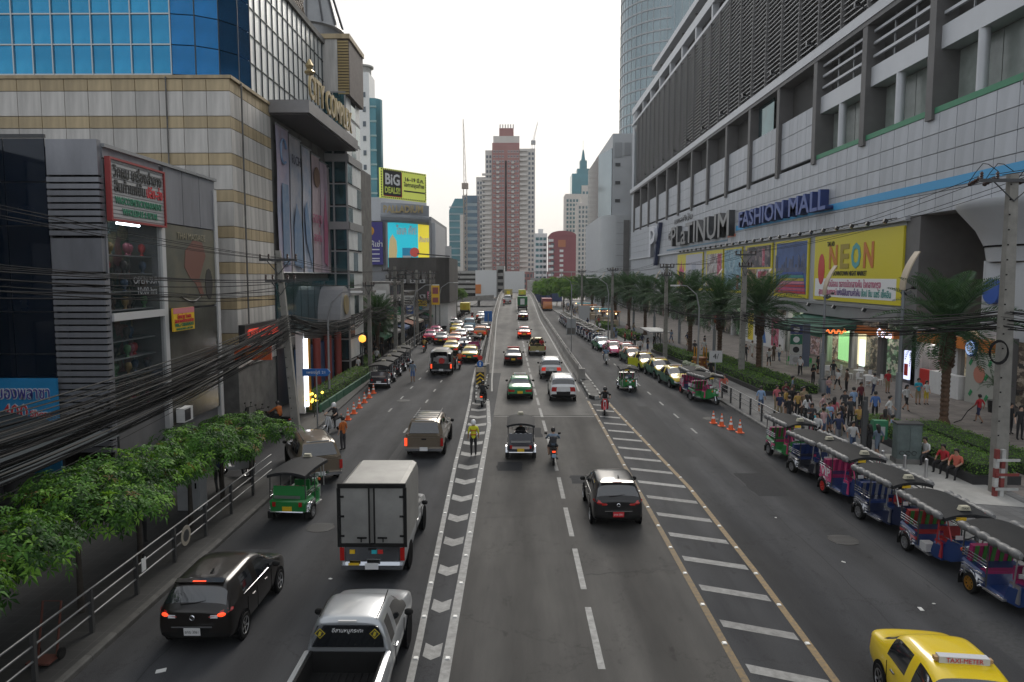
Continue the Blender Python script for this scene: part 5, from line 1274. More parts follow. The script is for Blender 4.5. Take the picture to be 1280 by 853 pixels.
for i in range(12):
    y = 72+6.3*i; nm,c = AWN[i % 6]; t = thing('shop_awning', '%s canvas awning number %s along the left shops' % (nm.replace('_',' '),'one two three four five six seven eight nine ten eleven twelve'.split()[i]), 'awning', (-14.9,y,0), 0, 'small awnings along the left shops')
    MB().add([(0,-2.4,3.0),(0,2.4,3.0),(1.9,2.3,2.4),(1.9,-2.3,2.4)],[(0,1,2,3)]).add([(1.9,2.3,2.4),(1.9,-2.3,2.4),(1.9,-2.3,2.15),(1.9,2.3,2.15)],[(0,1,2,3)]).build('canvas', mat('awn_'+nm,c,.8,var=.3,vscale=1.5), t)
    for s_ in (-2.2,2.2): MB().cyl((1.85,s_,.14),(1.85,s_,2.4),.03,n=5).build('pole', M_dgrey, t)
for i in range(9):
    T_ac = thing('air_conditioner', 'small air conditioner %s on the old dark block' % ['upper left','upper second','upper middle','upper fourth','upper right','lower left','lower second','lower middle','lower right'][i], 'air conditioner', (-19.0+1.5*(i % 5),110.6-.22*(i % 5),5.0+2.3*(i//5)), 0, 'air conditioners on the old block')
    MB().box(-.4,.4,-.3,.3,0,.55).build('casing', M_lgrey, T_ac); MB().cyl((0,-.32,.28),(0,-.3,.28),.2,n=12).build('fan_grille', M_dgrey, T_ac)
# ------------------------------------------------------------------ vehicles: lofted, subdivided shells split into parts
def paint(name, c, metal=0.0, rough=0.28):
    return mat('car_paint_'+name, c, rough, metal, coat=0.7, var=0.06, vscale=1.5, spec=.2 if max(c) < .05 else None)
P_black = paint('black', (0.014,0.014,0.015)); P_brown = paint('black_brown', (0.013,0.011,0.010))
P_silver = paint('silver', (0.42,0.44,0.46), 0.6); P_white = paint('white', (0.72,0.72,0.72)); P_pearl = paint('pearl', (0.60,0.60,0.60), 0.2)
P_tan = paint('tan', (0.20,0.16,0.115), 0.4); P_green = paint('green', (0.012,0.22,0.075)); P_yellow = paint('yellow', (0.80,0.58,0.01))
P_red = paint('red', (0.55,0.03,0.025)); P_pink = paint('pink', (0.70,0.10,0.24)); P_dgreen = paint('taxi_green', (0.01,0.13,0.07))
P_blue = paint('blue', (0.06,0.16,0.36)); P_orange = paint('orange', (0.70,0.20,0.02)); P_grey = paint('grey', (0.14,0.145,0.15), 0.4)
P_gold = paint('gold', (0.36,0.31,0.12), 0.4); P_sky = paint('pale_blue', (0.30,0.48,0.60)); P_lime = paint('lime', (0.55,0.58,0.02))

PAINT, UPPER, GLASS_F, GLASS_R, GLASS_S, TAIL, HEAD, LOWER, GRILLE = range(9)
SLOT_NAMES = {GLASS_F: 'windscreen', GLASS_R: 'rear_window', TAIL: 'tail_light', HEAD: 'head_light', LOWER: 'bumper', GRILLE: 'grille'}
def shell(st, rear, front, sub=2):
    """st: stations from rear to front (y, zb, zs, zt, ws, wt, span flag to the next). Returns {slot: mesh}."""
    V, F, Mi = [], [], []
    rings = []
    for (y,zb,zs,zt,ws,wt,fl) in st:
        cab = zt-zs > 0.22
        h = [(0.84*ws,zb),(0.975*ws,zb+0.10),(ws,zb+0.52*(zs-zb)),(0.965*ws,zs)]
        if cab: h += [(wt+.015,zt-0.055),(wt-0.12,zt+0.005),(0,zt+0.025)]
        else: h += [(0.90*ws,zs+0.6*(zt-zs)),(0.66*ws,zt-0.005),(0,zt+0.012)]
        ring = [(x,y,z) for x,z in h] + [(-x,y,z) for x,z in h[-2::-1]]
        rings.append([len(V)+i for i in range(13)]); V += ring
    for i in range(len(st)-1):
        fl = st[i][6]; a, b = rings[i], rings[i+1]
        for j in range(12):
            s = j if j < 6 else 11-j
            m = PAINT if s <= 2 else UPPER
            if s == 0: m = LOWER if fl in 'bB' or i in (0,len(st)-2) else PAINT
            if fl in 'gG' and s == 3: m = GLASS_S
            if fl in 'wW' and s in (4,5): m = GLASS_F
            if fl == 'w' and s == 3: m = GLASS_S
            if fl in 'rR' and s in (4,5): m = GLASS_R
            if fl == 'r' and s == 3: m = GLASS_S
            if i == 0 and s == 2 and rear.get('side'): m = TAIL
            if i == len(st)-2 and s == 2 and front.get('side'): m = HEAD
            F.append((a[j],b[j],b[j+1],a[j+1])); Mi.append(m)
        F.append((a[0],a[12],b[12],b[0])); Mi.append(LOWER)
    for ring, spec, flip in ((rings[0],rear,False),(rings[-1],front,True)):
        k = spec.get('k',0.55); A, B = [], []
        for i in range(6):
            x,y,z = V[ring[i]]; A.append(len(V)); V.append((x*k,y+spec.get('bow',0),z)); B.append(len(V)); V.append((-x*k,y+spec.get('bow',0),z))
        quads = []
        for i in range(5):
            r0,r1,l0,l1 = ring[i],ring[i+1],ring[12-i],ring[11-i]
            mc = spec['mid'][i]; ms = spec['cor'][i]
            quads += [((r0,r1,A[i+1],A[i]),ms),((A[i],A[i+1],B[i+1],B[i]),mc),((B[i],B[i+1],l1,l0),ms)]
        mt = spec['mid'][5] if len(spec['mid']) > 5 else UPPER
        quads += [((ring[5],ring[6],A[5]),mt),((A[5],ring[6],B[5]),mt),((B[5],ring[6],ring[7]),mt)]
        for q,m in quads: F.append(q if not flip else q[::-1]); Mi.append(m)
    me = bpy.data.meshes.new('shell'); me.from_pydata(V,[],F); me.polygons.foreach_set('material_index', Mi)
    for i in range(9): me.materials.append(M_black)
    fix_normals(me)
    o = ob('shell', me); md = o.modifiers.new('s','SUBSURF'); md.levels = sub; md.render_levels = sub
    dg = bpy.context.evaluated_depsgraph_get(); dg.update()
    e = bpy.data.meshes.new_from_object(o.evaluated_get(dg))
    bpy.data.objects.remove(o); bpy.data.meshes.remove(me)
    out = {}
    co = [v.co.copy() for v in e.vertices]
    def pick(fn, name, mats, mfn=None):
        vs, idx, fs, ms = [], {}, [], []
        for p in e.polygons:
            if not fn(p): continue
            f = []
            for v in p.vertices:
                if v not in idx: idx[v] = len(vs); vs.append(co[v])
                f.append(idx[v])
            fs.append(f); ms.append(mfn(p) if mfn else 0)
        if not fs: return None
        m = bpy.data.meshes.new(name); m.from_pydata(vs,[],fs)
        for x in mats: m.materials.append(x)
        m.polygons.foreach_set('material_index', ms); m.polygons.foreach_set('use_smooth', [True]*len(fs)); m.update()
        return m
    out['body'] = pick(lambda p: p.material_index in (PAINT,UPPER), 'body', [P_white,P_white], lambda p: p.material_index)
    for s,(nm,m) in {GLASS_F:('windscreen',M_glass_dark),GLASS_R:('rear_window',M_glass_dark),LOWER:('underbody',M_black),GRILLE:('grille',M_blackgl)}.items():
        out[nm] = pick(lambda p: p.material_index == s, nm, [m])
    for s,nm,m in ((GLASS_S,'side_window',M_glass_dark),(TAIL,'tail_light',M_tail),(HEAD,'head_light',M_head)):
        for k,sg in (('r',1),('l',-1)): out[nm+'_'+k] = pick(lambda p: p.material_index == s and p.center.x*sg > 0, nm, [m])
    bpy.data.meshes.remove(e)
    return out
tyre = MB().lathe([(0.19,-0.095),(0.275,-0.10),(0.30,-0.075),(0.305,0),(0.30,0.075),(0.275,0.10),(0.19,0.095)],n=20,caps=False).mesh('tyre', M_black, 40)
def rim_mesh(n=5):
    mb = MB().lathe([(0.20,0.05),(0.205,0.098),(0.185,0.098),(0.18,0.06)],n=20,caps=False)
    mb.lathe([(0.001,0.085),(0.05,0.085),(0.055,0.05)],n=10)
    mb2 = []
    for k in range(n):
        a = 2*math.pi*k/n; c, s = math.cos(a), math.sin(a)
        mb.obox((0.12*c,0.12*s,0.075),(0.16,0.045,0.03),(0,0,a))
    mb.cyl((0,0,0.03),(0,0,0.04),0.185,n=18,mi=1)
    return mb.mesh('rim', [M_steel,M_dark], 40)
RIM5, RIM7 = rim_mesh(5), rim_mesh(8)
ARCH = MB().cyl((0,0,-0.05),(0,0,0.012),0.355,n=24).mesh('wheel_arch', M_dark)
def wheels(t, pos, r=0.305, rim=None, arch=True):
    for x,y in pos:
        s = 1 if x > 0 else -1; k = r/0.305
        w = ob('wheel', tyre, t, (x-s*0.085*k,y,r), (0,R(90)*s,0)); w.scale = (k,k,1)
        ob('rim', rim or RIM5, w)
        if arch: a = ob('wheel_arch', ARCH, t, (x-s*0.012,y,r+0.02), (0,R(90)*s,0)); a.scale = (k,k,1)
MIRROR = None
def mirrors(t, x, y, z):
    for s in (-1,1):
        mb = MB(); rings = []
        for a,b in ((0,0.06),(0.04,0.10),(0.11,0.10),(0.15,0.05)):
            rings.append([(s*(x+0.03+a*1.2),y+b*0.7*math.cos(q),z+b*0.75*math.sin(q)) for q in [2*math.pi*k/8 for k in range(8)]])
        fix_normals(mb.loft(rings,True,True).build('door_mirror', M_black, t, 50).data)
def plate(t, y, z, m=M_plate_w, sgn=-1, txt=None, tilt=0.0):
    o = MB().obox((0,0,0),(0.36,0.018,0.17)).build('number_plate', m, t, loc=(0,y,z), rot=(tilt,0,0))
    if txt: lettering(txt,0.10,M_ink if m is not M_plate_r else M_ink_w,o,(0,sgn*0.012,0),FACE_S if sgn < 0 else (R(90),0,R(180)),depth=0.003,width=0.3)
    return o
def assemble(name, label, sh, lower, upper=None, group=None, wb=(1.25,-1.25), ws=0.83, r=0.305, mir=(0.82,0.72,0.98), rim=None):
    t = thing(name, label, name.replace('_',' ') if len(name) < 16 else 'car', (0,0,0), 0, group)
    t['category'] = 'car'
    for k in ('body','windscreen','rear_window','side_window_r','side_window_l','tail_light_r','tail_light_l','head_light_r','head_light_l','underbody','grille'):
        if sh.get(k): ob(k[:-2] if k[-2:] in ('_r','_l') else k, sh[k], t)
    wheels(t, [(ws,wb[0]),(-ws,wb[0]),(ws,wb[1]),(-ws,wb[1])], r, rim)
    if mir: mirrors(t,*mir)
    recolour(t, lower, upper or lower)
    return t
def recolour(t, lower, upper):
    for c in t.children:
        if c.name.split('.')[0] == 'body' and len(c.material_slots) >= 2: set_mat(c, lower, 0); set_mat(c, upper, 1)
def part(t, nm): return [c for c in t.children if c.name.split('.')[0] == nm]
def copy_car(proto, loc, rz=0.0, label=None, lower=None, upper=None, group=None, lights=None):
    c = copy_tree(proto, None, loc, rz, label, group)
    if not group and 'group' in c: del c['group']
    if lower: recolour(c, lower, upper or lower)
    if lights:
        for p in part(c,'tail_light'): set_mat(p, lights)
    return c
P, U, GR, L_, T_, H_, X_ = PAINT, UPPER, GLASS_R, LOWER, TAIL, HEAD, GRILLE
HATCH = shell([(-1.97,0.40,0.86,0.98,0.75,0.5,'p'),(-1.90,0.26,0.99,1.08,0.83,0.5,'R'),(-1.62,0.22,1.0,1.46,0.85,0.60,'p'),(-1.48,0.22,1.0,1.50,0.85,0.63,'p'),(-1.20,0.21,0.98,1.52,0.855,0.65,'g'),(-0.40,0.20,0.95,1.54,0.86,0.655,'p'),
    (-0.33,0.20,0.95,1.54,0.86,0.655,'g'),(0.32,0.20,0.92,1.51,0.86,0.64,'w'),(1.12,0.21,0.92,1.00,0.855,0.58,'p'),(1.64,0.23,0.85,0.93,0.835,0.5,'p'),(1.93,0.28,0.70,0.76,0.77,0.5,'p'),(2.02,0.36,0.54,0.58,0.66,0.4,'p')],
    dict(k=0.62,bow=-0.05,mid=[L_,L_,P,P,P],cor=[L_,P,P,P,P]), dict(side=True,k=0.6,bow=0.03,mid=[L_,X_,P,P,P],cor=[L_,P,H_,P,P]))
SEDAN = shell([(-2.25,0.42,0.80,0.92,0.74,0.5,'p'),(-2.17,0.27,0.92,1.02,0.83,0.5,'p'),(-1.56,0.24,0.93,1.06,0.86,0.54,'R'),(-1.16,0.22,0.92,1.41,0.87,0.59,'g'),(-0.95,0.22,0.92,1.47,0.87,0.61,'g'),(-0.27,0.21,0.90,1.50,0.87,0.62,'p'),
    (-0.21,0.21,0.90,1.50,0.87,0.62,'g'),(0.42,0.21,0.90,1.47,0.87,0.60,'w'),(1.18,0.22,0.90,0.98,0.86,0.58,'p'),(1.85,0.24,0.82,0.90,0.84,0.5,'p'),(2.15,0.28,0.68,0.74,0.77,0.5,'p'),(2.25,0.36,0.54,0.58,0.66,0.4,'p')],
    dict(side=True,k=0.68,bow=-0.05,mid=[L_,P,P,P,P],cor=[L_,P,T_,P,P]), dict(side=True,k=0.6,bow=0.03,mid=[L_,X_,P,P,P],cor=[L_,P,H_,P,P]))
SUV = shell([(-2.10,0.45,0.98,1.08,0.82,0.6,'p'),(-2.05,0.30,1.08,1.16,0.88,0.6,'R'),(-1.86,0.27,1.08,1.60,0.89,0.68,'p'),(-1.76,0.27,1.08,1.66,0.89,0.71,'g'),(-1.05,0.25,1.05,1.70,0.89,0.72,'p'),(-0.99,0.25,1.05,1.70,0.89,0.72,'g'),(-0.18,0.25,1.02,1.71,0.89,0.72,'p'),
    (-0.11,0.25,1.02,1.71,0.89,0.72,'g'),(0.45,0.25,1.02,1.67,0.89,0.70,'w'),(1.10,0.26,1.0,1.08,0.88,0.6,'p'),(1.75,0.28,0.92,1.0,0.86,0.5,'p'),(2.05,0.32,0.75,0.82,0.80,0.5,'p'),(2.12,0.40,0.58,0.62,0.7,0.4,'p')],
    dict(k=0.80,bow=-0.03,mid=[L_,L_,P,P,P],cor=[L_,P,T_,T_,P]), dict(side=True,k=0.6,bow=0.03,mid=[L_,X_,P,P,P],cor=[L_,P,H_,P,P]))
VAN = shell([(-2.35,0.40,1.10,1.20,0.82,0.6,'p'),(-2.32,0.30,1.15,1.22,0.86,0.6,'R'),(-2.20,0.28,1.18,1.92,0.87,0.70,'p'),(-2.0,0.28,1.18,1.96,0.87,0.72,'g'),(-0.9,0.28,1.18,1.97,0.87,0.72,'g'),(0.3,0.28,1.18,1.97,0.87,0.72,'p'),(0.42,0.28,1.16,1.97,0.87,0.72,'g'),
    (1.20,0.28,1.12,1.90,0.87,0.68,'w'),(1.98,0.30,1.10,1.18,0.86,0.6,'p'),(2.25,0.32,0.95,1.02,0.82,0.5,'p'),(2.33,0.4,0.8,0.84,0.74,0.4,'p')],
    dict(k=0.7,bow=-0.02,mid=[L_,P,P,P,P],cor=[L_,T_,P,P,P]), dict(side=True,k=0.6,bow=0.02,mid=[L_,X_,P,P,P],cor=[L_,P,H_,P,P]))
CAB = shell([(-0.52,0.40,1.02,1.58,0.86,0.62,'p'),(-0.46,0.40,1.02,1.64,0.88,0.64,'p'),(-0.40,0.40,1.02,1.66,0.88,0.65,'g'),(0.10,0.40,1.02,1.68,0.88,0.66,'p'),(0.20,0.40,1.02,1.68,0.88,0.66,'g'),(0.85,0.40,1.0,1.65,0.88,0.64,'w'),
    (1.45,0.40,1.02,1.10,0.88,0.6,'p'),(2.25,0.42,0.98,1.06,0.87,0.5,'p'),(2.55,0.45,0.80,0.88,0.82,0.5,'p'),(2.62,0.5,0.62,0.66,0.74,0.4,'p')],
    dict(k=0.93,bow=-0.01,mid=[L_,P,P,P,P],cor=[L_,P,P,P,P]), dict(side=True,k=0.6,bow=0.03,mid=[L_,X_,X_,P,P],cor=[L_,P,H_,P,P]))
DCAB = shell([(-1.22,0.40,1.02,1.60,0.86,0.62,'p'),(-1.16,0.40,1.02,1.66,0.88,0.64,'p'),(-1.10,0.40,1.02,1.68,0.88,0.65,'g'),(-0.20,0.40,1.02,1.71,0.88,0.66,'p'),(-0.10,0.40,1.02,1.71,0.88,0.66,'g'),(0.62,0.40,1.0,1.67,0.88,0.64,'w'),
    (1.25,0.40,1.02,1.10,0.88,0.6,'p'),(2.15,0.42,0.98,1.06,0.87,0.5,'p'),(2.48,0.45,0.80,0.88,0.82,0.5,'p'),(2.55,0.5,0.62,0.66,0.74,0.4,'p')],
    dict(k=0.93,bow=-0.01,mid=[L_,P,P,P,P],cor=[L_,P,P,P,P]), dict(side=True,k=0.6,bow=0.03,mid=[L_,X_,X_,P,P],cor=[L_,P,H_,P,P]))

# ---- proto cars
hatch_p = assemble('hatchback_car','dark brown hatchback with lit brake lights on the near left lane',HATCH,P_brown,wb=(1.22,-1.24),ws=0.862)
t = hatch_p
plate(t,-2.07,0.55,M_plate_w,txt='ธกฌ 3061',tilt=0.1)
o = MB().obox((0,-1.60,1.50),(0.30,0.05,0.03)).build('high_brake_light', M_tail_on, t)
MB().obox((0,-1.56,1.505),(1.1,0.16,0.025),(.15,0,0)).build('spoiler', P_brown, t)
MB().tube([(-0.30,-1.90,1.10),(0.02,-1.88,1.13),(0.30,-1.82,1.17)],[0.016,0.014,0.008],6).build('rear_wiper', M_black, t)
MB().lathe([(0.045,-0.008),(0.062,0),(0.045,0.008)],n=16,caps=False).build('badge_ring', M_chrome, t, loc=(0,-2.05,0.86), rot=(R(84),0,0))
MB().obox((0,-2.06,0.66),(0.9,0.03,0.03)).build('chrome_strip', M_chrome, t)
for s in (-1,1):
    MB().tube([(s*0.80,-1.1,0.985),(s*0.815,-0.4,0.975),(s*0.82,0.5,0.955)],0.012,6).build('chrome_trim', M_chrome, t)
    for y in (-0.62,0.22): MB().obox((s*0.862,y,0.80),(0.03,0.16,0.025)).build('door_handle', P_brown, t)
    for y in (-0.98,-0.36,0.62): MB().obox((s*0.851,y,0.60),(0.012,0.008,0.55),(0,0,0)).build('door_seam', M_dark, t)
MB().obox((0.1,-1.15,1.56),(0.03,0.16,0.04),(0.3,0,0)).build('aerial', M_black, t)
for s in (-1,1):
    lens = []
    for x_,y_,z_,h_ in ((.34,-1.985,.86,.035),(.50,-1.975,.885,.06),(.64,-1.945,.91,.085),(.74,-1.88,.935,.085),(.81,-1.74,.96,.03)):
        lens.append([(s*x_,y_,z_-h_),(s*(x_+.02),y_-.035,z_),(s*x_,y_,z_+h_)])
    tl_ = MB().loft(lens,False).build('tail_light', M_tail, t, 50)
    MB().lathe([(.001,.03),(.04,.02),(.05,0)],n=12).build('brake_lamp', M_tail_on, tl_, 50, (s*.63,-1.975,.905), (R(90),0,s*.35)).scale = (1.9,1,1)
    MB().obox((s*.47,-2.0,.87),(.16,.02,.07)).build('reverse_lamp', M_head, tl_)
t.location = (-7.2,17.3,0)
h2 = copy_car(hatch_p,(3.34,25.25,0),0,'glossy black hatchback with a red number plate on the middle lane',P_black)
for p in part(h2,'tail_light'):
    for c in p.children: set_mat(c, M_tail)
for p in part(h2,'high_brake_light'): set_mat(p, M_tail)
for p in part(h2,'door_handle'): set_mat(p, P_black)
for p in part(h2,'number_plate'):
    set_mat(p, M_plate_r)
    for c in p.children: set_mat(c, M_ink_w)
sedan_p = assemble('sedan_car','plain sedan',SEDAN,P_red,wb=(1.32,-1.36),ws=0.872)
plate(sedan_p,-2.33,0.62,M_yellow_p,tilt=0.05)
for s in (-1,1):
    for y in (-0.75,0.1): MB().obox((s*0.878,y,0.80),(0.03,0.16,0.025)).build('door_handle', M_dgrey, sedan_p)
    for y in (-1.05,-0.25,0.62): MB().obox((s*0.868,y,0.60),(0.012,0.008,0.55)).build('door_seam', M_dark, sedan_p)
taxi_p = copy_tree(sedan_p,label='taxi')
sg = MB().obox((0,0.02,1.545),(0.85,0.16,0.12)).build('roof_sign', mat('taxi_sign',(0.55,0.56,0.58),0.4), taxi_p)
lettering('TAXI-METER',0.12,M_ink_r,sg,(0,-0.07,1.545),FACE_S,depth=0.004,width=0.62); lettering('TAXI-METER',0.12,M_ink_r,sg,(0,0.11,1.545),(R(90),0,R(180)),depth=0.004,width=0.62)
for s in (-1,1): MB().obox((s*0.45,0.02,1.54),(0.08,0.1,0.07)).build('sign_lamp', mat('sign_lamp_tan',(0.4,0.25,0.12),0.5), sg)
suv_p = assemble('suv_car','suv',SUV,P_white,wb=(1.28,-1.30),ws=0.892,r=0.34,mir=(0.86,0.62,1.08)); plate(suv_p,-2.145,0.82)
van_p = assemble('passenger_van','van',VAN,P_white,wb=(1.45,-1.35),ws=0.872,r=0.33,mir=(0.84,1.45,1.25)); van_p['category'] = 'van'; plate(van_p,-2.385,0.62)
for s in (-1,1): MB().tube([(s*0.6,-1.6,1.72),(s*0.62,-0.6,1.76),(s*0.6,0.3,1.72)],0.018,6).build('roof_rail', M_grey, suv_p)

# ---- yellow taxi, bottom right, facing the camera
yt = copy_car(taxi_p,(8.0,12.45,0),R(180)-0.12,'bright yellow taxi with TAXI-METER roof sign cut off at the bottom right',P_yellow)
# ---- pickups
def bed(t, m, y0=-2.62, y1=-0.55, liner=True, w=0.88):
    zb, zt, yb = 0.42, 1.02, y0
    MB().box(-w*0.95,w*0.95,y0+.03,y1,zb+0.1,zb+0.16).build('bed_floor', M_black, t)
    for s in (-1,1):
        rings = []
        for y in (y0,y0+0.06,y1-0.03,y1):
            k = 0.97 if y in (y0,y1) else 1
            rings.append([(s*w*0.95*k,y,zb),(s*w*k,y,zb+0.25),(s*w*k,y,zb+0.42),(s*w*0.97*k,y,zt),(s*w*0.86,y,zt+0.01),(s*w*0.84,y,zb+0.16)])
        fix_normals(MB().loft(rings,True,True).build('bed_side', m, t, 35).data)
        MB().obox((s*w*0.94,y0-0.012,0.80),(0.12,0.05,0.36)).build('tail_light', M_tail, t)
        if liner: MB().box(min(s*w*0.80,s*w*0.845),max(s*w*0.80,s*w*0.845),y0+.05,y1,zb+0.16,zt-0.01).build('bed_liner', M_black, t)
    tg = MB().obox((0,y0+0.03,0.74),(w*1.72,0.06,0.56)).build('tailgate', m, t)
    MB().obox((0,y0-0.005,0.93),(0.22,0.03,0.06)).build('handle', M_black, tg)
    MB().obox((0,y0-0.06,0.46),(w*1.9,0.14,0.12)).build('rear_bumper', M_chrome, t)
    plate(t,y0-0.14,0.50)
def pickup(label, sh, m, loc, rz=0.0, y0=-2.62, y1=-0.55):
    t = assemble('pickup_truck',label,sh,m,wb=(1.60,-1.55),ws=0.89,r=0.355,mir=(0.86,0.95,1.10)); t['category'] = 'pickup truck'
    yc = -0.52 if sh is CAB else -1.22
    rwp = MB().prism([(-.72,1.10),(.72,1.10),(.70,1.30),(.60,1.52),(.52,1.55),(-.52,1.55),(-.60,1.52),(-.70,1.30)],'y',yc-.045,yc-.01).build('rear_window', M_glass_dark, t); fix_normals(rwp.data)
    MB().box(-.76,.76,y1-.03,y1,.55,1.0).build('bed_front', M_black, t)
    bed(t,m,y0,y1); t.location = loc; t.rotation_euler = (0,0,rz)
    for s in (-1,1):
        MB().obox((s*0.885,0.02,0.86),(0.03,0.17,0.035)).build('door_handle', M_chrome, t)
        MB().obox((s*0.876,-0.12,0.74),(0.012,0.01,0.5)).build('door_seam', M_dark, t); MB().obox((s*0.876,0.95,0.72),(0.012,0.01,0.5)).build('door_seam', M_dark, t)
    return t
sp = pickup('silver pickup with an open black bed and stickered rear window',CAB,P_silver,(-3.35,14.15,0))
for i in range(9): MB().box(-0.6+0.14*i,-0.54+0.14*i,-2.5,-0.62,0.581,0.605).build('bed_rib', M_black, sp)
rw = part(sp,'rear_window')[0]
lettering('อีสานหมูกระทะ',0.11,M_ink_w,rw,(0.0,-0.572,1.44),FACE_S,depth=0.004,width=0.62,shear=0.2)
for s in (-1,1):
    d = MB().obox((s*0.54,-0.570,1.38),(0.15,0.006,0.15),(0,R(45),0)).build('yellow_sticker', mat('sticker_yellow',(0.5,0.4,0.03),0.5), rw)
    MB().obox((s*0.54,-0.575,1.38),(0.12,0.006,0.12),(0,R(45),0)).build('black_sticker', M_ink, rw)
    MB().obox((s*0.54,-0.580,1.38),(0.05,0.006,0.09),(0,R(20),0)).build('sticker_mark', mat('sticker_yellow',(0.5,0.4,0.03),0.5), rw)
MB().obox((0,-0.54,1.62),(0.36,0.05,0.03)).build('high_brake_light', M_lgrey, sp)
for s in (-1,1): MB().tube([(s*0.57,-0.45,1.672),(s*0.59,0.2,1.695),(s*0.56,0.8,1.66)],0.012,5).build('roof_seam', M_black, sp)
def canopy(t, m, y0=-2.55, y1=-1.28, rack=False):
    def sec(y,k,h): return [(-0.86*k,y,1.03),(-0.84*k,y,1.15),(-0.68*k,y,h-0.08),(-0.55*k,y,h),(0.55*k,y,h),(0.68*k,y,h-0.08),(0.84*k,y,1.15),(0.86*k,y,1.03)]
    rings = [sec(y0,1,1.15),sec(y0+0.02,1,1.16),sec(y0+0.32,1,1.68),sec(y0+0.5,1,1.73),sec(y1,1,1.73)]
    fix_normals(MB().loft(rings,True,True).build('canopy', m, t, 35).data)
    MB().add([(-0.70,y0+0.005,1.19),(0.70,y0+0.005,1.19),(0.58,y0+0.285,1.64),(-0.58,y0+0.285,1.64)],[(0,1,2,3)]).build('rear_window', M_glass_dark, t)
    for s in (-1,1): MB().add([(s*0.835,y0+0.35,1.2),(s*0.835,y1-0.1,1.2),(s*0.70,y1-0.1,1.62),(s*0.70,y0+0.5,1.62)],[(0,1,2,3)]).build('side_window', M_glass_dark, t)
    for s in (-1,1): MB().tube([(s*0.55,y0+0.45,1.77),(s*0.55,0.5,1.80)],0.022,6).build('roof_rail', M_dgrey, t)
    MB().obox((0,y0+0.34,1.71),(0.9,0.06,0.03)).build('spoiler', P_silver, t)
tp1 = pickup('tan pickup with a canopy driving straight beside the traffic officer',DCAB,P_tan,(-4.3,35.1,0),0,-2.62,-1.25); canopy(tp1,P_tan)
set_mat(part(tp1,'tail_light')[0], M_tail_on)
for i in range(4): MB().box(-0.58,0.58,-1.9+0.5*i,-1.85+0.5*i,1.79,1.82).build('rack_bar', M_grey, tp1)
tp2 = pickup('tan pickup with a canopy turning left behind the green tuk-tuk',DCAB,P_tan,(-9.0,30.7,0),R(24),-2.62,-1.25); canopy(tp2,P_tan)
# ---- box truck
bt = pickup('silver light truck with a grey aluminium box and twin rear doors',CAB,P_silver,(-3.98,21.75,0),0,-2.62,-0.55)
M_box = mat('box_aluminium',(0.34,0.335,0.32),0.45,0.5,var=0.25,vscale=1.5)
def bsec(y): return [(-0.92,y,1.0),(0.92,y,1.0),(0.92,y,2.52),(0.87,y,2.68),(0.76,y,2.75),(-0.76,y,2.75),(-0.87,y,2.68),(-0.92,y,2.52)]
bx = MB().loft([bsec(-2.55),bsec(-0.05)],True,True).build('cargo_box', M_box, bt, 30); fix_normals(bx.data)
MB().box(-0.93,0.93,-2.63,-2.55,2.64,2.76).box(-0.95,0.95,-2.63,-2.55,0.99,1.08).box(-0.95,-0.87,-2.63,-2.55,1.08,2.64).box(0.87,0.95,-2.63,-2.55,1.08,2.64).build('door_frame', M_black, bx)
for s in (-1,1):
    d = MB().box(min(s*0.05,s*0.85),max(s*0.05,s*0.85),-2.60,-2.56,1.09,2.63).build('box_door', M_box, bt)
    MB().cyl((s*0.07,-2.63,1.05),(s*0.07,-2.63,2.64),0.022,n=6).build('lock_bar', M_black, d)
    MB().obox((s*0.28,-2.63,1.25),(0.26,0.03,0.04)).obox((s*0.3,-2.635,1.20),(0.03,0.02,0.14)).build('latch', M_black, d)
    for z in (1.3,1.85,2.4): MB().obox((s*0.84,-2.62,z),(0.16,0.03,0.05)).build('hinge', M_black, d)
for x,c in ((-0.55,M_yellow_p),(0.05,M_teal),(0.22,M_red)): MB().obox((x,-2.64,0.86),(0.14,0.008,0.11)).build('sticker', c, bt)
MB().obox((-0.5,-2.70,0.54),(0.3,0.008,0.06)).build('sticker', M_yellow_p, bt)
for tg in part(bt,'tailgate'): tg.data = tg.data.copy(); tg.data.materials[0] = M_chrome
# ---- other traffic (positions measured on the road)
G_JAM = 'cars queueing on the left road'
copy_car(taxi_p,(0.17,50.1,0),0,'green taxi heading for the flyover on its left lane',P_green)
w1 = copy_car(suv_p,(3.05,49.5,0),0,'white crossover nearest on the right lane to the flyover',P_white)
copy_car(suv_p,(2.73,59.9,0),0,'pearl white SUV with lit tail lights behind the white crossover',P_pearl,None,None,M_tail_dim)
pc = copy_car(sedan_p,(-0.4,68.9,ramp_z(69)),0,'black sedan with a red roof rack on the flyover ramp',P_black)
MB().obox((0,-0.1,1.56),(1.15,0.28,0.10)).build('roof_bar', M_red, pc)
copy_car(sedan_p,(0.85,92.8,ramp_z(92.8)),0,'bright red sedan climbing the flyover',P_red,None,None,M_tail_on)
copy_car(sedan_p,(0.9,121,ramp_z(121)),0,'dark sedan with red tail lights below the green truck',P_black)
copy_car(van_p,(-2.3,166,ramp_z(166)),0,'white van near the crest of the flyover',P_white)
copy_car(van_p,(-6.85,64.4,0),0,'white van beside the dark canopied truck',P_white)
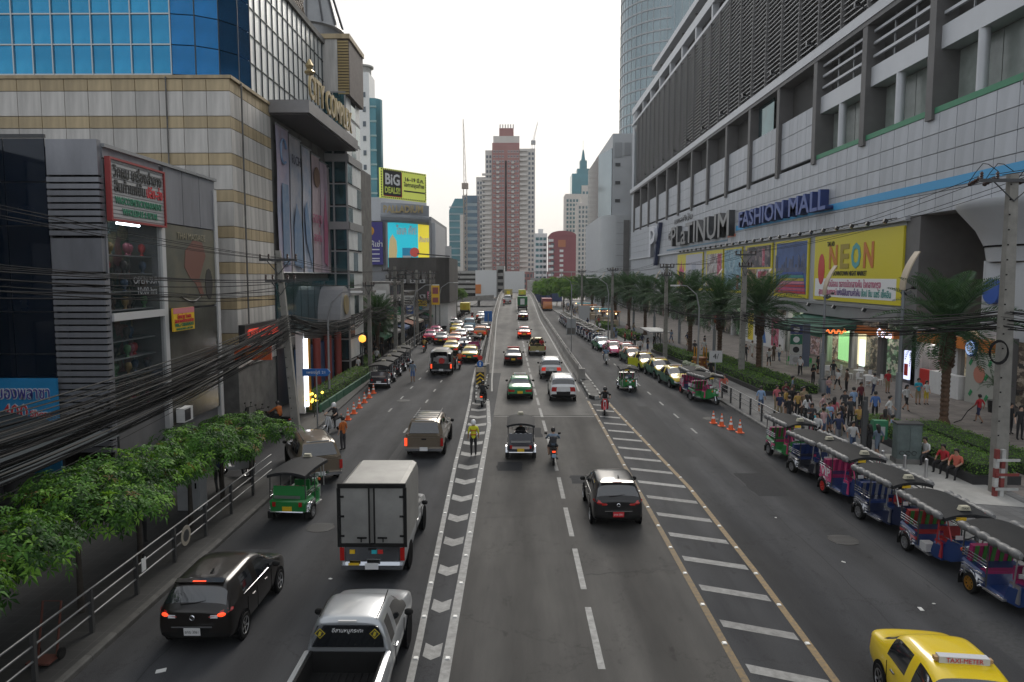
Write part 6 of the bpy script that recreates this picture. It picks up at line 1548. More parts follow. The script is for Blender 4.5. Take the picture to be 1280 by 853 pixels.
JAM = [(taxi_p,-4.65,71.2,P_dgreen,P_yellow,'green and yellow taxi at the tail of the left queue',M_tail_dim),
 (taxi_p,-7.1,77.5,P_dgreen,P_yellow,'green and yellow taxi ahead of the white van on the left',M_tail_dim),
 (sedan_p,-5.9,82.0,P_silver,None,'silver sedan in the middle of the left queue',M_tail_dim),
 (sedan_p,-9.4,89.5,P_grey,None,'grey sedan in the kerb lane of the left queue',M_tail_dim),
 (taxi_p,-7.7,89.0,P_pink,P_orange,'orange and pink taxi with lit tail lights in the left queue',M_tail_dim),
 (sedan_p,-7.5,95.0,P_white,None,'white sedan ahead of the orange pink taxi',None),
 (taxi_p,-11.2,93.0,P_pink,None,'pink taxi parked at the left kerb',M_tail_dim),
 (taxi_p,-11.3,99.5,P_pink,P_pink,'second pink taxi parked farther along the left kerb',M_tail_dim),
 (taxi_p,-8.9,104.5,P_yellow,None,'yellow taxi amid the far left queue',None),
 (sedan_p,-6.9,101.5,P_white,None,'white saloon beside the yellow taxi in the queue',None),
 (suv_p,-4.95,97.0,P_orange,None,'orange SUV with bright lights by the left ramp wall',M_tail_dim),
 (sedan_p,-4.8,105.5,P_black,None,'black sedan by the ramp wall ahead of the orange SUV',M_tail_dim),
 (van_p,-5.0,116.0,P_white,None,'white van by the ramp wall in the far left queue',None),
 (van_p,-7.3,111.0,P_sky,None,'pale blue van in the far left queue',None),
 (sedan_p,-9.2,112.0,P_pearl,None,'pearl sedan in the far kerb lane',None),
 (sedan_p,-6.3,130.0,P_grey,None,'dark grey sedan far up the left queue',None),
 (sedan_p,-8.0,121.0,P_red,None,'red sedan far up the left queue',M_tail_dim),
 (taxi_p,-7.2,141.0,P_orange,P_white,'white and orange taxi at the head of the left queue',M_tail_dim),
 (taxi_p,-10.6,119.0,P_dgreen,P_white,'green and white taxi far along the left kerb lane',None)]
for pr_,x,y,lo,up,lb,lt in JAM: copy_car(pr_,(x,y,0),0,lb,lo,up,G_JAM,lt)
# ---- taxis parked facing the camera on the right
PARK = [(taxi_p,12.15,55.2,P_dgreen,P_yellow,'green and yellow parked taxi nearest the row of green tuk-tuks'),(taxi_p,11.95,60.2,P_dgreen,P_yellow,'green and yellow parked taxi second in the rank'),
 (taxi_p,11.5,65.0,P_lime,P_yellow,'all yellow parked taxi with its side door open'),(taxi_p,11.2,70.0,P_dgreen,P_orange,'green and orange parked taxi fourth in the rank'),
 (taxi_p,11.35,74.6,P_red,P_red,'red parked taxi half hidden behind the orange one'),(taxi_p,10.3,76.8,P_pink,P_pink,'pink parked taxi near the end of the rank'),(taxi_p,9.7,82.2,P_green,P_sky,'green and blue parked taxi at the far end of the rank')]
for i,(pr_,x,y,lo,up,lb) in enumerate(PARK):
    c = copy_car(pr_,(x,y,0),R(180)+0.10,lb,lo,up,'taxis parked along the right kerb')
    if i == 2: MB().obox((0.95,0.35,0.75),(0.06,0.95,0.75),(0,0,R(50))).build('open_door', P_lime, c, loc=(0.35,0.55,0))
for p_ in (taxi_p,sedan_p,suv_p,van_p):
    for c in list(p_.children_recursive): bpy.data.objects.remove(c)
    bpy.data.objects.remove(p_)
# side street: black saloon nose
SB = shell([(-2.25,0.42,0.80,0.92,0.74,0.5,'p'),(-2.17,0.27,0.92,1.02,0.83,0.5,'p'),(-1.56,0.24,0.93,1.06,0.86,0.54,'R'),(-1.16,0.22,0.92,1.41,0.87,0.59,'g'),(-0.95,0.22,0.92,1.47,0.87,0.61,'g'),(0.42,0.21,0.92,1.45,0.87,0.58,'w'),(1.18,0.22,0.90,0.98,0.86,0.58,'p'),(1.85,0.24,0.82,0.90,0.84,0.5,'p'),(2.15,0.28,0.68,0.74,0.77,0.5,'p'),(2.25,0.36,0.54,0.58,0.66,0.4,'p')],
    dict(side=True,k=0.68,bow=-0.05,mid=[L_,P,P,P,P],cor=[L_,P,T_,P,P]), dict(side=True,k=0.6,bow=0.03,mid=[L_,X_,P,P,P],cor=[L_,P,H_,P,P]))
sb = assemble('sedan_car','black sedan nosing out of the side street on the left',SB,P_black,wb=(1.32,-1.36),ws=0.872); sb.location = (-14.6,34.2,0); sb.rotation_euler = (0,0,R(-75))
MB().obox((0,2.27,0.42),(1.2,0.03,0.04)).build('chrome_strip', M_chrome, sb)
# ---- lorries and canopied trucks
def lorry(label, loc, m, m2, w=1.05, L=5.6, h=2.7, rz=0.0, cat='truck', name='lorry', stripe=None):
    t = thing(name,label,cat,loc,rz)
    MB().box(-w,w,-L/2,L/2-1.5,0.75,h).build('cargo_body', m, t)
    MB().box(-w-.03,w+.03,-L/2-.04,-L/2,0.7,0.95).build('rear_sill', M_dgrey, t)
    MB().box(-0.42*w,0.42*w,-L/2-.05,-L/2,1.2,h-0.4).build('rear_window' if cat == 'bus' else 'rear_panel', M_glass_dark if cat == 'bus' else m2, t)
    rings = [[(-w*.95,y,0.5),(w*.95,y,0.5),(w*.95,y,1.3),(w*.85,y,z),(-w*.85,y,z),(-w*.95,y,1.3)] for y,z in ((L/2-1.45,2.2),(L/2-0.4,2.2),(L/2,1.4))]
    fix_normals(MB().loft(rings,True,True).build('cab', m2, t, 30).data)
    MB().box(-0.9*w,0.9*w,-L/2,L/2-0.3,0.4,0.75).build('chassis', M_black, t)
    for s in (-1,1): MB().box(min(s*.75*w,s*.95*w),max(s*.75*w,s*.95*w),-L/2-.06,-L/2-.02,0.98,1.1).build('tail_light', M_tail, t)
    wheels(t,[(w*.98,L/2-1.0),(-w*.98,L/2-1.0),(w*.98,-L/2+1.1),(-w*.98,-L/2+1.1)],0.4,None,False)
    if stripe: MB().box(-w-.02,w+.02,-L/2-.03,L/2-1.5,0.95,1.25).build('side_stripe', stripe, t)
    return t
lorry('green tarpaulin covered truck on the flyover',(0.95,144,ramp_z(144)),mat('tarp_green',(0.02,0.16,0.05),0.7,var=0.2,vscale=1),M_white,0.98,5.2,2.75)
lorry('yellow lorry just over the crest of the flyover',(-2.4,190,ramp_z(190)),P_gold,M_yellow,1.05,5.5,2.5)
lorry('round yellow tanker at the crest of the flyover',(1.2,194,ramp_z(194)),P_lime,M_yellow,1.0,5.5,2.2)
lorry('red and yellow bus under the trees on the right road',(7.2,178,0),M_redbl,P_orange,1.2,9,2.9,R(180),'bus','city_bus',M_yellow)
lorry('yellow truck passing under the branch ramp',(-11.6,160,0),M_yellow,P_yellow,1.0,5,2.5)
def canopied(label, loc, m, mc, rider=True):
    t = pickup(label,CAB,m,loc,0.0)
    def sec(y,k): return [(-0.86,y,1.02),(-0.84,y,1.9*k),(-0.6,y,2.02*k),(0.6,y,2.02*k),(0.84,y,1.9*k),(0.86,y,1.02)]
    mb = MB().loft([sec(-2.55,1),sec(-0.6,1)],False)
    mb.build('canopy', mc, t, 30)
    for s in (-1,1): MB().box(min(s*.55,s*.84),max(s*.55,s*.84),-2.4,-0.7,0.75,0.95).build('bench', M_dgrey, t)
    MB().cyl((0,-2.2,1.2),(0,-2.15,1.2),0.26,n=14).build('red_disc', M_red, t)
    for p in part(t,'tail_light'): set_mat(p, M_tail_on)
    return t
canopied('dark green truck with a black canopy leading the left lane',(-6.45,62.9,0),paint('canopy_truck_dark',(0.02,0.03,0.03)),mat('canopy_dark',(0.025,0.035,0.03),0.6))
gp = pickup('gold pickup carrying people in its bed on the ramp',CAB,P_gold,(2.05,77.0,ramp_z(77)))
# ------------------------------------------------------------------ tuk-tuks
M_vinyl = mat('roof_vinyl',(0.024,0.025,0.027),0.75,var=0.3,vscale=3,spec=.2)
M_roll = mat('rolled_curtain',(0.20,0.20,0.20),0.5,var=0.3,vscale=6,bump=0.4,bscale=10)
M_seat = [mat('seat_magenta',(0.38,0.03,0.14),0.5),mat('seat_green',(0.05,0.22,0.04),0.5),mat('seat_blue',(0.02,0.05,0.2),0.5),mat('seat_red',(0.4,0.03,0.03),0.5)]
M_tukblue = mat('tuk_blue',(0.012,0.04,0.155),0.35,coat=0.5); M_tukgreen = mat('tuk_green',(0.02,0.22,0.05),0.35,coat=0.5); M_tukred = mat('tuk_red',(0.42,0.02,0.03),0.35,coat=0.5); M_tuknavy = mat('tuk_navy',(0.010,0.018,0.06),0.35,coat=0.5); M_tukdark = mat('tuk_dark',(0.02,0.02,0.03),0.35,coat=0.5)
def tuk(label, body, trim, seat, seat2=None, roll=True, group=None, plate_m=M_yellow_p, rim=None):
    """Three wheeler: forward is +Y, origin on the ground under its middle."""
    t = thing('tuk_tuk', label, 'tuk-tuk', (0,0,0), 0, group)
    # tub: rear body, step, nose
    rings = []
    for y,x0,x1,z0,z1 in ((-1.50,.62,.66,.42,.74),(-1.44,.66,.70,.36,.80),(-0.62,.68,.71,.36,.72),(-0.5,.62,.64,.32,.42),(0.12,.62,.64,.30,.40),(0.22,.58,.60,.30,.78),(0.52,.52,.54,.30,.80)):
        rings.append([(-x0,y,z0),(x0,y,z0),(x1,y,z1-.06),(x1-.05,y,z1),(-x1+.05,y,z1),(-x1,y,z1-.06)])
    b = MB().loft(rings,True,True).build('body', body, t, 35); fix_normals(b.data)
    rings = []
    for y,x,z0,z1 in ((0.52,.46,.34,.96),(0.78,.40,.36,.98),(0.98,.28,.46,.90),(1.12,.18,.54,.80),(1.18,.10,.60,.74)):
        rings.append([(-x,y,z0),(x,y,z0),(x*1.04,y,(z0+z1)/2),(x*.8,y,z1-.03),(0,y,z1),(-x*.8,y,z1-.03),(-x*1.04,y,(z0+z1)/2)])
    n = MB().loft(rings,True,True).build('nose', body, t, 40); fix_normals(n.data)
    for s in (-1,1):
        MB().box(min(s*.66,s*.715),max(s*.66,s*.715),-1.42,-0.5,0.52,0.60).build('side_stripe', trim, b)
        MB().obox((s*.60,-0.18,0.33),(.22,.75,.05)).build('step', M_steel, t)
        for k,z in enumerate((0.92,1.0,1.08)): MB().tube([(s*.69,-1.42,z),(s*.70,-0.95,z),(s*.69,-0.45,z-.02)],0.016,6).build('side_rail', M_chrome, t)
        # mud guards over the rear wheels
        mb = MB(); rr = []
        for k in range(9):
            a = math.pi*(0.05+0.9*k/8); rr.append([(s*(.62),-0.98-.335*math.cos(a),.27+.335*math.sin(a)),(s*(.79),-0.98-.335*math.cos(a),.27+.335*math.sin(a)),(s*.79,-0.98-.36*math.cos(a),.27+.36*math.sin(a)),(s*.62,-0.98-.36*math.cos(a),.27+.36*math.sin(a))])
        fix_normals(mb.loft(rr,True,True).build('mud_guard', M_chrome, t).data)
        MB().box(min(s*.6,s*.8),max(s*.6,s*.8),-1.40,-1.385,0.10,0.36).build('mud_flap', M_black, t)
        for y,z0,z1,dy in ((-1.42,.85,1.70,0),(-0.46,.40,1.74,0),(0.50,.80,1.74,0.08)): MB().tube([(s*.68,y,z0),(s*.66,y+dy,z1)],0.02,6).build('post', M_dgrey if y < 0.4 else trim, t)
        MB().obox((s*.5,-1.515,.66),(.12,.03,.16)).build('tail_light', M_tail, t)
        MB().tube([(s*.40,.86,1.02),(s*.62,.80,1.10),(s*.72,.80,1.18)],0.012,5).obox((s*.74,.80,1.22),(.12,.03,.12)).build('mirror', M_chrome, t)
    wheels(t,[(.77,-0.98),(-.77,-0.98)],0.27,rim or RIM7,False)
    fw = ob('wheel', tyre, t, (0,1.22,.26), (0,R(90),0)); fw.scale = (.85,.85,.7); ob('rim', rim or RIM7, fw)
    MB().tube([(-.09,1.22,.26),(-.10,1.05,.85)],0.025,6).tube([(.09,1.22,.26),(.10,1.05,.85)],0.025,6).build('fork', M_chrome, t)
    rr = []
    for k in range(8):
        a = math.pi*(0.15+0.7*k/7); rr.append([(x,1.22-rad*math.cos(a),.26+rad*math.sin(a)) for x,rad in ((-.1,.29),(.1,.29),(.1,.31),(-.1,.31))])
    fix_normals(MB().loft(rr,True,True).build('front_mud_guard', M_chrome, t).data)
    MB().lathe([(.001,.03),(.08,.02),(.095,-.02),(.06,-.10)],n=14).build('head_light', M_head, t, 40, (0,1.25,.80), (R(-90),0,0))
    for s in (-1,1): MB().lathe([(.001,.02),(.05,.01),(.06,-.02),(.04,-.06)],n=12).build('indicator', M_amber_on if False else M_orange, t, 40, (s*.28,1.10,.86), (R(-90),0,0))
    for s in (-1,1):
        MB().obox((s*.52,.36,.60),(.05,.34,.46)).build('door_panel', trim, t)
        MB().tube([(s*.20,1.10,.95),(s*.34,1.02,1.0),(s*.46,.86,1.02)],.014,5).build('chrome_bar', M_chrome, t)
        MB().lathe([(.001,.03),(.05,.02),(.06,-.02),(.03,-.06)],n=12).build('spot_lamp', M_head, t, 40, (s*.16,1.17,.92), (R(-90),0,0))
        MB().tube([(s*.70,-1.46,.40),(s*.72,-.5,.36),(s*.66,.1,.34)],.02,6).build('chrome_sill', M_chrome, t)
        for z_,m_s in ((.66,M_chrome),(.45,M_ink_w)): MB().box(min(s*.70,s*.722),max(s*.70,s*.722),-1.40,-.55,z_,z_+.02).build('trim_strip', m_s, b)
    # seats
    s1 = MB()
    MB().obox((0,-0.86,.66),(1.22,.52,.16)).build('seat', seat, t)
    rings = []
    for k in range(2): pass
    sb_ = MB().obox((0,-1.22,.98),(1.24,.14,.52),(R(-12),0,0)).build('seat_back', seat, t)
    for k in range(-2,3): MB().obox((k*.25,-1.14,.98),(.11,.03,.50),(R(-12),0,0)).build('seat_stripe', seat2 or trim, sb_)
    MB().obox((0,0.22,.72),(.62,.34,.14)).build('driver_seat', seat, t); MB().obox((0,0.02,.96),(.60,.08,.36)).build('driver_seat_back', seat, t)
    MB().obox((0,-1.51,.92),(1.0,.03,.10)).build('rear_panel', trim, t)
    # steering, wind screen
    MB().tube([(-.34,.66,1.06),(-.1,.74,1.02),(.1,.74,1.02),(.34,.66,1.06)],0.018,6).cyl((0,.74,1.0),(0,.95,.7),.02).build('handle_bar', M_black, t)
    fr = MB().tube([(-.46,.86,1.0),(-.50,.62,1.68),(.50,.62,1.68),(.46,.86,1.0)],0.025,6).build('screen_frame', trim, t)
    MB().add([(-.45,.855,1.01),(.45,.855,1.01),(.49,.63,1.66),(-.49,.63,1.66)],[(0,1,2,3)]).build('windscreen', M_glass_shop, t)
    MB().obox((.24,.86,1.10),(.22,.012,.12)).build('paper_notice', M_plate_w, fr)
    # roof: padded vinyl with rolled side curtains
    def rf(u,v):
        x = (u-.5)*1.44; y = -1.55+v*2.45; e = (2*u-1)**2
        return (x,y,1.86-.12*e-.05*abs(v-.45)**2*4)
    m_ = MB().sheet(rf,12,8); o0 = len(m_.v)
    m_.v += [(x,y,z-.05) for x,y,z in m_.v]; q = [tuple(i+o0 for i in f[::-1]) for f in m_.f]; m_.f += q; m_.m += [0]*len(q)
    m_.loft([[rf(0,k/8) for k in range(9)],[tuple(Vector(rf(0,k/8))-Vector((0,0,.11))) for k in range(9)]],False)
    m_.loft([[rf(1,k/8) for k in range(9)],[tuple(Vector(rf(1,k/8))-Vector((0,0,.11))) for k in range(9)]],False)
    m_.loft([[rf(k/12,1) for k in range(13)],[tuple(Vector(rf(k/12,1))-Vector((0,0,.10))) for k in range(13)]],False)
    m_.loft([[rf(k/12,0) for k in range(13)],[tuple(Vector(rf(k/12,0))-Vector((0,0,.10))) for k in range(13)]],False)
    roof = m_.build('roof', M_vinyl, t, 50)
    if roll:
        for s in (-1,1):
            pts, rad = [], []
            for k in range(25):
                y = -1.5+2.3*k/24; pts.append((s*.76,y,1.69+.012*math.sin(k*1.3))); rad.append(.075+.05*abs(math.sin(math.pi*k/4.0)))
            MB().tube(pts,rad,8).build('rolled_curtain', M_roll, roof, 60)
    sgn = MB().prism([(-.17,0),(.17,0),(.12,.12),(-.12,.12)],'y',-.07,.07).build('roof_sign', mat('sign_cream',(0.5,0.47,0.36),0.5), t, None, (0,.62,1.84))
    lettering('TAXI',.09,M_ink,sgn,(0,.075,.055),(R(90),0,R(180)),depth=.004,width=.2); lettering('TAXI',.09,M_ink,sgn,(0,-.075,.055),FACE_S,depth=.004,width=.2)
    plate(t,-1.535,.50,plate_m); MB().obox((0.24,.89,1.66),(.30,.02,.10)).build('front_plate', plate_m, t)
    MB().tube([(-.62,-1.56,.40),(.62,-1.56,.40)],0.035,6).build('rear_bumper', M_chrome, t)
    return t
GT = 'tuk-tuks waiting in line along the right kerb'
tk = tuk('blue tuk-tuk with green and magenta seats, first in line at the right edge',M_tukblue,M_steel,M_seat[0],M_seat[1],group=GT)
RIMG = rim_mesh(8); RIMG.materials[0] = M_gold_b
RIMR = rim_mesh(8); RIMR.materials[0] = M_red
tk2 = tuk('blue tuk-tuk with a red door panel and yellow front plate, second in line',M_tukblue,M_tukred,M_seat[3],M_seat[1],group=GT)
tk3 = tuk('navy tuk-tuk with a dark seat, third in line',M_tuknavy,M_steel,M_seat[2],None,group=GT)
tk4 = tuk('blue and pink tuk-tuk lettered VIP with red wheels, fourth in line',M_tukblue,M_pink,M_seat[0],M_pink,group=GT,rim=RIMR)
tk5 = tuk('black tuk-tuk fifth in line before the crowd',M_tukdark,M_steel,M_seat[2],M_seat[2],group=GT)
tk6 = tuk('green and magenta tuk-tuk last in the near line',M_tukgreen,M_pink,M_seat[0],M_seat[1],group=GT)
for w in [c for c in tk.children if c.name.split('.')[0] == 'wheel']:
    for r_ in w.children: r_.data = RIMG
v_ = MB().box(-.72,-.70,-1.35,-0.45,0.62,0.98).box(.70,.72,-1.35,-0.45,0.62,0.98).build('side_panel', M_pink, tk4)
for s,rt in ((1,FACE_E),(-1,FACE_W)): lettering('VIP',.42,M_ink_w,tk4,(s*.725,-.9,.82),rt,depth=.005,width=.75,bold=.01)
for t_,x,y in ((tk,12.75,17.6),(tk2,12.62,20.55),(tk3,12.6,23.5),(tk4,12.62,26.5),(tk5,12.6,29.5),(tk6,12.6,32.5)):
    t_.location = (x,y,0); t_.scale = (random.uniform(.91,.96),random.uniform(.97,1.02),random.uniform(.96,1.05)); t_.rotation_euler = (0,0,R(180)+random.uniform(-.10,.10)+0.03)
MB().obox((.62,-.02,.52),(.30,.34,.24)).build('battery_box', M_lgrey, tk2)
MB().obox((-.45,1.0,.16),(.42,.02,.2)).build('mud_flap', M_black, tk2)
# green tuk-tuks and others
tg = tuk('green tuk-tuk seen from behind in front of the turning tan pickup',M_tukgreen,M_steel,M_tukgreen,M_pink,roll=False); tg.scale = (.92,.95,.97); tg.location = (-7.75,25.3,0); tg.rotation_euler = (0,0,R(-4))
ts = tuk('silver tuk-tuk seen from behind on the middle lane',M_tukdark,M_steel,M_tukdark,M_chrome,roll=False); ts.scale = (.88,.95,.95); ts.location = (0.15,33.7,0)
MB().obox((0,-1.53,.62),(.9,.02,.12)).build('rear_sticker', mat('sticker_pale',(0.5,0.42,0.4),0.5), ts)
tr = copy_tree(tg,None,(8.15,52.6,0),R(178),'green tuk-tuk driving towards the camera on the right road')
tq = copy_tree(tk6,None,(13.0-.35,47.6,0),R(196),'green tuk-tuk parked nose out beside the orange cones','tuk-tuks parked by the taxi rank')
tq2 = copy_tree(tk4,None,(12.55,50.6,0),R(184),'blue and pink tuk-tuk parked behind the green one by the cones','tuk-tuks parked by the taxi rank')
GF = 'tuk-tuks in the long far line on the right kerb'
for i in range(15):
    y = 88.5+2.95*i; x = interp(y,KR_T)-0.95
    copy_tree((tk3,tk5,tk2,tk3)[i % 4],None,(x,y,0),R(180)+0.05,'%s tuk-tuk of the long far row counted from the taxi rank' % ('first second third fourth fifth sixth seventh eighth ninth tenth eleventh twelfth thirteenth fourteenth last'.split()[i]),GF)
GL_ = 'tuk-tuks parked along the left kerb'
dark = tuk('dark tuk-tuk nearest in the short row on the left kerb',M_tukdark,M_steel,M_tukdark,M_steel,roll=False,group=GL_,plate_m=M_plate_w); dark.location = (-10.35,54.6,0)
for i,(x,y,lb) in enumerate(((-10.5,57.9,'second dark tuk-tuk from the cones on the left kerb'),(-10.6,61.2,'third dark tuk-tuk from the cones on the left kerb'),(-10.75,64.5,'fourth dark tuk-tuk from the cones on the left kerb'),(-10.8,67.8,'farthest dark tuk-tuk on the left kerb'))): copy_tree(dark,None,(x,y,0),R(2*i),lb,GL_)
copy_tree(tk4,None,(-4.75,79.0,0),0,'purple tuk-tuk in the left queue beside the ramp wall')
# ------------------------------------------------------------------ trees, palms and hedges
def leaf_cluster(mb, c, up, n, L, w, droop, rnd):
    """A whorl of n narrow leaves round a twig end, each two folded facets."""
    up = Vector(up).normalized(); a = up.orthogonal().normalized(); b = up.cross(a); ph = rnd.random()*6.28
    mi = rnd.choice((0,0,1,1,2)) if rnd.random() > .02 or n < 7 else 3
    for k in range(n):
        t = ph + 6.283*k/n + rnd.uniform(-.2,.2); d = (a*math.cos(t)+b*math.sin(t)+up*rnd.uniform(.0,.45)).normalized(); l = L*rnd.uniform(.75,1.2)
        s = d.cross(up); s = s.normalized() if s.length > 1e-3 else a
        p0 = Vector(c)+d*0.02; p1 = p0+d*l*.5+up*.02; p2 = p0+d*l-Vector((0,0,droop*l))
        mb.add([p0,p1+s*w/2,p2,p1-s*w/2],[(0,1,2,3)],mi)
def crown_mesh(seed, rx, ry, rz, n, L, w, mats, lumps=6, leaves=6, shell_=0.55, droop=.25):
    rnd = random.Random(seed); mb = MB(); cs = []
    for k in range(lumps): cs.append((Vector((rnd.uniform(-.6,.6)*rx,rnd.uniform(-.6,.6)*ry,rnd.uniform(-.35,.45)*rz)), rnd.uniform(.45,.7)))
    for i in range(n):
        c, s = rnd.choice(cs)
        v = Vector((rnd.gauss(0,1),rnd.gauss(0,1),rnd.gauss(0,1))).normalized()*(shell_+(1-shell_)*rnd.random()**.6)
        if v.z < -.5: v.z *= .5
        p = c+Vector((v.x*rx*s,v.y*ry*s,v.z*rz*s)); n_ = Vector((v.x,v.y,v.z+.6))
        leaf_cluster(mb,p,n_,leaves,L,w,droop,rnd)
    return mb.mesh('crown', mats)
def limbs(t, h, rx, rz, r0, seed, lean=(0,0)):
    rnd = random.Random(seed); mb = MB()
    mb.tube([(0,0,0),(lean[0]*.4,lean[1]*.4,h*.45),(lean[0],lean[1],h)],[r0,r0*.8,r0*.6],8)
    for k in range(6):
        a = 6.28*k/6+rnd.random(); e = (lean[0]+math.cos(a)*rx*.6,lean[1]+math.sin(a)*rx*.6,h+rz*rnd.uniform(.3,.8))
        m_ = ((lean[0]+e[0])/2*.8,(lean[1]+e[1])/2*.8,h+(e[2]-h)*.6)
        mb.tube([(lean[0],lean[1],h-.1),m_,e],[r0*.5,r0*.35,r0*.12],5)
    return mb.build('trunk', M_bark, t, 50)
random.seed(5)
tl = ['nearest leafy street tree cut off by the left edge','second leafy street tree from the left edge','third leafy street tree over the left railing','fourth leafy street tree over the left railing','fifth leafy street tree over the left railing','sixth leafy street tree over the left railing','last leafy street tree at the side street corner']
for i,y in enumerate((11.0,14.0,17.0,20.0,23.0,25.8,28.4)):
    t = thing('street_tree', tl[i], 'tree', (-10.75-.1*(i%2),y,0.14), i*.9, 'clipped street trees along the left pavement')
    limbs(t,1.95,1.5,1.1,.09,i)
    k = 1.0 if i < 5 else .82
    o = ob('crown', crown_mesh(40+i,1.5*k,2.0*k,.80*k,820,.19,.062,M_leaf,13,7), t, (random.uniform(-.15,.1),0,(2.72 if i < 4 else 2.5)-(0.3 if i > 4 else 0)))
# ---- date palms
def frond_mesh(seed, L=2.9, arch=1.0):
    rnd = random.Random(seed); mb = MB(); pts = []
    for k in range(11):
        u = k/10; pts.append(Vector((0,L*(u-.10*arch*u*u*u),L*(.42*u-.62*arch*u*u))))
    mb.tube(pts,[.035*(1-.85*k/10) for k in range(11)],4,2)
    n = 30
    for k in range(2,n):
        u = k/n; i = min(int(u*10),9); f = u*10-i; p = pts[i].lerp(pts[i+1],f); d = (pts[i+1]-pts[i]).normalized()
        ll = .62*(math.sin(math.pi*min(1,u*.92+.08))**.6)*rnd.uniform(.85,1.1); mi = rnd.choice((0,0,1,2))
        for s in (-1,1):
            v = Vector((s*.80,0,.34+rnd.uniform(-.1,.12)))+d*.62; v.normalize(); e = p+v*ll-Vector((0,0,.10*ll)); q = d*.030
            m_ = p+v*ll*.5+Vector((0,0,.02)); mb.add([p,m_+q,e,m_-q],[(0,1,2,3)],mi)
    return mb.mesh('frond', M_palm)
FR = [frond_mesh(1,2.9,.55),frond_mesh(2,2.9,.95),frond_mesh(3,2.7,1.35)]
def trunk_mesh(h):
    mb = MB(); rings = []
    for k in range(int(h/.13)+1):
        z = k*.13; r = .20+.05*(z/h)**3+(.035 if k % 2 else 0)+(.10 if z < .3 else 0)+(.10*max(0,(z/h-.72)/.28))
        rings.append([(r*math.cos(6.283*(j+.5*(k%2))/12),r*math.sin(6.283*(j+.5*(k%2))/12),z) for j in range(12)])
    mb.loft(rings,True,True)
    rnd = random.Random(4)
    for k in range(90):                      # old leaf bases under the crown
        a = k*2.4; z = h*(.62+.38*k/90); r = .26+.07*(z/h)
        c, s = math.cos(a), math.sin(a); mb.obox((c*r,s*r,z),(.10,.09,.22),(0,.55,a))
    return mb.mesh('trunk', M_wood)
TRK = trunk_mesh(5.3)
def palm(label, x, y, s=1.0, detail=True, seed=0, group='date palms along the right pavement'):
    rnd = random.Random(seed); t = thing('date_palm', label, 'palm', (x,y,.14), rnd.random()*6, group); t.scale = (s,s,s)
    ob('trunk', TRK, t)
    n = 66
    for k in range(n):
        u = k/n; el = R(84-86*u**.95+rnd.uniform(-8,8)); az = k*2.399+rnd.uniform(-.2,.2)
        me = FR[0 if u < .35 else 1 if u < .75 else 2]; sc = 1.42*(.78+.25*math.sin(math.pi*min(1,u+.15)))*rnd.uniform(.9,1.05)
        o = ob('frond', me, t, (0,0,5.35-.25*u), (el-R(22),0,az)); o.scale = (sc,sc,sc)
    return t
P0 = palm('date palm nearest the camera before the orange shop front',23.6,39.5,1.0,seed=1)
pls = [(20.3,60.4,'date palm in the hedge beside the tall utility pole',1.02),(18.9,67.2,'date palm second along the hedge from the pole',.98),(18.6,77.5,'date palm behind the row of parked taxis',1.05),(18.4,89.5,'date palm farther behind the taxi rank',1.0),(17.9,101,'date palm half way along the plaza edge',1.0),(17.3,112,'date palm past the middle of the plaza edge',1.05),(16.8,124,'date palm towards the far end of the mall',1.0),(16.2,137,'date palm close to the far end of the mall',.95),(15.6,151,'date palm beside the grey annex',1.0),(15.0,166,'farthest date palm before the roadside trees',1.0)]
for i,(x,y,lb,s) in enumerate(pls):
    r_ = copy_tree(P0,None,(x,y,.14),1.3*i+.7,lb); r_.scale = (s,s,s)
# low shrub-like palms in the side street island on the left
for i,(x,y,z,s,lb) in enumerate(((-13.6,69.5,3.4,.62,'drooping dark palm beside the glass turret'),(-13.9,73.5,4.2,.55,'second drooping palm behind the turret'))):
    r_ = copy_tree(P0,None,(x,y,.14),i,lb); r_.scale = (s,s,s*1.25); r_['group'] = 'palms behind the turret'
# ---- roadside trees at the far right and far left
CR = [crown_mesh(70+i,3.2,3.2,2.3,520,.55,.26,M_hedge_l,9,5,.5,.3) for i in range(3)]
for i,(x,y,s,lb) in enumerate(((7.6,196,.9,'round green tree nearest the flyover wall'),(9.6,206,1.15,'large green tree right of the blue hoarding'),(12.0,188,1.05,'green tree over the far tuk-tuk row'),(14.6,200,1.2,'broad green tree beside the grey annex'),(17.0,190,1.0,'green tree at the annex corner'),(12.5,172,.8,'small green tree among the far palms'),(18.5,178,.95,'green tree behind the far palms'),(6.9,215,1.0,'pale green tree beyond the crest'),(-14.5,172,.75,'dusty green tree beside the branch ramp'))):
    t = thing('roadside_tree', lb, 'tree', (x,y,0.1), i, 'roadside trees at the far end'); t.scale = (s,s,s)
    limbs(t,3.4,2.4,2.0,.18,90+i); ob('crown', CR[i%3], t, (0,0,5.0))
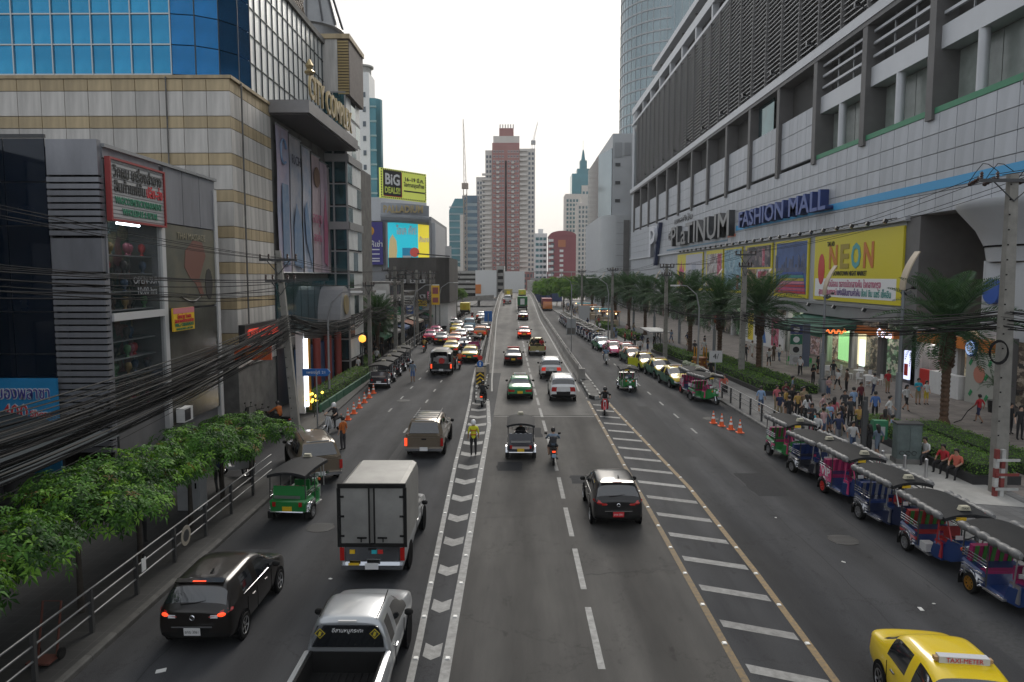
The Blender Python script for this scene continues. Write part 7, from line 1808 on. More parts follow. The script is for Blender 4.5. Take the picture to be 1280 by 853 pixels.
# ---- hedges: clipped boxes of small leaves in dark planters
def hedge(label, x0, x1, y0, y1, z0, z1, dens=150, lead=.07, seed=0, skew=0.0, planter=None, cat='hedge'):
    rnd = random.Random(seed); t = thing('clipped_hedge', label, cat, ((x0+x1)/2,(y0+y1)/2,0.14)); cx, cy = (x0+x1)/2, (y0+y1)/2
    w, d, h = x1-x0, y1-y0, z1-z0; mb = MB(); n = int(dens*(w*d+2*h*d+2*h*w))
    for i in range(n):
        q = rnd.random()*(w*d+2*h*d+h*w)
        if q < w*d: p = Vector((rnd.uniform(-w/2,w/2),rnd.uniform(-d/2,d/2),z1+rnd.gauss(0,.03))); nn = Vector((rnd.gauss(0,.4),rnd.gauss(0,.4),1))
        elif q < w*d+2*h*d: s = rnd.choice((-1,1)); p = Vector((s*w/2+rnd.gauss(0,.03),rnd.uniform(-d/2,d/2),rnd.uniform(z0,z1))); nn = Vector((s,rnd.gauss(0,.4),.5+rnd.gauss(0,.3)))
        else: p = Vector((rnd.uniform(-w/2,w/2),-d/2+rnd.gauss(0,.03),rnd.uniform(z0,z1))); nn = Vector((rnd.gauss(0,.4),-1,.5))
        p.z += .03*noise.noise(Vector((p.x*2+cx,p.y*2+cy,3)))*2; p.x += skew*p.y
        nn.normalize(); a = nn.orthogonal().normalized(); a = (a*math.cos(i)+nn.cross(a)*math.sin(i)); b = nn.cross(a); l = lead*rnd.uniform(.7,1.4)
        mb.add([p,p+a*l*.5+b*l*.3+nn*.01,p+a*l+nn*l*.3,p+a*l*.5-b*l*.3],[(0,1,2,3)],rnd.choice((0,0,1,1,2)))
    mb.build('foliage', M_hedge_l, t)
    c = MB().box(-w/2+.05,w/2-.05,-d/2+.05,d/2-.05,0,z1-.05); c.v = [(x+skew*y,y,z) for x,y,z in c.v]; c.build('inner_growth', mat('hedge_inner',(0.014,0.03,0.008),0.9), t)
    if planter:
        c = MB().box(-w/2-.15,w/2+.15,-d/2-.15,d/2+.15,-.02,planter); c.v = [(x+skew*y,y,z) for x,y,z in c.v]; c.build('planter', mat('planter_stone',(0.035,0.035,0.037),0.5,var=0.4,vscale=2), t)
    return t
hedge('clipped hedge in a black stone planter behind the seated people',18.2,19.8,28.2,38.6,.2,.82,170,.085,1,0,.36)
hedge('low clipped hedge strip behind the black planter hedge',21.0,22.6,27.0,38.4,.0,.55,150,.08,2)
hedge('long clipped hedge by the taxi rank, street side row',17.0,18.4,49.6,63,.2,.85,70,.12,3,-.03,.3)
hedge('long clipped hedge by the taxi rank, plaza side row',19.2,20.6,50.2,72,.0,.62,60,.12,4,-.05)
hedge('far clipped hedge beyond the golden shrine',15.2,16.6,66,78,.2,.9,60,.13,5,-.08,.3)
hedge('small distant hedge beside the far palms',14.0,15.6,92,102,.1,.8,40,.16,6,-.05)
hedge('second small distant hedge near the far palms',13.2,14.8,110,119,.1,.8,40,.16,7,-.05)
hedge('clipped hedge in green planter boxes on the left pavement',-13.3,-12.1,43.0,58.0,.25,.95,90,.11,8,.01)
for i in range(8): tag(MB().box(-12.05,-11.9,43.1+1.88*i,44.85+1.88*i,.14,.62).build('planter_box', mat('planter_green',(0.02,0.11,0.06),0.6,var=.3,vscale=2)), ('green planter box nearest the corner of the side street' if i == 0 else 'green planter box number %s from the side street corner along the left hedge' % ('two','three','four','five','six','seven','eight')[i-1]), 'planter', 'green planter boxes')
hedge('green shrubs on the far left island before the shop houses',-15.0,-13.2,62,69,.1,.7,60,.13,9)
# ------------------------------------------------------------------ utility poles, cables, lamps
M_pole = mat('pole_concrete',(0.27,0.26,0.235),0.85,var=.3,vscale=2.5,bump=.2)
M_insul = mat('insulator_brown',(0.05,0.025,0.02),0.25)
def upole(label, x, y, h, arms, lean=(0,0), r=.16, group='concrete utility poles'):
    t = thing('utility_pole', label, 'utility pole', (x,y,.14), 0, group)
    rings = [[(lean[0]*u+sx*rr,lean[1]*u+sy*rr,h*u) for sx,sy in ((-1,-.8),(1,-.8),(1,.8),(-1,.8))] for u,rr in ((0,r*1.25),(.5,r*1.1),(1,r*.8))]
    MB().loft(rings,True,True).build('shaft', M_pole, t)
    for z,w in arms:
        u = z/h; ax = lean[0]*u
        a = MB().box(ax-w,ax+w,lean[1]*u-.2,lean[1]*u-.1,z-.06,z+.06).build('cross_arm', M_dgrey, t)
        MB().cyl((ax-w*.6,-.15+lean[1]*u,z-.04),(ax,-.15+lean[1]*u,z-.75),.025,n=5).cyl((ax+w*.6,-.15+lean[1]*u,z-.04),(ax,-.15+lean[1]*u,z-.75),.025,n=5).build('brace', M_dgrey, t)
        for sx in (-.95,-.5,.5,.95):
            MB().lathe([(.02,.06),(.07,.08),(.04,.13),(.075,.16),(.04,.21),(.07,.24),(.03,.32)],(ax+sx*w,lean[1]*u-.15,z),10).build('insulator', M_insul, a, 40)
    for k in range(int(h/.55)): 
        if r > .14: MB().obox((-r*1.0+lean[0]*k*.55/h,-r*.9,.6+k*.55),(.05,.03,.05)).build('bolt', M_dark, t)
    return t
upole('leaning utility pole at the side street corner on the left',-12.0,38.4,9.6,((9.1,1.0),(8.0,.8)),(-.75,.1))
MB_ = None
upole('tall utility pole with red and white guard beside the walkway',18.38,27.1,12.0,((11.75,1.3),),(-.12,.05),.19)
upole('utility pole standing in the hedge by the taxi rank',17.8,57.0,10.2,((9.9,.8),(9.0,.5)),(0.05,0),.17)
upole('utility pole behind the parked taxis on the right',14.6,71.0,9.4,((9.1,.7),(8.3,.5)),(0,0),.16)
upole('utility pole farther along the right kerb',12.6,96,9.4,((9.0,.7),),(0,0),.15)
upole('distant utility pole among the right palms',11.2,126,9.4,((9.0,.7),),(0,0),.15)
upole('paired utility pole with many insulators on the left pavement',-12.5,73.5,9.2,((8.8,1.3),(8.0,.9)),(0,0),.16)
upole('second of the paired utility poles on the left pavement',-12.1,75.6,8.9,((8.4,.9),),(0,0),.15)
upole('dark utility pole beside the glass turret',-12.9,62.5,7.8,((7.4,.5),),(0,0),.14)
for i,(y,lb) in enumerate(((90,'left utility pole before the orange sign'),(104,'left utility pole after the orange sign'),(118,'left utility pole by the old dark block'),(132,'left utility pole past the old dark block'),(148,'farthest left utility pole'))): upole(lb,-12.6,y,9.0,((8.6,1.0),(7.8,.7)),(0,0),.15)
# transformer box, cable coil
tc = thing('cable_coil','loop of spare black cable hung on the tall right pole','cable',(18.1,26.9,5.6))
for k in range(4): MB().tube([(.34*math.cos(a)-.2,-.1-.02*k,.42*math.sin(a)-.1*k*.2) for a in [6.283*j/18 for j in range(19)]],.02,5).build('cable_loop', M_cable, tc)
pg = thing('pole_guard','red and white banded steel guard at the foot of the tall pole','guard',(17.95,26.6,.14))
wb = mat('guard_white',(0.5,0.5,0.48),.6,var=.3,vscale=4); rb = mat('guard_red',(0.22,0.035,0.03),.6,var=.3,vscale=4)
for i in range(5): MB().box(-.07,.07,-.07,.07,.36*i,.36*i+.355).build('band', rb if i % 2 == 0 else wb, pg)
for i in range(5): MB().box(.14,.28,-.09,.05,.36*i,.36*i+.355).build('band', wb if i % 2 == 0 else rb, pg)
for z in (.25,.8,1.35): MB().box(-.05,.8,-.12,-.09,z,z+.1).build('strap', rb if z == .8 else wb, pg)
# cables: every cable its own sagging tube
def cable(t, p, q, sag, r=.013, n=16, wob=0.0, m=None):
    p, q = Vector(p), Vector(q); pts = []
    for i in range(n+1):
        u = i/n; v = p.lerp(q,u); v.z -= sag*4*u*(1-u); v.x += wob*math.sin(u*7+sag*9)*(u*(1-u)*4); pts.append(v-t.location)
    return MB().tube(pts,r,4).build('cable', m or M_cable, t)
M_cable2 = mat('cable_grey',(0.06,0.058,0.055),.85,spec=.1); M_cable3 = mat('cable_dark',(0.012,0.012,0.013),.85,spec=.1)
def bundle(label, p, q, n, spread_p, spread_q, sag, seed, r=.014, group='sagging cable bundles'):
    rnd = random.Random(seed); t = thing('cable_bundle', label, 'cables', ((p[0]+q[0])/2,(p[1]+q[1])/2,(p[2]+q[2])/2), 0, group)
    for k in range(n):
        a = Vector((p[0]+rnd.uniform(-1,1)*spread_p[0],p[1],p[2]+rnd.uniform(-1,1)*spread_p[1])); b = Vector((q[0]+rnd.uniform(-1,1)*spread_q[0],q[1],q[2]+rnd.uniform(-1,1)*spread_q[1]))
        cable(t,a,b,rnd.uniform(*sag),r*rnd.uniform(.6,1.5),18,rnd.uniform(-.08,.08),rnd.choice((M_cable,M_cable2,M_cable3,M_cable)))
    return t
bundle('thick cable bundle sweeping over the street trees at the left',(-12.1,-3.0,4.95),(-12.3,38.2,5.6),70,(.6,1.1),(.25,.75),(.7,1.5),1,.017)
bundle('high cable strands crossing before the wig shop',(-12.4,-3.0,9.8),(-12.7,38.3,7.6),7,(.3,.5),(.15,.5),(.3,.8),2,.014)
bundle('cable bundle from the corner pole to the pole by the turret',(-12.3,38.4,5.9),(-12.8,62.5,5.4),34,(.2,.45),(.2,.5),(.4,1.3),3,.016)
bundle('cable bundle in front of the low shop houses',(-12.9,62.5,5.4),(-12.3,73.5,5.6),26,(.2,.6),(.3,.7),(.2,1.3),4,.018)
yy = [74.5,90,104,118,132,148]
for i,(a,b) in enumerate(zip(yy,yy[1:])): bundle(['cable bundle between the paired poles and the orange sign','cable bundle beside the orange sign','cable bundle beside the old dark block','cable bundle beyond the old dark block','farthest left cable bundle'][i],(-12.4,a,5.8),(-12.5,b,5.8),20,(.4,.8),(.4,.8),(.3,1.5),10+i,.022)
def lines(label, segs, n, off, sag, r=.012):
    t = thing('power_lines', label, 'power lines', segs[0], 0, 'overhead power lines')
    for p,q in zip(segs,segs[1:]):
        for k in range(n): cable(t,(p[0]+off[k],p[1],p[2]),(q[0]+off[k]*.75,q[1],q[2]),sag,r)
    return t
lines('top power lines along the left pavement',[(-12.6,-3,11.6),(-12.75,38.5,9.3),(-12.5,73.5,9.1),(-12.6,104,8.9),(-12.6,148,8.8)],4,(-.9,-.45,.45,.9),.5)
lines('second tier power lines along the left pavement',[(-12.6,-3,10.2),(-12.65,38.5,8.2),(-12.5,73.5,8.3),(-12.6,104,8.1)],3,(-.7,0,.7),.6)
lines('top power lines along the right pavement',[(18.9,-3,12.6),(18.3,27.1,12.1),(17.85,57,10.3),(14.6,71,9.6),(12.6,96,9.4),(11.2,126,9.4)],4,(-1.2,-.6,.6,1.2),.45,.013)
segsR = [(18.6,-3,7.2),(18.3,27.1,6.75),(17.8,57,5.2),(14.6,71,5.3),(12.6,96,5.4),(11.2,126,5.4)]
for i,(p,q) in enumerate(zip(segsR,segsR[1:])): bundle(['cable bundle leaving the tall right pole towards the camera','cable bundle in front of the nearest palm','cable bundle between the hedge pole and the taxi rank pole','cable bundle over the parked taxis','farthest right cable bundle'][i],p,q,(18,24,16,12,10)[i],(.2,.38),(.2,.4),(.15,.9),30+i,.015)
# insulator strings at the tall pole
st_ = thing('insulator_strings','dark brown insulator strings on the tall right pole','insulator',(18.2,27.0,11.9))
for k,(x,z) in enumerate(((-1.15,.08),(-.6,.08),(.6,.08),(1.15,.08))):
    pts = [(x-.1,-.05+.09*j,z+.10-.035*j) for j in range(9)]
    MB().tube([(x,.1+.085*j,z-.02*j) for j in range(9)],[.05,.09,.05,.09,.05,.09,.05,.09,.04],8).build('insulator', M_insul, st_, 40)
    MB().tube([(x,-.9,z+.1),(x-.12,-.5,z+.42),(x,.0,z+.52),(x+.05,.5,z+.25),(x,.8,z-.1)],.014,5).build('jumper_cable', M_cable, st_)
# ---- plaza lamps with curved tan reflector panels
def plaza_lamp(label, x, y, h):
    t = thing('plaza_lamp', label, 'lamp post', (x,y,.14), 0, 'plaza lamps with curved panels')
    MB().cyl((0,0,0),(0,0,h*.38),.17,.17,12).cyl((0,0,h*.38),(0,0,h),.10,.08,10).build('post', mat('lamp_post_grey',(0.24,0.255,0.27),.5,.3), t, 40)
    rings = []
    for k in range(9):
        u = k/8; xx = -.10+.75*u*u; zz = h-.1+2.1*u; w = .26+.05*math.sin(math.pi*u)
        rings.append([(xx,-w,zz),(xx,w,zz),(xx+.06,w,zz-.03),(xx+.06,-w,zz-.03)])
    fix_normals(MB().loft(rings,True,True).build('reflector_panel', M_tan, t, 40).data)
    for s in (-1,1): MB().obox((.15,s*.22,h-.25),(.3,.16,.18),(0,-.5,0)).build('spot_light', M_blackgl, t)
    MB().cyl((0,0,h*.98),(.5,0,h*1.0),.03).obox((.55,0,h*1.0),(.16,.2,.16)).build('arm_light', M_blackgl, t)
    return t
pl0 = plaza_lamp('curved panel lamp between palm and awning posts, second nearest',22.1,52.0,7.0)
for x,y,h,lb in ((21.3,40.0,7.6,'nearest curved panel lamp beside the large palm'),(21.7,64,6.9,'curved panel lamp beside the green awning'),(20.8,76,7,'curved panel lamp before the collage poster'),(19.8,88,7,'curved panel lamp before the pale poster'),(19.0,100,7,'curved panel lamp before the farthest posters'),(18.2,113,7,'curved panel lamp near the mall emblem'),(17.4,127,7,'curved panel lamp before the grey wall'),(16.5,142,7,'farthest curved panel lamp')): plaza_lamp(lb,x,y,h)
# street lights
def street_light(label, x, y, h, s, L=2.2):
    t = thing('street_light', label, 'street light', (x,y,.14), 0, 'street lights'); 
    MB().tube([(0,0,0),(0,0,h*.75),(s*.25,0,h*.9),(s*L*.6,0,h),(s*L,0,h+.05)],[.09,.07,.05,.04,.035],8).build('mast', M_grey, t, 50)
    MB().obox((s*(L+.3),0,h+.03),(.75,.26,.12)).build('lamp_head', M_white, t); return t
street_light('street light arching over the road by the leaning left pole',-12.3,46.5,7.2,1,1.6)
street_light('street light arching over the taxi rank',15.6,62,7.4,-1,1.8)
street_light('left street light by the shop houses',-11.8,82,7.2,1); street_light('left street light past the orange sign',-11.9,110,7.2,1); street_light('far left street light by the ramp',-12,138,7.2,1)
street_light('right street light near the far tuk-tuk row',11.6,92,8,-1); street_light('right street light near the annex',10.2,136,8,-1)
# ------------------------------------------------------------------ people: one skinned body per pose, clothes by region
CL = {k: mat('cloth_'+k, c, .8, var=.15, vscale=6) for k,c in dict(white=(0.62,0.62,0.61),black=(0.014,0.014,0.016),charcoal=(0.04,0.04,0.045),navy=(0.02,0.03,0.08),red=(0.45,0.02,0.03),maroon=(0.14,0.02,0.03),
    lightblue=(0.26,0.38,0.58),blue=(0.08,0.17,0.42),cyan=(0.02,0.36,0.48),khaki=(0.28,0.22,0.13),brown=(0.10,0.06,0.04),grey=(0.18,0.18,0.19),denim=(0.06,0.10,0.19),greyblue=(0.17,0.22,0.29),sage=(0.30,0.34,0.24),
    pinkred=(0.5,0.12,0.15),palepink=(0.52,0.33,0.33),gold=(0.42,0.27,0.07),salmon=(0.62,0.15,0.10),yellow=(0.6,0.45,0.04),vest=(0.62,0.62,0.03),vestorange=(0.5,0.13,0.02),orange=(0.6,0.13,0.03)).items()}
J0 = dict(pel=(0,0,.93),spi=(0,.01,1.13),che=(0,.0,1.34),nec=(0,.0,1.47),hea=(0,.02,1.57),top=(0,.015,1.66),
    shR=(.175,0,1.39),shL=(-.175,0,1.39),elR=(.235,-.02,1.12),elL=(-.235,-.02,1.12),wrR=(.245,.06,.90),wrL=(-.245,.06,.90),haR=(.245,.09,.80),haL=(-.245,.09,.80),
    hiR=(.09,0,.88),hiL=(-.09,0,.88),knR=(.10,.02,.48),knL=(-.10,.02,.48),anR=(.10,-.01,.08),anL=(-.10,-.01,.08),toR=(.11,.15,.04),toL=(-.11,.15,.04))
RAD = dict(pel=(.145,.115),spi=(.125,.10),che=(.155,.115),nec=(.055,.055),hea=(.082,.10),top=(.06,.075),sh=(.068,.068),el=(.045,.045),wr=(.032,.032),ha=(.042,.03),hi=(.095,.10),kn=(.065,.065),an=(.042,.045),to=(.038,.03))
BON = [('pel','spi',1),('spi','che',1),('che','nec',1),('nec','hea',0),('hea','top',0)]
for s in 'RL': BON += [('che','sh'+s,1),('sh'+s,'el'+s,1),('el'+s,'wr'+s,0),('wr'+s,'ha'+s,0),('pel','hi'+s,2),('hi'+s,'kn'+s,2),('kn'+s,'an'+s,3),('an'+s,'to'+s,4)]
def pose_mesh(name, **over):
    J = dict(J0); J.update(over); keys = list(J); idx = {k:i for i,k in enumerate(keys)}
    me = bpy.data.meshes.new(name); me.from_pydata([J[k] for k in keys],[(idx[a],idx[b]) for a,b,_ in BON],[])
    o = ob(name, me); bpy.context.view_layer.objects.active = o
    md = o.modifiers.new('skin','SKIN'); md.use_smooth_shade = True; md.branch_smoothing = .6
    if not me.skin_vertices: me.attributes.new('skin','FLOAT','POINT')
    sk = me.skin_vertices[0].data
    for k,i in idx.items():
        r = RAD[k] if k in RAD else RAD[k[:2]]; sk[i].radius = r; sk[i].use_root = (k == 'pel')
    s2 = o.modifiers.new('sub','SUBSURF'); s2.levels = 1; s2.render_levels = 1
    dg = bpy.context.evaluated_depsgraph_get(); dg.update()
    e = bpy.data.meshes.new_from_object(o.evaluated_get(dg)); e.name = name
    bpy.data.objects.remove(o); bpy.data.meshes.remove(me)
    e.materials.clear()
    for m in (M_skin[0],CL['white'],CL['navy'],CL['navy'],M_black): e.materials.append(m)
    segs = [(Vector(J[a]),Vector(J[b]),s,(RAD.get(b) or RAD[b[:2]])[0]) for a,b,s in BON]
    mi = []
    for p in e.polygons:
        best, bs = 1e9, 0
        for a,b,s,r in segs:
            d = b-a; u = max(0,min(1,(p.center-a).dot(d)/max(d.length_squared,1e-9))); q = (p.center-(a+d*u)).length-r*.35
            if q < best: best, bs = q, s
        if bs == 1 and p.center.z > J['nec'][2]-.01 and abs(p.center.x) < .09: bs = 0
        mi.append(bs)
    e.polygons.foreach_set('material_index', mi); e.polygons.foreach_set('use_smooth',[True]*len(mi)); e.update()
    e['head'] = J['hea']
    return e
def off(d, keys, v): return {k: tuple(a+b for a,b in zip(d[k],v)) for k in keys}
POSES = dict(stand=pose_mesh('body'),
    walk=pose_mesh('body',knR=(.10,.20,.50),anR=(.10,.26,.09),toR=(.11,.41,.06),knL=(-.10,-.06,.48),anL=(-.10,-.34,.14),toL=(-.11,-.22,.04),elR=(.23,-.14,1.14),wrR=(.22,-.10,.92),haR=(.22,-.07,.83),elL=(-.23,.06,1.12),wrL=(-.22,.24,.97),haL=(-.22,.31,.90)),
    phone=pose_mesh('body',elR=(.22,.02,1.13),wrR=(.10,.24,1.20),haR=(.06,.30,1.25),elL=(-.22,.02,1.13),wrL=(-.12,.22,1.10),haL=(-.06,.28,1.14)),
    sit=pose_mesh('body',pel=(0,0,.50),spi=(0,-.01,.70),che=(0,.03,.91),nec=(0,.06,1.04),hea=(0,.09,1.14),top=(0,.09,1.23),shR=(.175,.03,.96),shL=(-.175,.03,.96),elR=(.25,.10,.72),elL=(-.25,.10,.72),wrR=(.17,.32,.62),wrL=(-.17,.32,.62),haR=(.13,.40,.60),haL=(-.13,.40,.60),
        hiR=(.10,.04,.49),hiL=(-.10,.04,.49),knR=(.16,.44,.50),knL=(-.16,.44,.50),anR=(.15,.42,.09),anL=(-.15,.44,.09),toR=(.17,.56,.04),toL=(-.17,.58,.04)),
    ride=pose_mesh('body',pel=(0,-.28,.86),spi=(0,-.26,1.05),che=(0,-.18,1.25),nec=(0,-.13,1.37),hea=(0,-.10,1.47),top=(0,-.10,1.56),shR=(.175,-.17,1.30),shL=(-.175,-.17,1.30),elR=(.30,.06,1.10),elL=(-.30,.06,1.10),wrR=(.31,.30,1.03),wrL=(-.31,.30,1.03),haR=(.30,.37,1.02),haL=(-.30,.37,1.02),
        hiR=(.10,-.25,.84),hiL=(-.10,-.25,.84),knR=(.20,.14,.72),knL=(-.20,.14,.72),anR=(.17,.05,.34),anL=(-.17,.05,.34),toR=(.18,.19,.31),toL=(-.18,.19,.31)))
def head_hair(kind):
    mb = MB()
    n = 14
    def ring(z,r,yo,cut): return [(r*.92*math.cos(6.283*k/n), yo+r*1.1*math.sin(6.283*k/n) if math.sin(6.283*k/n) < cut else yo+r*1.1*cut, z) for k in range(n)]
    if kind == 'helmet': prof = [(-.07,.125,.0,1),(.0,.135,.0,1),(.07,.125,.0,1),(.13,.085,.0,1),(.155,.02,0,1)]
    elif kind == 'long': prof = [(-.30,.085,-.06,.2),(-.15,.105,-.045,.15),(-.02,.112,-.02,.35),(.06,.112,-.005,.8),(.115,.085,-.005,1),(.14,.02,-.005,1)]
    else: prof = [(-.05,.098,-.03,.1),(.02,.108,-.015,.45),(.07,.108,-.005,.85),(.115,.08,-.005,1),(.137,.02,-.005,1)]
    mb.loft([ring(*p) for p in prof],True,True)
    return mb.mesh('hair' if kind != 'helmet' else 'helmet', M_hair, 60)
HAIR = {k: head_hair(k) for k in ('short','long','helmet')}
NOSE = MB().prism([(-.012,-.02),(.012,-.02),(.004,.03),(-.004,.03)],'y',0,.022).mesh('nose', M_skin[0])
M_helm = {'white': mat('helmet_white',(0.7,0.7,0.7),.25), 'black': mat('helmet_black',(0.02,0.02,0.02),.2), 'orange': mat('helmet_orange',(0.6,0.12,0.02),.25)}
def person(label, pose, x, y, deg, shirt, pants, bare=0, hair='short', skin=0, z=.14, s=1.0, group=None, helm='white'):
    me = POSES[pose]; o = ob('person', me, None, (x,y,z), R(deg)); o.scale = (s,s,s); tag(o, label, 'person', group)
    sk = M_skin[skin % 3]
    for i,m in enumerate((sk,CL[shirt],CL[pants],sk if bare else CL[pants],M_black)): set_mat(o,m,i)
    h = ob('hair' if hair != 'helmet' else 'helmet', HAIR[hair], o, Vector(me['head'])+Vector((0,0,.02)))
    if hair == 'helmet': set_mat(h, M_helm[helm])
    f = ob('nose', NOSE, o, Vector(me['head'])+Vector((0,.085,-.01))); set_mat(f, sk)
    return o
PEOPLE = [
    (-2.06, 33.1, 'stand', 5, 'vest', 'black', 0, 'helmet', 'traffic officer in a yellow vest and white helmet on the chevrons'),
    (22.34, 54.14, 'stand', 200, 'black', 'black', 0, 'long', 'woman in a black dress by the grey lamp post'),
    (24.95, 56.66, 'stand', 170, 'black', 'grey', 1, 'long', 'woman in black top under the awning edge'),
    (23.42, 59.4, 'walk', 150, 'white', 'black', 0, 'short', 'person in white shirt near the round sign board'),
    (24.45, 49.08, 'walk', 20, 'white', 'navy', 0, 'short', 'man in a white tee walking towards the cafe tables'),
    (26.07, 50.44, 'stand', 190, 'red', 'khaki', 1, 'short', 'man in a red shirt holding a pale bag'),
    (19.01, 41.51, 'stand', 170, 'charcoal', 'black', 0, 'short', 'man in dark jacket standing behind the crowd'),
    (19.75, 41.99, 'stand', 10, 'lightblue', 'black', 0, 'short', 'man in pale blue shirt with a strap, left of two'),
    (20.33, 40.59, 'stand', 350, 'blue', 'black', 0, 'short', 'man in blue shirt with a shoulder strap'),
    (21.26, 44.3, 'stand', 200, 'maroon', 'black', 0, 'short', 'person in maroon shirt behind the blue shirts'),
    (20.47, 39.28, 'walk', 230, 'white', 'grey', 0, 'short', 'man in white shirt with a dark sling bag'),
    (15.43, 34.23, 'walk', 180, 'navy', 'grey', 0, 'short', 'man in a navy tee walking towards the camera'),
    (15.55, 32.98, 'walk', 175, 'white', 'denim', 1, 'long', 'woman in white top and denim shorts beside the navy tee man'),
    (15.9, 32.11, 'stand', 30, 'black', 'black', 0, 'long', 'woman all in black with long hair near the post'),
    (16.34, 32.25, 'walk', 15, 'greyblue', 'greyblue', 1, 'long', 'woman in a grey blue dress seen from behind'),
    (18.35, 35.6, 'walk', 330, 'brown', 'charcoal', 0, 'long', 'person in brown bending near the green box'),
    (19.04, 36.32, 'sit', 260, 'lightblue', 'black', 0, 'short', 'person in pale blue sitting behind the green box'),
    (16.01, 37.23, 'walk', 185, 'sage', 'white', 1, 'long', 'woman in sage cardigan behind the tuk-tuk roofs'),
    (16.98, 38.63, 'stand', 185, 'pinkred', 'black', 1, 'long', 'woman in red patterned top behind the tuk-tuk roofs'),
    (17.23, 37.82, 'stand', 180, 'brown', 'black', 0, 'long', 'woman in brown beside the navy tee man'),
    (18.31, 39.26, 'stand', 185, 'charcoal', 'black', 0, 'short', 'person in charcoal between the two couples'),
    (16.5, 40.34, 'walk', 60, 'palepink', 'lightblue', 0, 'long', 'woman in pale pink jacket with a blue bag'),
    (16.92, 42.21, 'stand', 175, 'khaki', 'brown', 0, 'short', 'man in khaki shirt at the railing'),
    (16.36, 41.72, 'stand', 190, 'gold', 'black', 0, 'long', 'woman in a gold top at the railing'),
    (16.59, 43.21, 'stand', 180, 'black', 'black', 0, 'short', 'man in black at the railing end'),
    (17.65, 47.13, 'sit', 190, 'maroon', 'black', 1, 'short', 'person in maroon sitting on the hedge kerb'),
    (18.12, 47.13, 'stand', 250, 'greyblue', 'black', 1, 'short', 'man in grey blue standing at the hedge end'),
    (25.35, 69.5, 'walk', 10, 'white', 'denim', 0, 'short', 'man in white shirt and jeans at the shop doorway'),
    (24.81, 69.49, 'stand', 20, 'brown', 'brown', 0, 'short', 'person in brown at the shop doorway'),
    (23.05, 65.76, 'walk', 150, 'white', 'black', 1, 'long', 'woman in white and black near the sign board'),
    (25.29, 60.39, 'stand', 220, 'black', 'black', 1, 'long', 'woman in black near the green chairs'),
    (20.76, 47.77, 'stand', 200, 'palepink', 'denim', 1, 'long', 'girl in pink holding a white bag on the plaza'),
    (23.2, 51.85, 'walk', 120, 'white', 'black', 1, 'long', 'woman with white plastic bag near the tables'),
    (23.51, 51.13, 'stand', 90, 'brown', 'black', 0, 'short', 'man in brown with a plastic bag on the plaza'),
    (25.76, 46.01, 'stand', 175, 'cyan', 'khaki', 1, 'short', 'man in a cyan shirt and khaki shorts by the shop'),
    (26.28, 46.01, 'stand', 185, 'white', 'yellow', 1, 'long', 'woman in white top and yellow shorts beside the cyan shirt'),
    (23.81, 43.79, 'walk', 200, 'white', 'black', 1, 'long', 'girl in white top and black shorts left of the lamp'),
    (25.97, 40.19, 'walk', 20, 'red', 'navy', 1, 'short', 'man in red shirt pulling a hose on the plaza'),
    (25.76, 37.31, 'stand', 200, 'black', 'black', 0, 'short', 'man in black suit left of two at right edge'),
    (25.37, 36.01, 'stand', 170, 'black', 'black', 0, 'short', 'man in black suit nearest the right edge'),
    (17.29, 29.49, 'sit', 200, 'white', 'charcoal', 0, 'short', 'man in white tee sitting on the planter, left of three'),
    (17.53, 28.55, 'sit', 190, 'red', 'black', 0, 'short', 'man in red tee sitting on the planter, middle of three'),
    (17.8, 28.11, 'sit', 195, 'salmon', 'black', 0, 'short', 'man in salmon polo sitting on the planter, right of three'),
    (14.76, 51.06, 'sit', 170, 'salmon', 'black', 0, 'short', 'person in salmon sitting by the railing near the cones'),
    (15.29, 56.67, 'stand', 190, 'black', 'black', 0, 'short', 'man in black beside the green tuk-tuk'),
    (10.89, 64.47, 'stand', 180, 'black', 'black', 0, 'short', 'man in black beside the orange taxi'),
    (11.46, 61.3, 'stand', 190, 'greyblue', 'navy', 0, 'short', 'person at the open door of the yellow taxi'),
    (17.93, 72.67, 'walk', 150, 'charcoal', 'charcoal', 0, 'short', 'man in charcoal behind the hedge'),
    (19.27, 74.12, 'walk', 170, 'white', 'white', 1, 'short', 'woman in white behind the hedge'),
    (23.83, 72.92, 'walk', 190, 'white', 'white', 1, 'short', 'woman in white in front of the mural'),
    (22.09, 69.47, 'stand', 180, 'black', 'black', 0, 'short', 'person in black beside the utility pole'),
    (-8.4, 34.05, 'stand', 60, 'vestorange', 'charcoal', 0, 'short', 'man with an orange vest standing by the cones'),
    (-9.73, 31.76, 'sit', 150, 'greyblue', 'navy', 0, 'short', 'man in grey blue sitting at the side street corner'),
    (-8.3, 56.48, 'stand', 10, 'greyblue', 'blue', 1, 'short', 'person in grey top and blue trousers on the left road'),
    (-13.2, 59.11, 'stand', 60, 'white', 'charcoal', 0, 'short', 'person in white on the left pavement by the pole'),
    (-14.88, 69.18, 'walk', 10, 'black', 'black', 0, 'short', 'person in black walking on the left pavement'),
    (-13.87, 67.28, 'walk', 20, 'charcoal', 'black', 0, 'short', 'person in charcoal walking on the left pavement'),
    (-13.72, 69.19, 'stand', 200, 'black', 'black', 1, 'long', 'woman in black on the left pavement'),
    (-13.68, 71.91, 'walk', 0, 'charcoal', 'black', 0, 'short', 'man in charcoal farther along the left pavement'),
    (-15.51, 74.08, 'walk', 190, 'gold', 'black', 0, 'short', 'person in ochre on the left pavement'),
    (-14.2, 79.36, 'walk', 5, 'black', 'black', 0, 'short', 'person in black before the shop houses'),
    (-14.92, 64.31, 'walk', 190, 'black', 'denim', 0, 'long', 'woman in black and denim on the left pavement'),
]
random.seed(12)
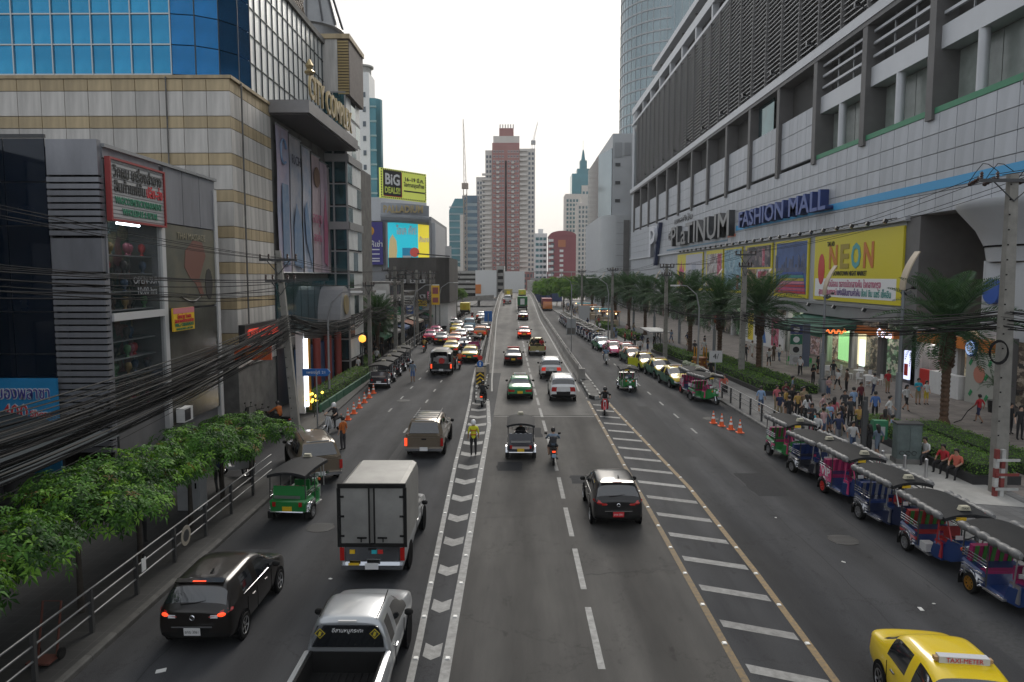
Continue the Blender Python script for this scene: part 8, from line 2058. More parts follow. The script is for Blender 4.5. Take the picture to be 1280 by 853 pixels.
SITS = {'man in white tee sitting on the planter, left of three':(18.02,31.35,112),'man in red tee sitting on the planter, middle of three':(18.02,30.0,118),'man in salmon polo sitting on the planter, right of three':(18.02,29.1,125)}
for i,(x,y,po,dg_,sh,pa,bare,ha,lb) in enumerate(PEOPLE):
    z = .14 if (x > 13.5 or x < -11.0) else 0.0
    if lb in SITS: x,y,dg_ = SITS[lb]; z = .08
    if po == 'stand' and i % 3 == 1: po = 'phone'
    p = person(lb,po,x,y,dg_,sh,pa,bare,ha,(0,1,0,2)[i % 4],z,random.uniform(.95,1.04) if ha != 'long' else random.uniform(.90,.97),None)
    if lb.startswith('traffic officer'):
        for z0 in (1.02,1.22): MB().lathe([(.155,0),(.158,.05)],(0,.0,z0),14,caps=False).build('reflective_band', mat('band_red',(0.5,0.1,0.02),.5), p)
    if po == 'sit' and lb not in SITS:
        st = MB().cyl((0,0,0),(0,0,.38),.17,.15,12).cyl((0,0,.38),(0,0,.43),.19,n=12).build('stool', M_dgrey, loc=(x,y,z)); tag(st,'small stool under the '+' '.join(lb.split()[:3])+' by '+lb.split()[-1],'stool')
GW = 'people waiting behind the tuk-tuk row'
for i in range(16):
    x = 14.6+((i*53) % 34)/10; y = 34.6+((i*31) % 97)/10
    sh, pa = ['white','black','pinkred','lightblue','charcoal','gold','navy','palepink'][(i*3) % 8], ('black','denim','khaki','charcoal')[i % 4]
    person('waiting person in %s top and %s legwear in the crowd behind the tuk-tuks%s' % (sh,pa,'' if i < 8 else ', facing away'),('stand','phone','walk')[i % 3],x,y,((i*71) % 120)+(120 if i < 8 else -60),sh,pa,i % 2,('long','short')[i % 2],i,.14,.96,GW)
for i,(tt_,c,lb) in enumerate(((tk,'white','driver in white at the wheel of the first blue tuk-tuk'),(tk3,'red','driver in red at the wheel of the third tuk-tuk'),(tk4,'charcoal','driver in charcoal at the wheel of the VIP tuk-tuk'))):
    a_ = tt_.rotation_euler[2]; person(lb,'sit',tt_.location.x-.2*math.sin(a_),tt_.location.y+.2*math.cos(a_),math.degrees(a_),c,'black',0,'short',i,.32,.92)
# bags and boxes people carry
for i,(x,y,z,m,lb) in enumerate(((21.95,51.1,.42,M_white,'white plastic bag held by the girl in pink'),(25.25,46.9,.62,M_lgrey,'pale bag held by the man in red'),(16.15,38.9,.5,M_teal,'blue tote bag behind the tuk-tuk roofs'),(15.55,34.6,.72,mat('bag_tan',(0.4,0.26,0.2),.6),'tan shoulder bag beside the navy tee man'))):
    t = thing('carry_bag', lb, 'bag', (x,y,z)); MB().lathe([(.06,0),(.15,.03),(.17,.18),(.12,.30),(.05,.33)],n=10).build('bag', m, t, 50); MB().tube([(.0,-.05,.32),(.0,-.03,.48),(0,.03,.48),(0,.05,.32)],.012,5).build('handle', m, t)
# distant crowd under the trees on the right and along the left pavement: one by one as well
GC = 'distant pedestrians on the right pavement'; GCL = 'distant pedestrians on the left pavement'
cols = ['white','black','charcoal','navy','red','greyblue','brown','lightblue','palepink','khaki']
for i in range(46):
    y = 76+ (i*2.9) % 118; x = interp(y,KR_T)+1.3+((i*37) % 60)/60*(3.6 if i % 3 else 9)
    sh, pa = cols[i % 10], ('black','denim','charcoal','khaki')[i % 4]
    person('distant pedestrian in %s top and %s legwear %s' % (sh,pa,'behind the taxi rank' if y < 90 else 'beside the first far palms' if y < 110 else 'between the far hedges' if y < 130 else 'by the market stalls' if y < 160 else 'under the far trees'),('walk','stand','phone')[i % 3],x,y,(i*67) % 360,sh,pa,i % 2,('short','long')[i % 2],i,.14,.97,GC)
for i in range(24):
    y = 66+(i*4.1) % 95; x = -13.0-((i*29) % 20)/10
    sh, pa = cols[(i*3) % 10], ('black','denim','charcoal')[i % 3]
    person('distant pedestrian in %s top and %s legwear %s' % (sh,pa,'before the first shop houses' if y < 90 else 'near the orange vertical sign' if y < 115 else 'below the old dark block' if y < 135 else 'near the branch ramp'),('walk','stand')[i % 2],x,y,(i*83) % 360,sh,pa,0,('short','long')[i % 2],i,.14,.97,GCL)
for i,(x,y,d,sh,lb) in enumerate(((-11.4,13.2,20,'black','shadowed person in black under the nearest street trees'),(-12.1,15.6,200,'charcoal','shadowed person in charcoal under the street trees'),(-11.6,21.5,10,'greyblue','shadowed person in grey blue under the street trees'),(-12.4,24.6,190,'black','shadowed walker behind the white cabinet'),(-10.9,29.0,120,'brown','person in an orange brown top at the end of the railing'),(-11.5,27.0,30,'navy','shadowed person in navy near the end of the railing'))): person(lb,('stand','walk')[i % 2],x,y,d,sh,'black',0,'short',i)
# passengers in the gold pickup
for i,(x,y,c) in enumerate(((-.3,75.6,'black'),(.45,75.2,'red'))): person('passenger in %s sitting in the gold pickup bed' % c,'sit',2.05+x,y,160+40*i,c,'black',0,'short',i,ramp_z(75)+.55)
# ------------------------------------------------------------------ scooters and riders
def scooter_mesh_parts(m):
    P_ = []
    def rg(y,w,z0,z1): return [(-w,y,z0),(w,y,z0),(w*1.1,y,(z0+z1)/2),(w*.7,y,z1),(-w*.7,y,z1),(-w*1.1,y,(z0+z1)/2)]
    P_.append(('body', MB().loft([rg(-.92,.05,.62,.70),rg(-.80,.10,.46,.74),(rg(-.45,.13,.34,.74)),rg(-.15,.12,.30,.66),rg(-.02,.10,.28,.42),rg(.28,.11,.28,.40),rg(.36,.13,.30,.52)],True,True).mesh('body',m,45)))
    P_.append(('leg_shield', MB().loft([[(-.20,.40,.36),(.20,.40,.36),(.22,.43,.40),(-.22,.43,.40)],[(-.21,.42,.70),(.21,.42,.70),(.20,.47,.70),(-.20,.47,.70)],[(-.12,.40,.98),(.12,.40,.98),(.10,.50,.95),(-.10,.50,.95)]],True,True).mesh('leg_shield',m,45)))
    P_.append(('seat', MB().loft([rg(-.88,.08,.74,.82),rg(-.55,.14,.72,.82),rg(-.2,.11,.68,.76),rg(-.08,.05,.66,.72)],True,True).mesh('seat',M_black,50)))
    P_.append(('handle_bar', MB().tube([(-.34,.32,1.03),(-.15,.42,1.0),(.15,.42,1.0),(.34,.32,1.03)],.018,6).mesh('handle_bar',M_black)))
    P_.append(('mirror', MB().tube([(-.22,.40,1.0),(-.30,.40,1.2)],.009,5).obox((-.31,.40,1.24),(.13,.02,.08)).mesh('mirror',M_black)))
    P_.append(('mirror', MB().tube([(.22,.40,1.0),(.30,.40,1.2)],.009,5).obox((.31,.40,1.24),(.13,.02,.08)).mesh('mirror',M_black)))
    P_.append(('fork', MB().tube([(-.07,.48,.80),(-.07,.66,.26)],.022,6).tube([(.07,.48,.80),(.07,.66,.26)],.022,6).mesh('fork',M_steel)))
    P_.append(('front_mud_guard', MB().loft([[(x,.66-.29*math.cos(a),.26+.29*math.sin(a)) for x in (-.06,0,.06)] for a in [math.pi*(.2+.65*k/7) for k in range(8)]],False).mesh('front_mud_guard',m,50)))
    P_.append(('head_light', MB().obox((0,.49,.86),(.15,.05,.10)).mesh('head_light',M_head)))
    P_.append(('tail_light', MB().obox((0,-.93,.70),(.14,.04,.07)).mesh('tail_light',M_tail_on)))
    P_.append(('number_plate', MB().obox((0,-.95,.52),(.18,.015,.16),(.3,0,0)).mesh('number_plate',M_plate_w)))
    P_.append(('exhaust', MB().cyl((.13,-.2,.28),(.15,-.85,.38),.035,.05,8).mesh('exhaust',M_dgrey,40)))
    return P_
SC = {}
BW = MB().lathe([(.20,-.04),(.255,-.045),(.27,0),(.255,.045),(.20,.04)],n=18,caps=False).mesh('wheel', M_black, 40)
BR = MB().lathe([(.205,.02),(.205,-.02)],n=18,caps=False).obox((0,0,0),(.4,.03,.02)).obox((0,0,0),(.4,.03,.02),(0,0,2.09)).obox((0,0,0),(.4,.03,.02),(0,0,1.05)).cyl((0,0,-.04),(0,0,.04),.05).mesh('rim', M_steel)
def scooter(label, x, y, z, deg, m, plate_m=None, lit=True, lean=0.0, group=None):
    if m.name not in SC: SC[m.name] = scooter_mesh_parts(m)
    t = thing('motor_scooter', label, 'motorbike', (x,y,z), R(deg), group); t.rotation_euler = (0,lean,R(deg))
    for nm,me in SC[m.name]:
        o = ob(nm, me, t)
        if nm == 'number_plate' and plate_m: set_mat(o, plate_m)
        if nm == 'tail_light' and not lit: set_mat(o, M_tail)
    for yy_ in (.66,-.62): w = ob('wheel', BW, t, (0,yy_,.27), (0,R(90),0)); ob('rim', BR, w)
    return t
P_sred = paint('scooter_red',(0.5,0.02,0.03)); P_sblk = paint('scooter_black',(0.02,0.02,0.022)); P_swht = paint('scooter_white',(0.6,0.6,0.6))
scooter('dark scooter with a pale plate on the middle lane',1.6,32.0,0,0,P_sblk,mat('plate_pale_blue',(0.4,0.55,0.7),.5))
rd = person('rider in a grey shirt with a backpack on the middle lane','ride',1.6,32.0,0,'greyblue','charcoal',1,'short',0,0)
bp_ = MB().loft([[(-.15,-.36,.98),(.15,-.36,.98),(.15,-.36,1.28),(-.15,-.36,1.28)],[(-.12,-.50,1.0),(.12,-.50,1.0),(.12,-.48,1.25),(-.12,-.48,1.25)]],True,True).build('backpack', CL['charcoal'], None, None, (1.6,32.0,0)); tag(bp_,'grey backpack worn by the rider on the middle lane','backpack')
scooter('red scooter facing the camera on the right hatching',5.35,43.6,0,172,P_sred,None,False); person('rider in black with one foot down on the red scooter','ride',5.35,43.6,172,'black','black',0,'helmet',1,0,1,None,'black')
scooter('white scooter carrying two on the right road',8.5,68.7,0,176,P_swht,None,False); person('front rider in pale blue on the white scooter','ride',8.5,68.7,176,'lightblue','khaki',0,'helmet',0,0,1,None,'black'); person('pillion rider behind on the white scooter','ride',8.48,69.15,176,'charcoal','denim',0,'short',1,.06)
scooter('scooter beside the green and yellow taxi',-5.26,65.1,0,0,P_sred); person('delivery rider in orange beside the green and yellow taxi','ride',-5.26,65.1,0,'orange','black',0,'helmet',0,0,1,None,'white')
scooter('dark scooter in the gap before the left island',-2.25,46.4,0,-4,P_sblk); person('rider in black before the left island','ride',-2.25,46.4,-4,'black','black',0,'helmet',1,0,1,None,'black')
scooter('white scooter at the left corner near the cones',-9.9,38.0,0,160,P_swht,M_yellow_p,False); person('rider with a white helmet at the left corner','ride',-9.9,38.0,160,'charcoal','black',0,'helmet',0,0,1,None,'white')
scooter('scooter beside the left ramp wall far up the road',-8.74,138.5,0,0,P_sred); person('rider far up the left road','ride',-8.74,138.5,0,'maroon','black',0,'helmet',0,0)
scooter('scooter near the flyover crest',-3.0,158,ramp_z(158),0,P_sred); person('rider near the flyover crest','ride',-3.0,158,0,'red','black',0,'helmet',0,ramp_z(158))
scooter('scooter in the kerb lane near the pink taxis',-10.3,79.3,0,0,P_sblk); person('rider in gold top near the pink taxis','ride',-10.3,79.3,0,'gold','black',0,'helmet',0,0,1,None,'black')
scooter('scooter between the silver sedan and the tuk-tuk',-5.6,75.6,0,0,P_sblk); person('rider in navy between the silver sedan and the tuk-tuk','ride',-5.6,75.6,0,'navy','navy',0,'helmet',0,0,1,None,'black')
for i,(x,y,d,lb) in enumerate(((-12.9,37.9,60,'dark scooter parked under the leaning pole'),(-13.8,38.6,75,'second scooter parked under the leaning pole'),(-14.6,39.2,80,'third scooter parked by the shop corner'),(-11.9,29.6,70,'white scooter parked at the end of the railing'))): scooter(lb,x,y,.14 if y > 37.4 else 0,d,P_sblk if i < 3 else P_swht,None,False,R(6),'parked scooters on the left')
for i in range(14):
    y = 84+5.1*i; x = interp(y,KL_T)+.6
    if y > 102 or y < 90: scooter('%s small dark scooter parked along the far left kerb' % ('first second third fourth fifth sixth seventh eighth ninth tenth eleventh twelfth thirteenth last'.split()[i]),x,y,0,70,P_sblk,None,False,R(6),'parked scooters along the far left kerb')
person('driver in red sitting on the scooter by the leaning pole','ride',-12.9,37.9,60,'vestorange','black',0,'short',1,.14)
# a driver in each tuk-tuk and open vehicle that shows one
for i,(x,y,d,c) in enumerate(((.15,33.85,0,'black'),(-7.73,25.5,-4,'charcoal'),(8.15,52.4,178,'greyblue'))): person(['driver of the silver tuk-tuk','driver of the green tuk-tuk on the left','driver of the green tuk-tuk on the right road'][i]+' in a dark shirt','sit',x,y,d,c,'black',0,'short',i,.30,.92)
# ------------------------------------------------------------------ railings, cones, signs, boxes, shrine
def railing(label, pts, h, rails, step, m, mp, z=.14, r=.025, n_p=None):
    t = thing('railing', label, 'railing', (pts[0][0],pts[0][1],z)); o0 = Vector((pts[0][0],pts[0][1],0))
    for k in rails: MB().tube([Vector((x,y,k))-o0 for x,y in pts],r,8).build('rail', m, t, 50)
    L = 0
    for (a,b) in zip(pts,pts[1:]):
        a, b = Vector(a), Vector(b); n = max(1,round((b-a).length/step))
        for i in range(n+(1 if (b.x,b.y) == pts[-1] else 0)):
            p = a+(b-a)*i/n; MB().box(p.x-o0.x-.045,p.x-o0.x+.045,p.y-o0.y-.045,p.y-o0.y+.045,0,h).build('post', mp, t)
    return t
M_rail = mat('rail_galvanised',(0.22,0.225,0.23),.45,.6); M_railpost = mat('rail_post_dark',(0.05,0.05,0.05),.6)
railing('long three bar railing along the left pavement under the trees',[(-9.85,6.0),(-9.9,18.0),(-10.0,28.6)],1.05,(.42,.74,1.04),2.05,M_rail,M_railpost)
railing('steel handrail on short posts behind the near tuk-tuks',[(13.95,16.5),(13.95,33.5)],.92,(.95,),2.6,M_rail,M_railpost,r=.035)
railing('steel railing beside the cones on the right kerb',[(13.9,34.6),(13.9,50.5)],.98,(.45,.72,1.0),1.9,M_rail,M_railpost)
railing('railing along the left pavement by the shop houses',[(-12.3,77),(-12.5,100)],1.0,(.5,1.0),2.2,M_dgrey,M_railpost)
def cone(label, x, y, z=0.0, group=None):
    t = thing('traffic_cone', label, 'traffic cone', (x,y,z), 0, group)
    MB().box(-.19,.19,-.19,.19,0,.04).build('base', M_orange, t)
    MB().cyl((0,0,.04),(0,0,.28),.135,.10,14).cyl((0,0,.40),(0,0,.50),.075,.058,14).cyl((0,0,.60),(0,0,.72),.042,.02,14).build('cone', M_orange, t, 40)
    MB().cyl((0,0,.28),(0,0,.40),.10,.075,14,0,False).cyl((0,0,.50),(0,0,.60),.058,.042,14,0,False).build('white_band', M_ink_w, t, 40); return t
for i,(x,y) in enumerate(((11.2,40.7),(11.45,39.9),(11.7,39.0),(11.95,38.2))): cone(['orange cone farthest left of the four on the right road','second orange cone on the right road from the tuk-tuk','third orange cone on the right road from the tuk-tuk','orange cone nearest the camera on the right road'][i],x,y,0,'orange cones on the right road')
for i in range(7): cone(['orange cone nearest the camera on the left kerb','second orange cone on the left kerb','third orange cone on the left kerb','fourth orange cone on the left kerb','fifth orange cone on the left kerb','sixth orange cone on the left kerb','orange cone just behind the left tuk-tuk row'][i],-9.85-.08*i,39.6+1.9*i,0,'orange cones along the left kerb')
# bollards
for i,(x,y) in enumerate(((14.55,32.1),(14.85,31.2),(15.5,30.1),(16.0,29.3),(16.55,28.7))):
    t = thing('steel_bollard', ['bollard farthest from the tall pole','second bollard from the crowd side','middle bollard on the pale cement','fourth bollard from the crowd side','bollard closest to the tall pole'][i], 'bollard', (x,y,.14), 0, 'steel bollards on the walkway')
    MB().cyl((0,0,0),(0,0,.86),.065,n=14).build('tube', M_steel, t, 40); MB().lathe([(.065,0),(.05,.03),(.01,.045)],(0,0,.86),14).build('cap', M_steel, t, 50)
# utility cabinets, letter box, posts
t = thing('utility_cabinet','grey green utility cabinet with graffiti beside the bollards','cabinet',(17.25,31.5,.14),R(-8))
MB().box(-.55,.55,-.35,.35,0,.22).build('plinth', M_conc_d, t); MB().box(-.5,.5,-.3,.3,.22,1.75).build('casing', mat('cabinet_green',(0.13,0.17,0.165),.5,var=.4,vscale=2.5), t)
MB().box(-.55,.55,-.34,.34,1.75,1.82).build('lid', M_dgrey, t)
for s in (-1,1): MB().box(min(s*.02,s*.46),max(s*.02,s*.46),-.32,-.30,.3,1.68).build('door', mat('cabinet_green'  ,(0.13,0.17,0.165)), t)
for k in range(3): MB().tube([(-.3+.25*k+.1*math.cos(a),-.325,.5+.09*math.sin(a)) for a in [.7*j for j in range(9)]],.014,4).build('graffiti_loop', M_ink, t)
t = thing('letter_box','green box on a post beside the utility cabinet','box',(16.75,33.0,.14),R(-8))
MB().cyl((0,0,0),(0,0,.75),.06).build('post', M_dgrey, t); MB().prism([(-.26,.75),(.26,.75),(.26,1.5),(.1,1.62),(-.26,1.62)],'x',-.3,.3).build('casing', mat('letterbox_green',(0.03,0.19,0.09),.5), t); MB().box(-.18,.18,-.28,-.26,.95,1.35).build('label_plate', M_lgrey, t)
for i,(x,y,h) in enumerate(((15.35,31.6,2.75),(15.55,31.9,2.9),(15.8,32.3,2.2))):
    tag(MB().box(-.07,.07,-.07,.07,0,h).box(-.14,.14,-.14,.14,0,.03).build('steel_post', M_dgrey, None, None, (x,y,.14)), ['leftmost bare dark steel post behind the tuk-tuk roofs','tallest bare dark steel post behind the tuk-tuk roofs','shortest bare steel post behind the tuk-tuk roofs'][i], 'post')
# railing box and tent hose
t = thing('plaza_sign','tall sign board with four stacked round shop emblems','sign',(23.6,61.0,.14),R(-12))
MB().cyl((.35,0,0),(.35,0,1.2),.07).build('post', M_dgrey, t); MB().box(.55,1.1,-.1,.1,.6,4.2).build('fin', mat('fin_navy',(0.10,0.12,0.17),.5), t)
for i,(c,e) in enumerate((((.05,.07,.2),M_ink_w),((.02,.16,.09),M_ink_w),((.5,.5,.47),M_ink),((.5,.5,.5),M_conc_l))):
    z = 3.35-.86*i; p_ = MB().box(-.45,.5,-.12,.12,z,z+.8).build('panel', mat('panel_%d' % i,c,.5), t); MB().cyl((.02,-.13,z+.4),(.02,-.12,z+.4),.26,n=18).build('emblem', e, p_)
# shrine: golden figure base with garlands, behind a low wall
t = thing('spirit_shrine','ornate golden shrine with garlands among the hedges','shrine',(16.2,63.6,.14)); t.scale = (.7,.7,.75)
MB().lathe([(1.0,0),(1.0,.5),(.85,.6),(.85,1.2),(1.0,1.3),(1.0,1.45)],n=8).build('plinth', mat('shrine_brown',(0.25,0.09,0.03),.5), t)
for s in ((-.6,-.6),(.6,-.6),(-.6,.6),(.6,.6)): MB().cyl((s[0],s[1],1.45),(s[0],s[1],2.6),.09,n=10).build('column', M_gold_b, t)
for k in range(10): MB().lathe([(.02,0),(.10,.05),(.10,.18),(.02,.22)],(1.0*math.cos(k*.63),1.0*math.sin(k*.63),.75+.1*(k%2)),8).build('garland', mat('garland_yellow',(0.6,0.32,0.02),.7), t)
t = thing('flower_pots','row of pale flower planters beside the shrine','planter',(14.9,61.5,.14),0)
for k in range(5): MB().lathe([(.18,0),(.25,.3),(.27,.42)],(.1*k,-1.0*k+2,0),12).build('pot', M_conc_l, t); MB().lathe([(.28,.42),(.32,.6),(.2,.75),(.02,.8)],(.1*k,-1.0*k+2,0),10).build('flowers', mat('flowers_pale',(0.5,0.5,0.42),.8,var=.6,vscale=8,c2=(0.1,0.16,0.05)), t)
t = thing('lantern','round red lantern hanging behind the palms','lantern',(19.6,70.5,4.2)); MB().lathe([(.1,-.5),(.4,-.35),(.52,0),(.4,.35),(.1,.5)],n=16).build('lantern_body', M_red, t, 60); MB().cyl((0,0,.5),(0,0,1.2),.015).build('cord', M_dark, t)
# bus shelter, notice boards
t = thing('bus_shelter','low glass roofed shelter behind the taxi rank','shelter',(14.6,76.0,.14)); MB().box(-1.2,.9,-3,3,2.5,2.62).build('roof', M_grey, t)
for y_ in (-2.7,0,2.7): MB().cyl((.5,y_,0),(.5,y_,2.5),.05).build('post', M_dgrey, t)
MB().box(.55,.58,-2.6,2.6,.4,2.2).build('back_pane', M_glass_shop, t)
def board(name, label, x, y, h, w, bh, m, face=180, cat='sign', post=M_grey):
    t = thing(name, label, cat, (x,y,.0), R(face)); MB().cyl((0,0,0),(0,0,h+bh*.8),.045,n=8).build('post', post, t); b = MB().box(-w/2,w/2,.05,.09,h,h+bh).build('board', m, t); return t, b
t,b = board('road_sign','grey double sided road sign on the right flyover barrier',5.65,75.5,2.2,1.0,1.7,M_grey,0); MB().cyl((0,0,3.5),(0,0,7.5),.06).build('lamp_mast', M_grey, t); MB().box(-.42,.42,-.02,.05,2.3,2.95).build('sign_face', M_conc_d, t)
t,b = board('road_sign','blue square sign on the left flyover wall',-3.35,82,3.2,.9,1.2,M_blue_s,0)
t,b = board('road_sign','small parking sign in the hedge by the taxi rank',15.4,55.8,1.7,1.0,.9,M_lgrey,180); lettering('4/',.6,M_ink,t,(0,.11,2.15),(R(90),0,R(180)),depth=.01)
t = thing('island_signs','stack of road signs on the left island with yellow chevron board','sign',(-2.75,52.5,.2)); t.scale = (.66,.66,.66)
MB().cyl((0,.08,0),(0,.08,3.6),.05).build('post', M_grey, t); MB().box(-.45,.45,-.05,.05,.35,1.75).build('hazard_board', M_ink, t)
for z in (.5,.95,1.4): MB().add([(-.42,-.06,z),(0,-.06,z+.32),(.42,-.06,z),(.42,-.06,z-.16),(0,-.06,z+.14),(-.42,-.06,z-.16)],[(0,1,4,5),(1,2,3,4)]).build('yellow_chevron', M_yellow_p, t)
MB().box(-.4,.4,-.05,.05,1.85,2.25).build('plain_panel', M_tan, t); MB().cyl((0,-.06,2.65),(0,0,2.65),.36,n=22).build('blue_disc', M_blue_s, t); MB().prism([(-.06,2.45),(.06,2.45),(.06,2.72),(.16,2.72),(0,2.9),(-.16,2.72),(-.06,2.72)],'y',-.08,-.065).build('white_arrow', M_ink_w, t)
MB().cyl((0,-.06,3.35),(0,0,3.35),.27,n=20).build('red_disc', M_red, t)
t = thing('block_pillar','stone coloured block pillar on the left island','pillar',(-2.9,56.5,.2)); MB().box(-.4,.4,-.5,.5,0,1.1).build('block', M_tan, t); MB().box(-.45,.45,-.55,.55,1.1,1.2).build('cap', M_conc_d, t)
# left corner: street name sign, lit sign column, orange sign, stall
t = thing('street_name_sign','blue street name sign on a post at the side street','sign',(-10.9,38.6,.14)); MB().cyl((0,0,0),(0,0,3.2),.04).build('post', M_grey, t); MB().prism([(-.75,2.85),(.6,2.85),(.78,3.05),(.6,3.25),(-.75,3.25)],'y',-.03,.03).build('board', M_blue_s, t); lettering('เพชรบุรี 21',.2,M_ink_w,t,(0,-.04,3.05),FACE_S,depth=.005,width=1.0)
t = thing('lit_sign_column','tall white lit sign column at the corner','sign',(-12.6,41.8,.14)); MB().box(-.35,.1,-.1,.1,.2,5.0).build('panel', M_white, t); MB().box(.12,.3,-.12,.1,.6,4.6).build('light_strip', mat('lit_strip_white',(0.9,0.93,1.0),.5,emit=3.0), t); MB().cyl((.42,-.05,.4),(.42,-.05,4.6),.08).build('gold_tube', M_gold_b, t)
t = thing('lit_garland','glowing yellow lamps over the corner planter','lamp',(-11.9,41.6,1.3))
for k in range(9): MB().lathe([(.02,-.08),(.09,0),(.02,.08)],(random.uniform(-.6,.6),random.uniform(-.4,.4),random.uniform(-.3,.4)),8).build('bulb', M_lamp_y, t)
MB().cyl((0,0,-1.2),(0,0,.3),.03).build('stem', M_dgrey, t)
t = thing('shop_sign','orange red sign board over the side street shop','sign',(-14.2,38.35,3.9)); MB().box(-1.0,1.0,-.06,.06,0,.75).build('board', mat('sign_vermilion',(0.6,0.10,0.02),.5), t); lettering('ร้านเสริมสวย',.3,M_yellow_p,t,(.1,-.07,.37),FACE_S,depth=.005,width=1.4)
t = thing('lantern','round orange lamp by the red columns','lantern',(-12.4,57.2,3.4)); MB().lathe([(.05,-.3),(.25,-.2),(.3,0),(.25,.2),(.05,.3)],n=14).build('globe', mat('lit_orange_globe',(1.0,0.4,0.05),.5,emit=1.2), t, 60); MB().cyl((0,0,-3.2),(0,0,-.3),.03).build('stem', M_dgrey, t)
t = thing('bar_counter','blue painted bar front under the arch','bar',(-14.4,52,.14)); MB().box(-.3,0,-5,4,0,3.4).build('front', mat('bar_blue',(0.03,0.10,0.22),.5,var=.3,vscale=1), t)
t = thing('barrier_gate','pale raised boom gate across the left pavement','barrier',(-13.9,58.6,.14)); MB().box(-.2,.2,-.2,.2,0,1.0).build('cabinet', M_lgrey, t)
t = thing('white_cabinet','white electric cabinet behind the left railing','cabinet',(-11.6,25.0,.14)); MB().box(-.4,.4,-.3,.3,0,1.9).build('casing', mat('cabinet_white',(0.42,0.43,0.44),.5,var=.2,vscale=2), t); MB().box(-.36,.36,-.32,-.30,.1,1.8).build('door', mat('cabinet_white',(0.42,0.43,0.44)), t); MB().box(.25,.3,-.34,-.32,.8,1.0).build('handle', M_dark, t)
t = thing('round_mat_sign','pale oval plate leaning on the railing','plate',(-9.8,20.6,.14)); MB().lathe([(.02,-.01),(.3,-.01),(.3,.01),(.02,.01)],n=20).build('oval', mat('plate_tan',(0.3,0.27,0.22),.7), t, None, (0,0,.62), (0,R(90),0)); MB().lathe([(.02,-.015),(.18,-.015),(.18,.015),(.02,.015)],n=18).build('centre', M_dgrey, t, None, (0,0,.62), (0,R(90),0))
t = thing('notice_card','white card tied to the left railing','card',(-9.8,18.2,.14)); MB().box(-.01,.01,-.1,.1,.55,.9).build('card', M_white, t); MB().box(-.012,.012,-.03,.03,.9,1.0).build('tie', M_dark, t)
# street stall with sacks under the trees
t = thing('street_stall','shadowed vendor cart with sacks under the nearest tree','cart',(-10.9,12.2,.14)); MB().box(-.5,.5,-.9,.9,.6,.75).build('top', M_dgrey, t)
for s in ((-.45,-.8),(.45,-.8),(-.45,.8),(.45,.8)): MB().cyl((s[0],s[1],0),(s[0],s[1],.6),.03).build('leg', M_dgrey, t)
for k in range(3): MB().lathe([(.1,0),(.28,.1),(.3,.3),(.15,.5),(.05,.56)],(.1*k-.1,-.55+.55*k,.75),10).build('sack', (M_lgrey,M_yellow_p,M_conc_d)[k], t, 60)
t = thing('hand_trolley','rusty hand trolley with wheels behind the left railing','trolley',(-10.15,14.8,.14)); MB().tube([(-.2,0,.1),(-.2,.25,1.2),(.2,.25,1.2),(.2,0,.1)],.025,6).build('frame', mat('rust_red',(0.10,0.03,0.02),.8), t); MB().box(-.25,.25,-.35,.05,.06,.1).build('toe_plate', mat('rust_red',(0.1,.03,.02)), t)
for s in (-1,1): MB().cyl((s*.24,.05,.12),(s*.3,.05,.12),.12,n=14).build('wheel', M_black, t)
# awnings over the dark left arcade
for i,(y,m,lb) in enumerate(((8.5,'arcade_a','dark awning over the left arcade near the camera'),(15,'arcade_b','dark awning over the left arcade under the blue banner'),(22,'arcade_a','dark awning over the left arcade by the wig shop'))):
    t = thing('arcade_awning', lb, 'awning', (-15.0,y,0)); MB().add([(-3.2,-3.1,3.6),(-3.2,3.1,3.6),(.9,3.1,2.75),(.9,-3.1,2.75)],[(0,1,2,3)]).build('cloth', mat(m,(0.03,0.04,0.045) if m == 'arcade_a' else (0.02,0.05,0.05),.8), t)
    for s in (-3,3): MB().cyl((.85,s,.14),(.85,s,2.75),.04).build('post', M_dgrey, t)
tag(struct(MB().box(-40,-18.8,-25,25.6,.14,3.3).build('arcade_wall', mat('arcade_wall',(0.05,0.05,0.055),.8,var=.4,vscale=.6))), None)
# cafe tables
for i,(x,y) in enumerate(((26.6,54.2),(27.4,57.5),(26.2,60.2))):
    t = thing('cafe_table', ['white cafe table nearest the glass shop','white cafe table beside the menu light box','white cafe table at the awning end'][i], 'table', (x,y,.146), 0, 'white cafe tables'); MB().cyl((0,0,.70),(0,0,.74),.42,n=20).build('top', M_white, t); MB().cyl((0,0,0),(0,0,.70),.035).cyl((0,0,0),(0,0,.03),.25,n=14).build('pedestal', M_grey, t)
    for k in range(3):
        a = k*2.1+i; c = thing('cafe_chair', 'white metal cafe chair %s table on the plaza' % ['left of the','right of the','behind the'][k]+(' nearest','  middle',' farthest')[i].replace('  ',' '), 'chair', (x+.75*math.cos(a),y+.75*math.sin(a),.146), a+R(90), 'white cafe chairs')
        MB().box(-.2,.2,-.2,.2,.43,.46).build('seat', M_white, c); MB().box(-.2,.2,-.22,-.19,.5,.85).build('backrest', M_white, c)
        for sx in (-.18,.18):
            for sy in (-.18,.18): MB().cyl((sx,sy,0),(sx,sy,.43),.015,n=6).build('leg', M_white, c)
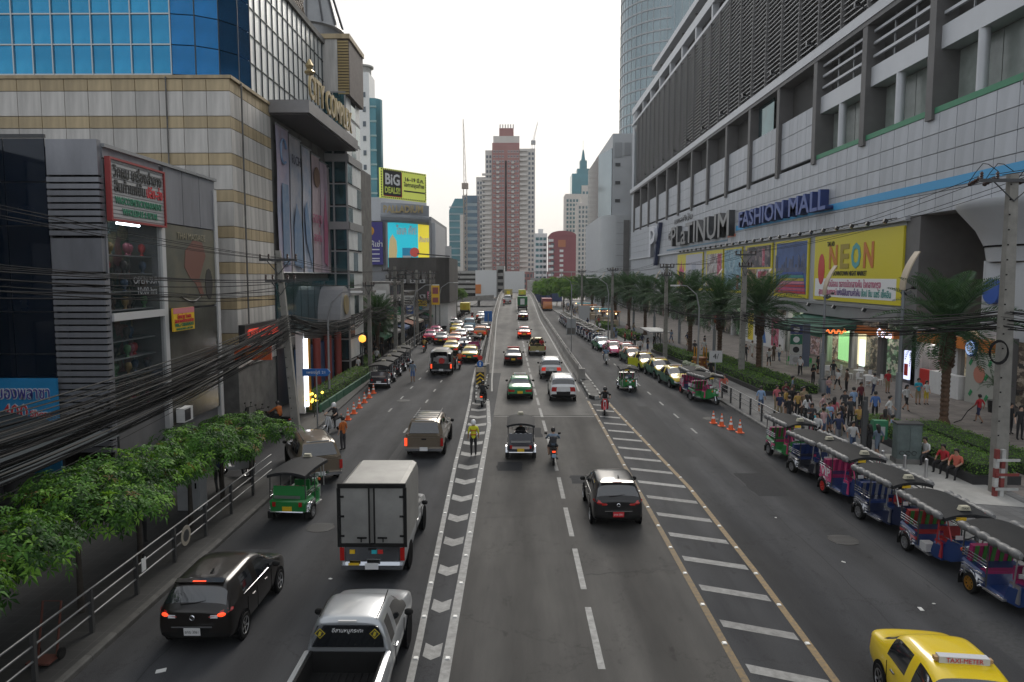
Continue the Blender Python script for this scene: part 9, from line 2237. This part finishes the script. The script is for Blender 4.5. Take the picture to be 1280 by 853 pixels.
for i in range(4):
    t = thing('plastic_chair', ['green plastic chair closest to the sign board','green plastic chair second from the sign board','green plastic chair third from the sign board','green plastic chair under the awning post'][i], 'chair', (25.2+.5*i,66.5-.9*i,.146), i*.8, 'green plastic chairs'); gm = mat('chair_green',(0.03,0.33,0.08),.5)
    MB().box(-.22,.22,-.22,.22,.42,.46).build('seat', gm, t); MB().box(-.22,.22,-.24,-.2,.46,.86).build('backrest', gm, t)
    for sx in (-.2,.2):
        for sy in (-.2,.2): MB().cyl((sx,sy,0),(sx,sy,.42),.02,n=6).build('leg', gm, t)
t = thing('potted_palm','dark potted palm beside the menu wall','plant',(28.9,43.4,.146)); MB().lathe([(.28,0),(.36,.7),(.38,.75)],n=16).build('pot', M_blackgl, t)
for k in range(14): o = ob('frond', FR[k % 3], t, (0,0,1.6), (R(60-5*k),0,k*2.4)); o.scale = (.38,.38,.38)
MB().cyl((0,0,.7),(0,0,1.7),.05).build('stem', M_bark, t)
t = thing('garden_hose','black hose trailed across the plaza by the man in red','hose',(24.6,40.2,.15)); MB().tube([(0,0,.02),(.6,.3,.1),(1.3,.9,.5),(1.9,1.1,.85)],.025,6).build('hose', M_cable, t)
t = thing('litter_bin','grey litter bin beside the lamp post','bin',(21.7,50.9,.146)); MB().cyl((0,0,0),(0,0,.9),.28,.3,16).build('drum', M_grey, t, 40); MB().lathe([(.3,.9),(.2,1.0),(.02,1.05)],n=16).build('lid', M_dgrey, t)
t = thing('mural_panel','white hoarding with a blue mural behind the palms','mural',(29.3,86,.14)); MB().box(-.1,.1,-7,7,0,3.9).build('panel', M_white, t)
fix_normals(MB().prism([(-1.5,.4),(0,.3),(1.2,1.0),(.8,2.2),(1.6,3.3),(.4,3.5),(-.2,2.3),(-1.0,1.6)],'x',-.12,-.1).build('printed_swirl', M_blue_s, t).data); MB().box(-.12,-.1,-5.5,-3.2,.3,3.6).build('printed_field', M_coll[5], t); MB().box(-.12,-.1,3.2,5.2,.3,3.6).build('printed_field', M_yellow, t)
# stalls with lights under the far trees
for i in range(6):
    t = thing('market_stall', ['market stall with warm lamps nearest the far palms','market stall second along the far pavement','market stall third along the far pavement','market stall fourth along the far pavement','market stall fifth along the far pavement','farthest market stall by the annex'][i], 'stall', (15.5-.3*i,120+9*i,.14), 0, 'lit market stalls'); MB().box(-1.5,1.5,-1.5,1.5,2.3,2.4).build('canopy', (M_orange_s,M_teal,M_lgrey)[i % 3], t); MB().box(-1.2,1.2,-1.0,1.0,0,.9).build('counter', M_tan, t)
    for s in (-1,1): MB().cyl((s*1.3,-1.3,0),(s*1.3,-1.3,2.3),.05).build('post', M_grey, t); MB().lathe([(.02,-.12),(.14,0),(.02,.12)],(s*.7,-1.4,2.05),8).build('lamp', M_lamp_w, t)
# grit box / dividing fence panel on the right far road
t = thing('advert_board','tall pale advert board standing on the far right pavement','sign',(10.9,118,.14)); MB().box(-.9,.9,-.05,.05,.3,3.4).build('board', M_lgrey, t); MB().cyl((-.8,0,0),(-.8,0,3.4),.05).cyl((.8,0,0),(.8,0,3.4),.05).build('posts', M_dgrey, t)
# ------------------------------------------------------------------ haze
HZ = MB().box(-160,160,-40,620,-1.6,130).build('haze', None if False else M_white)
HZ.data.materials.clear(); hm = bpy.data.materials.new('haze_air'); hm.use_nodes = True; hn = hm.node_tree.nodes; hn.clear()
ho = hn.new('ShaderNodeOutputMaterial'); hv = hn.new('ShaderNodeVolumePrincipled'); hv.inputs['Color'].default_value = (.86,.88,.90,1); hv.inputs['Density'].default_value = .00022; hv.inputs['Anisotropy'].default_value = .2
hm.node_tree.links.new(hv.outputs[0], ho.inputs['Volume']); HZ.data.materials.append(hm); HZ['kind'] = 'stuff'
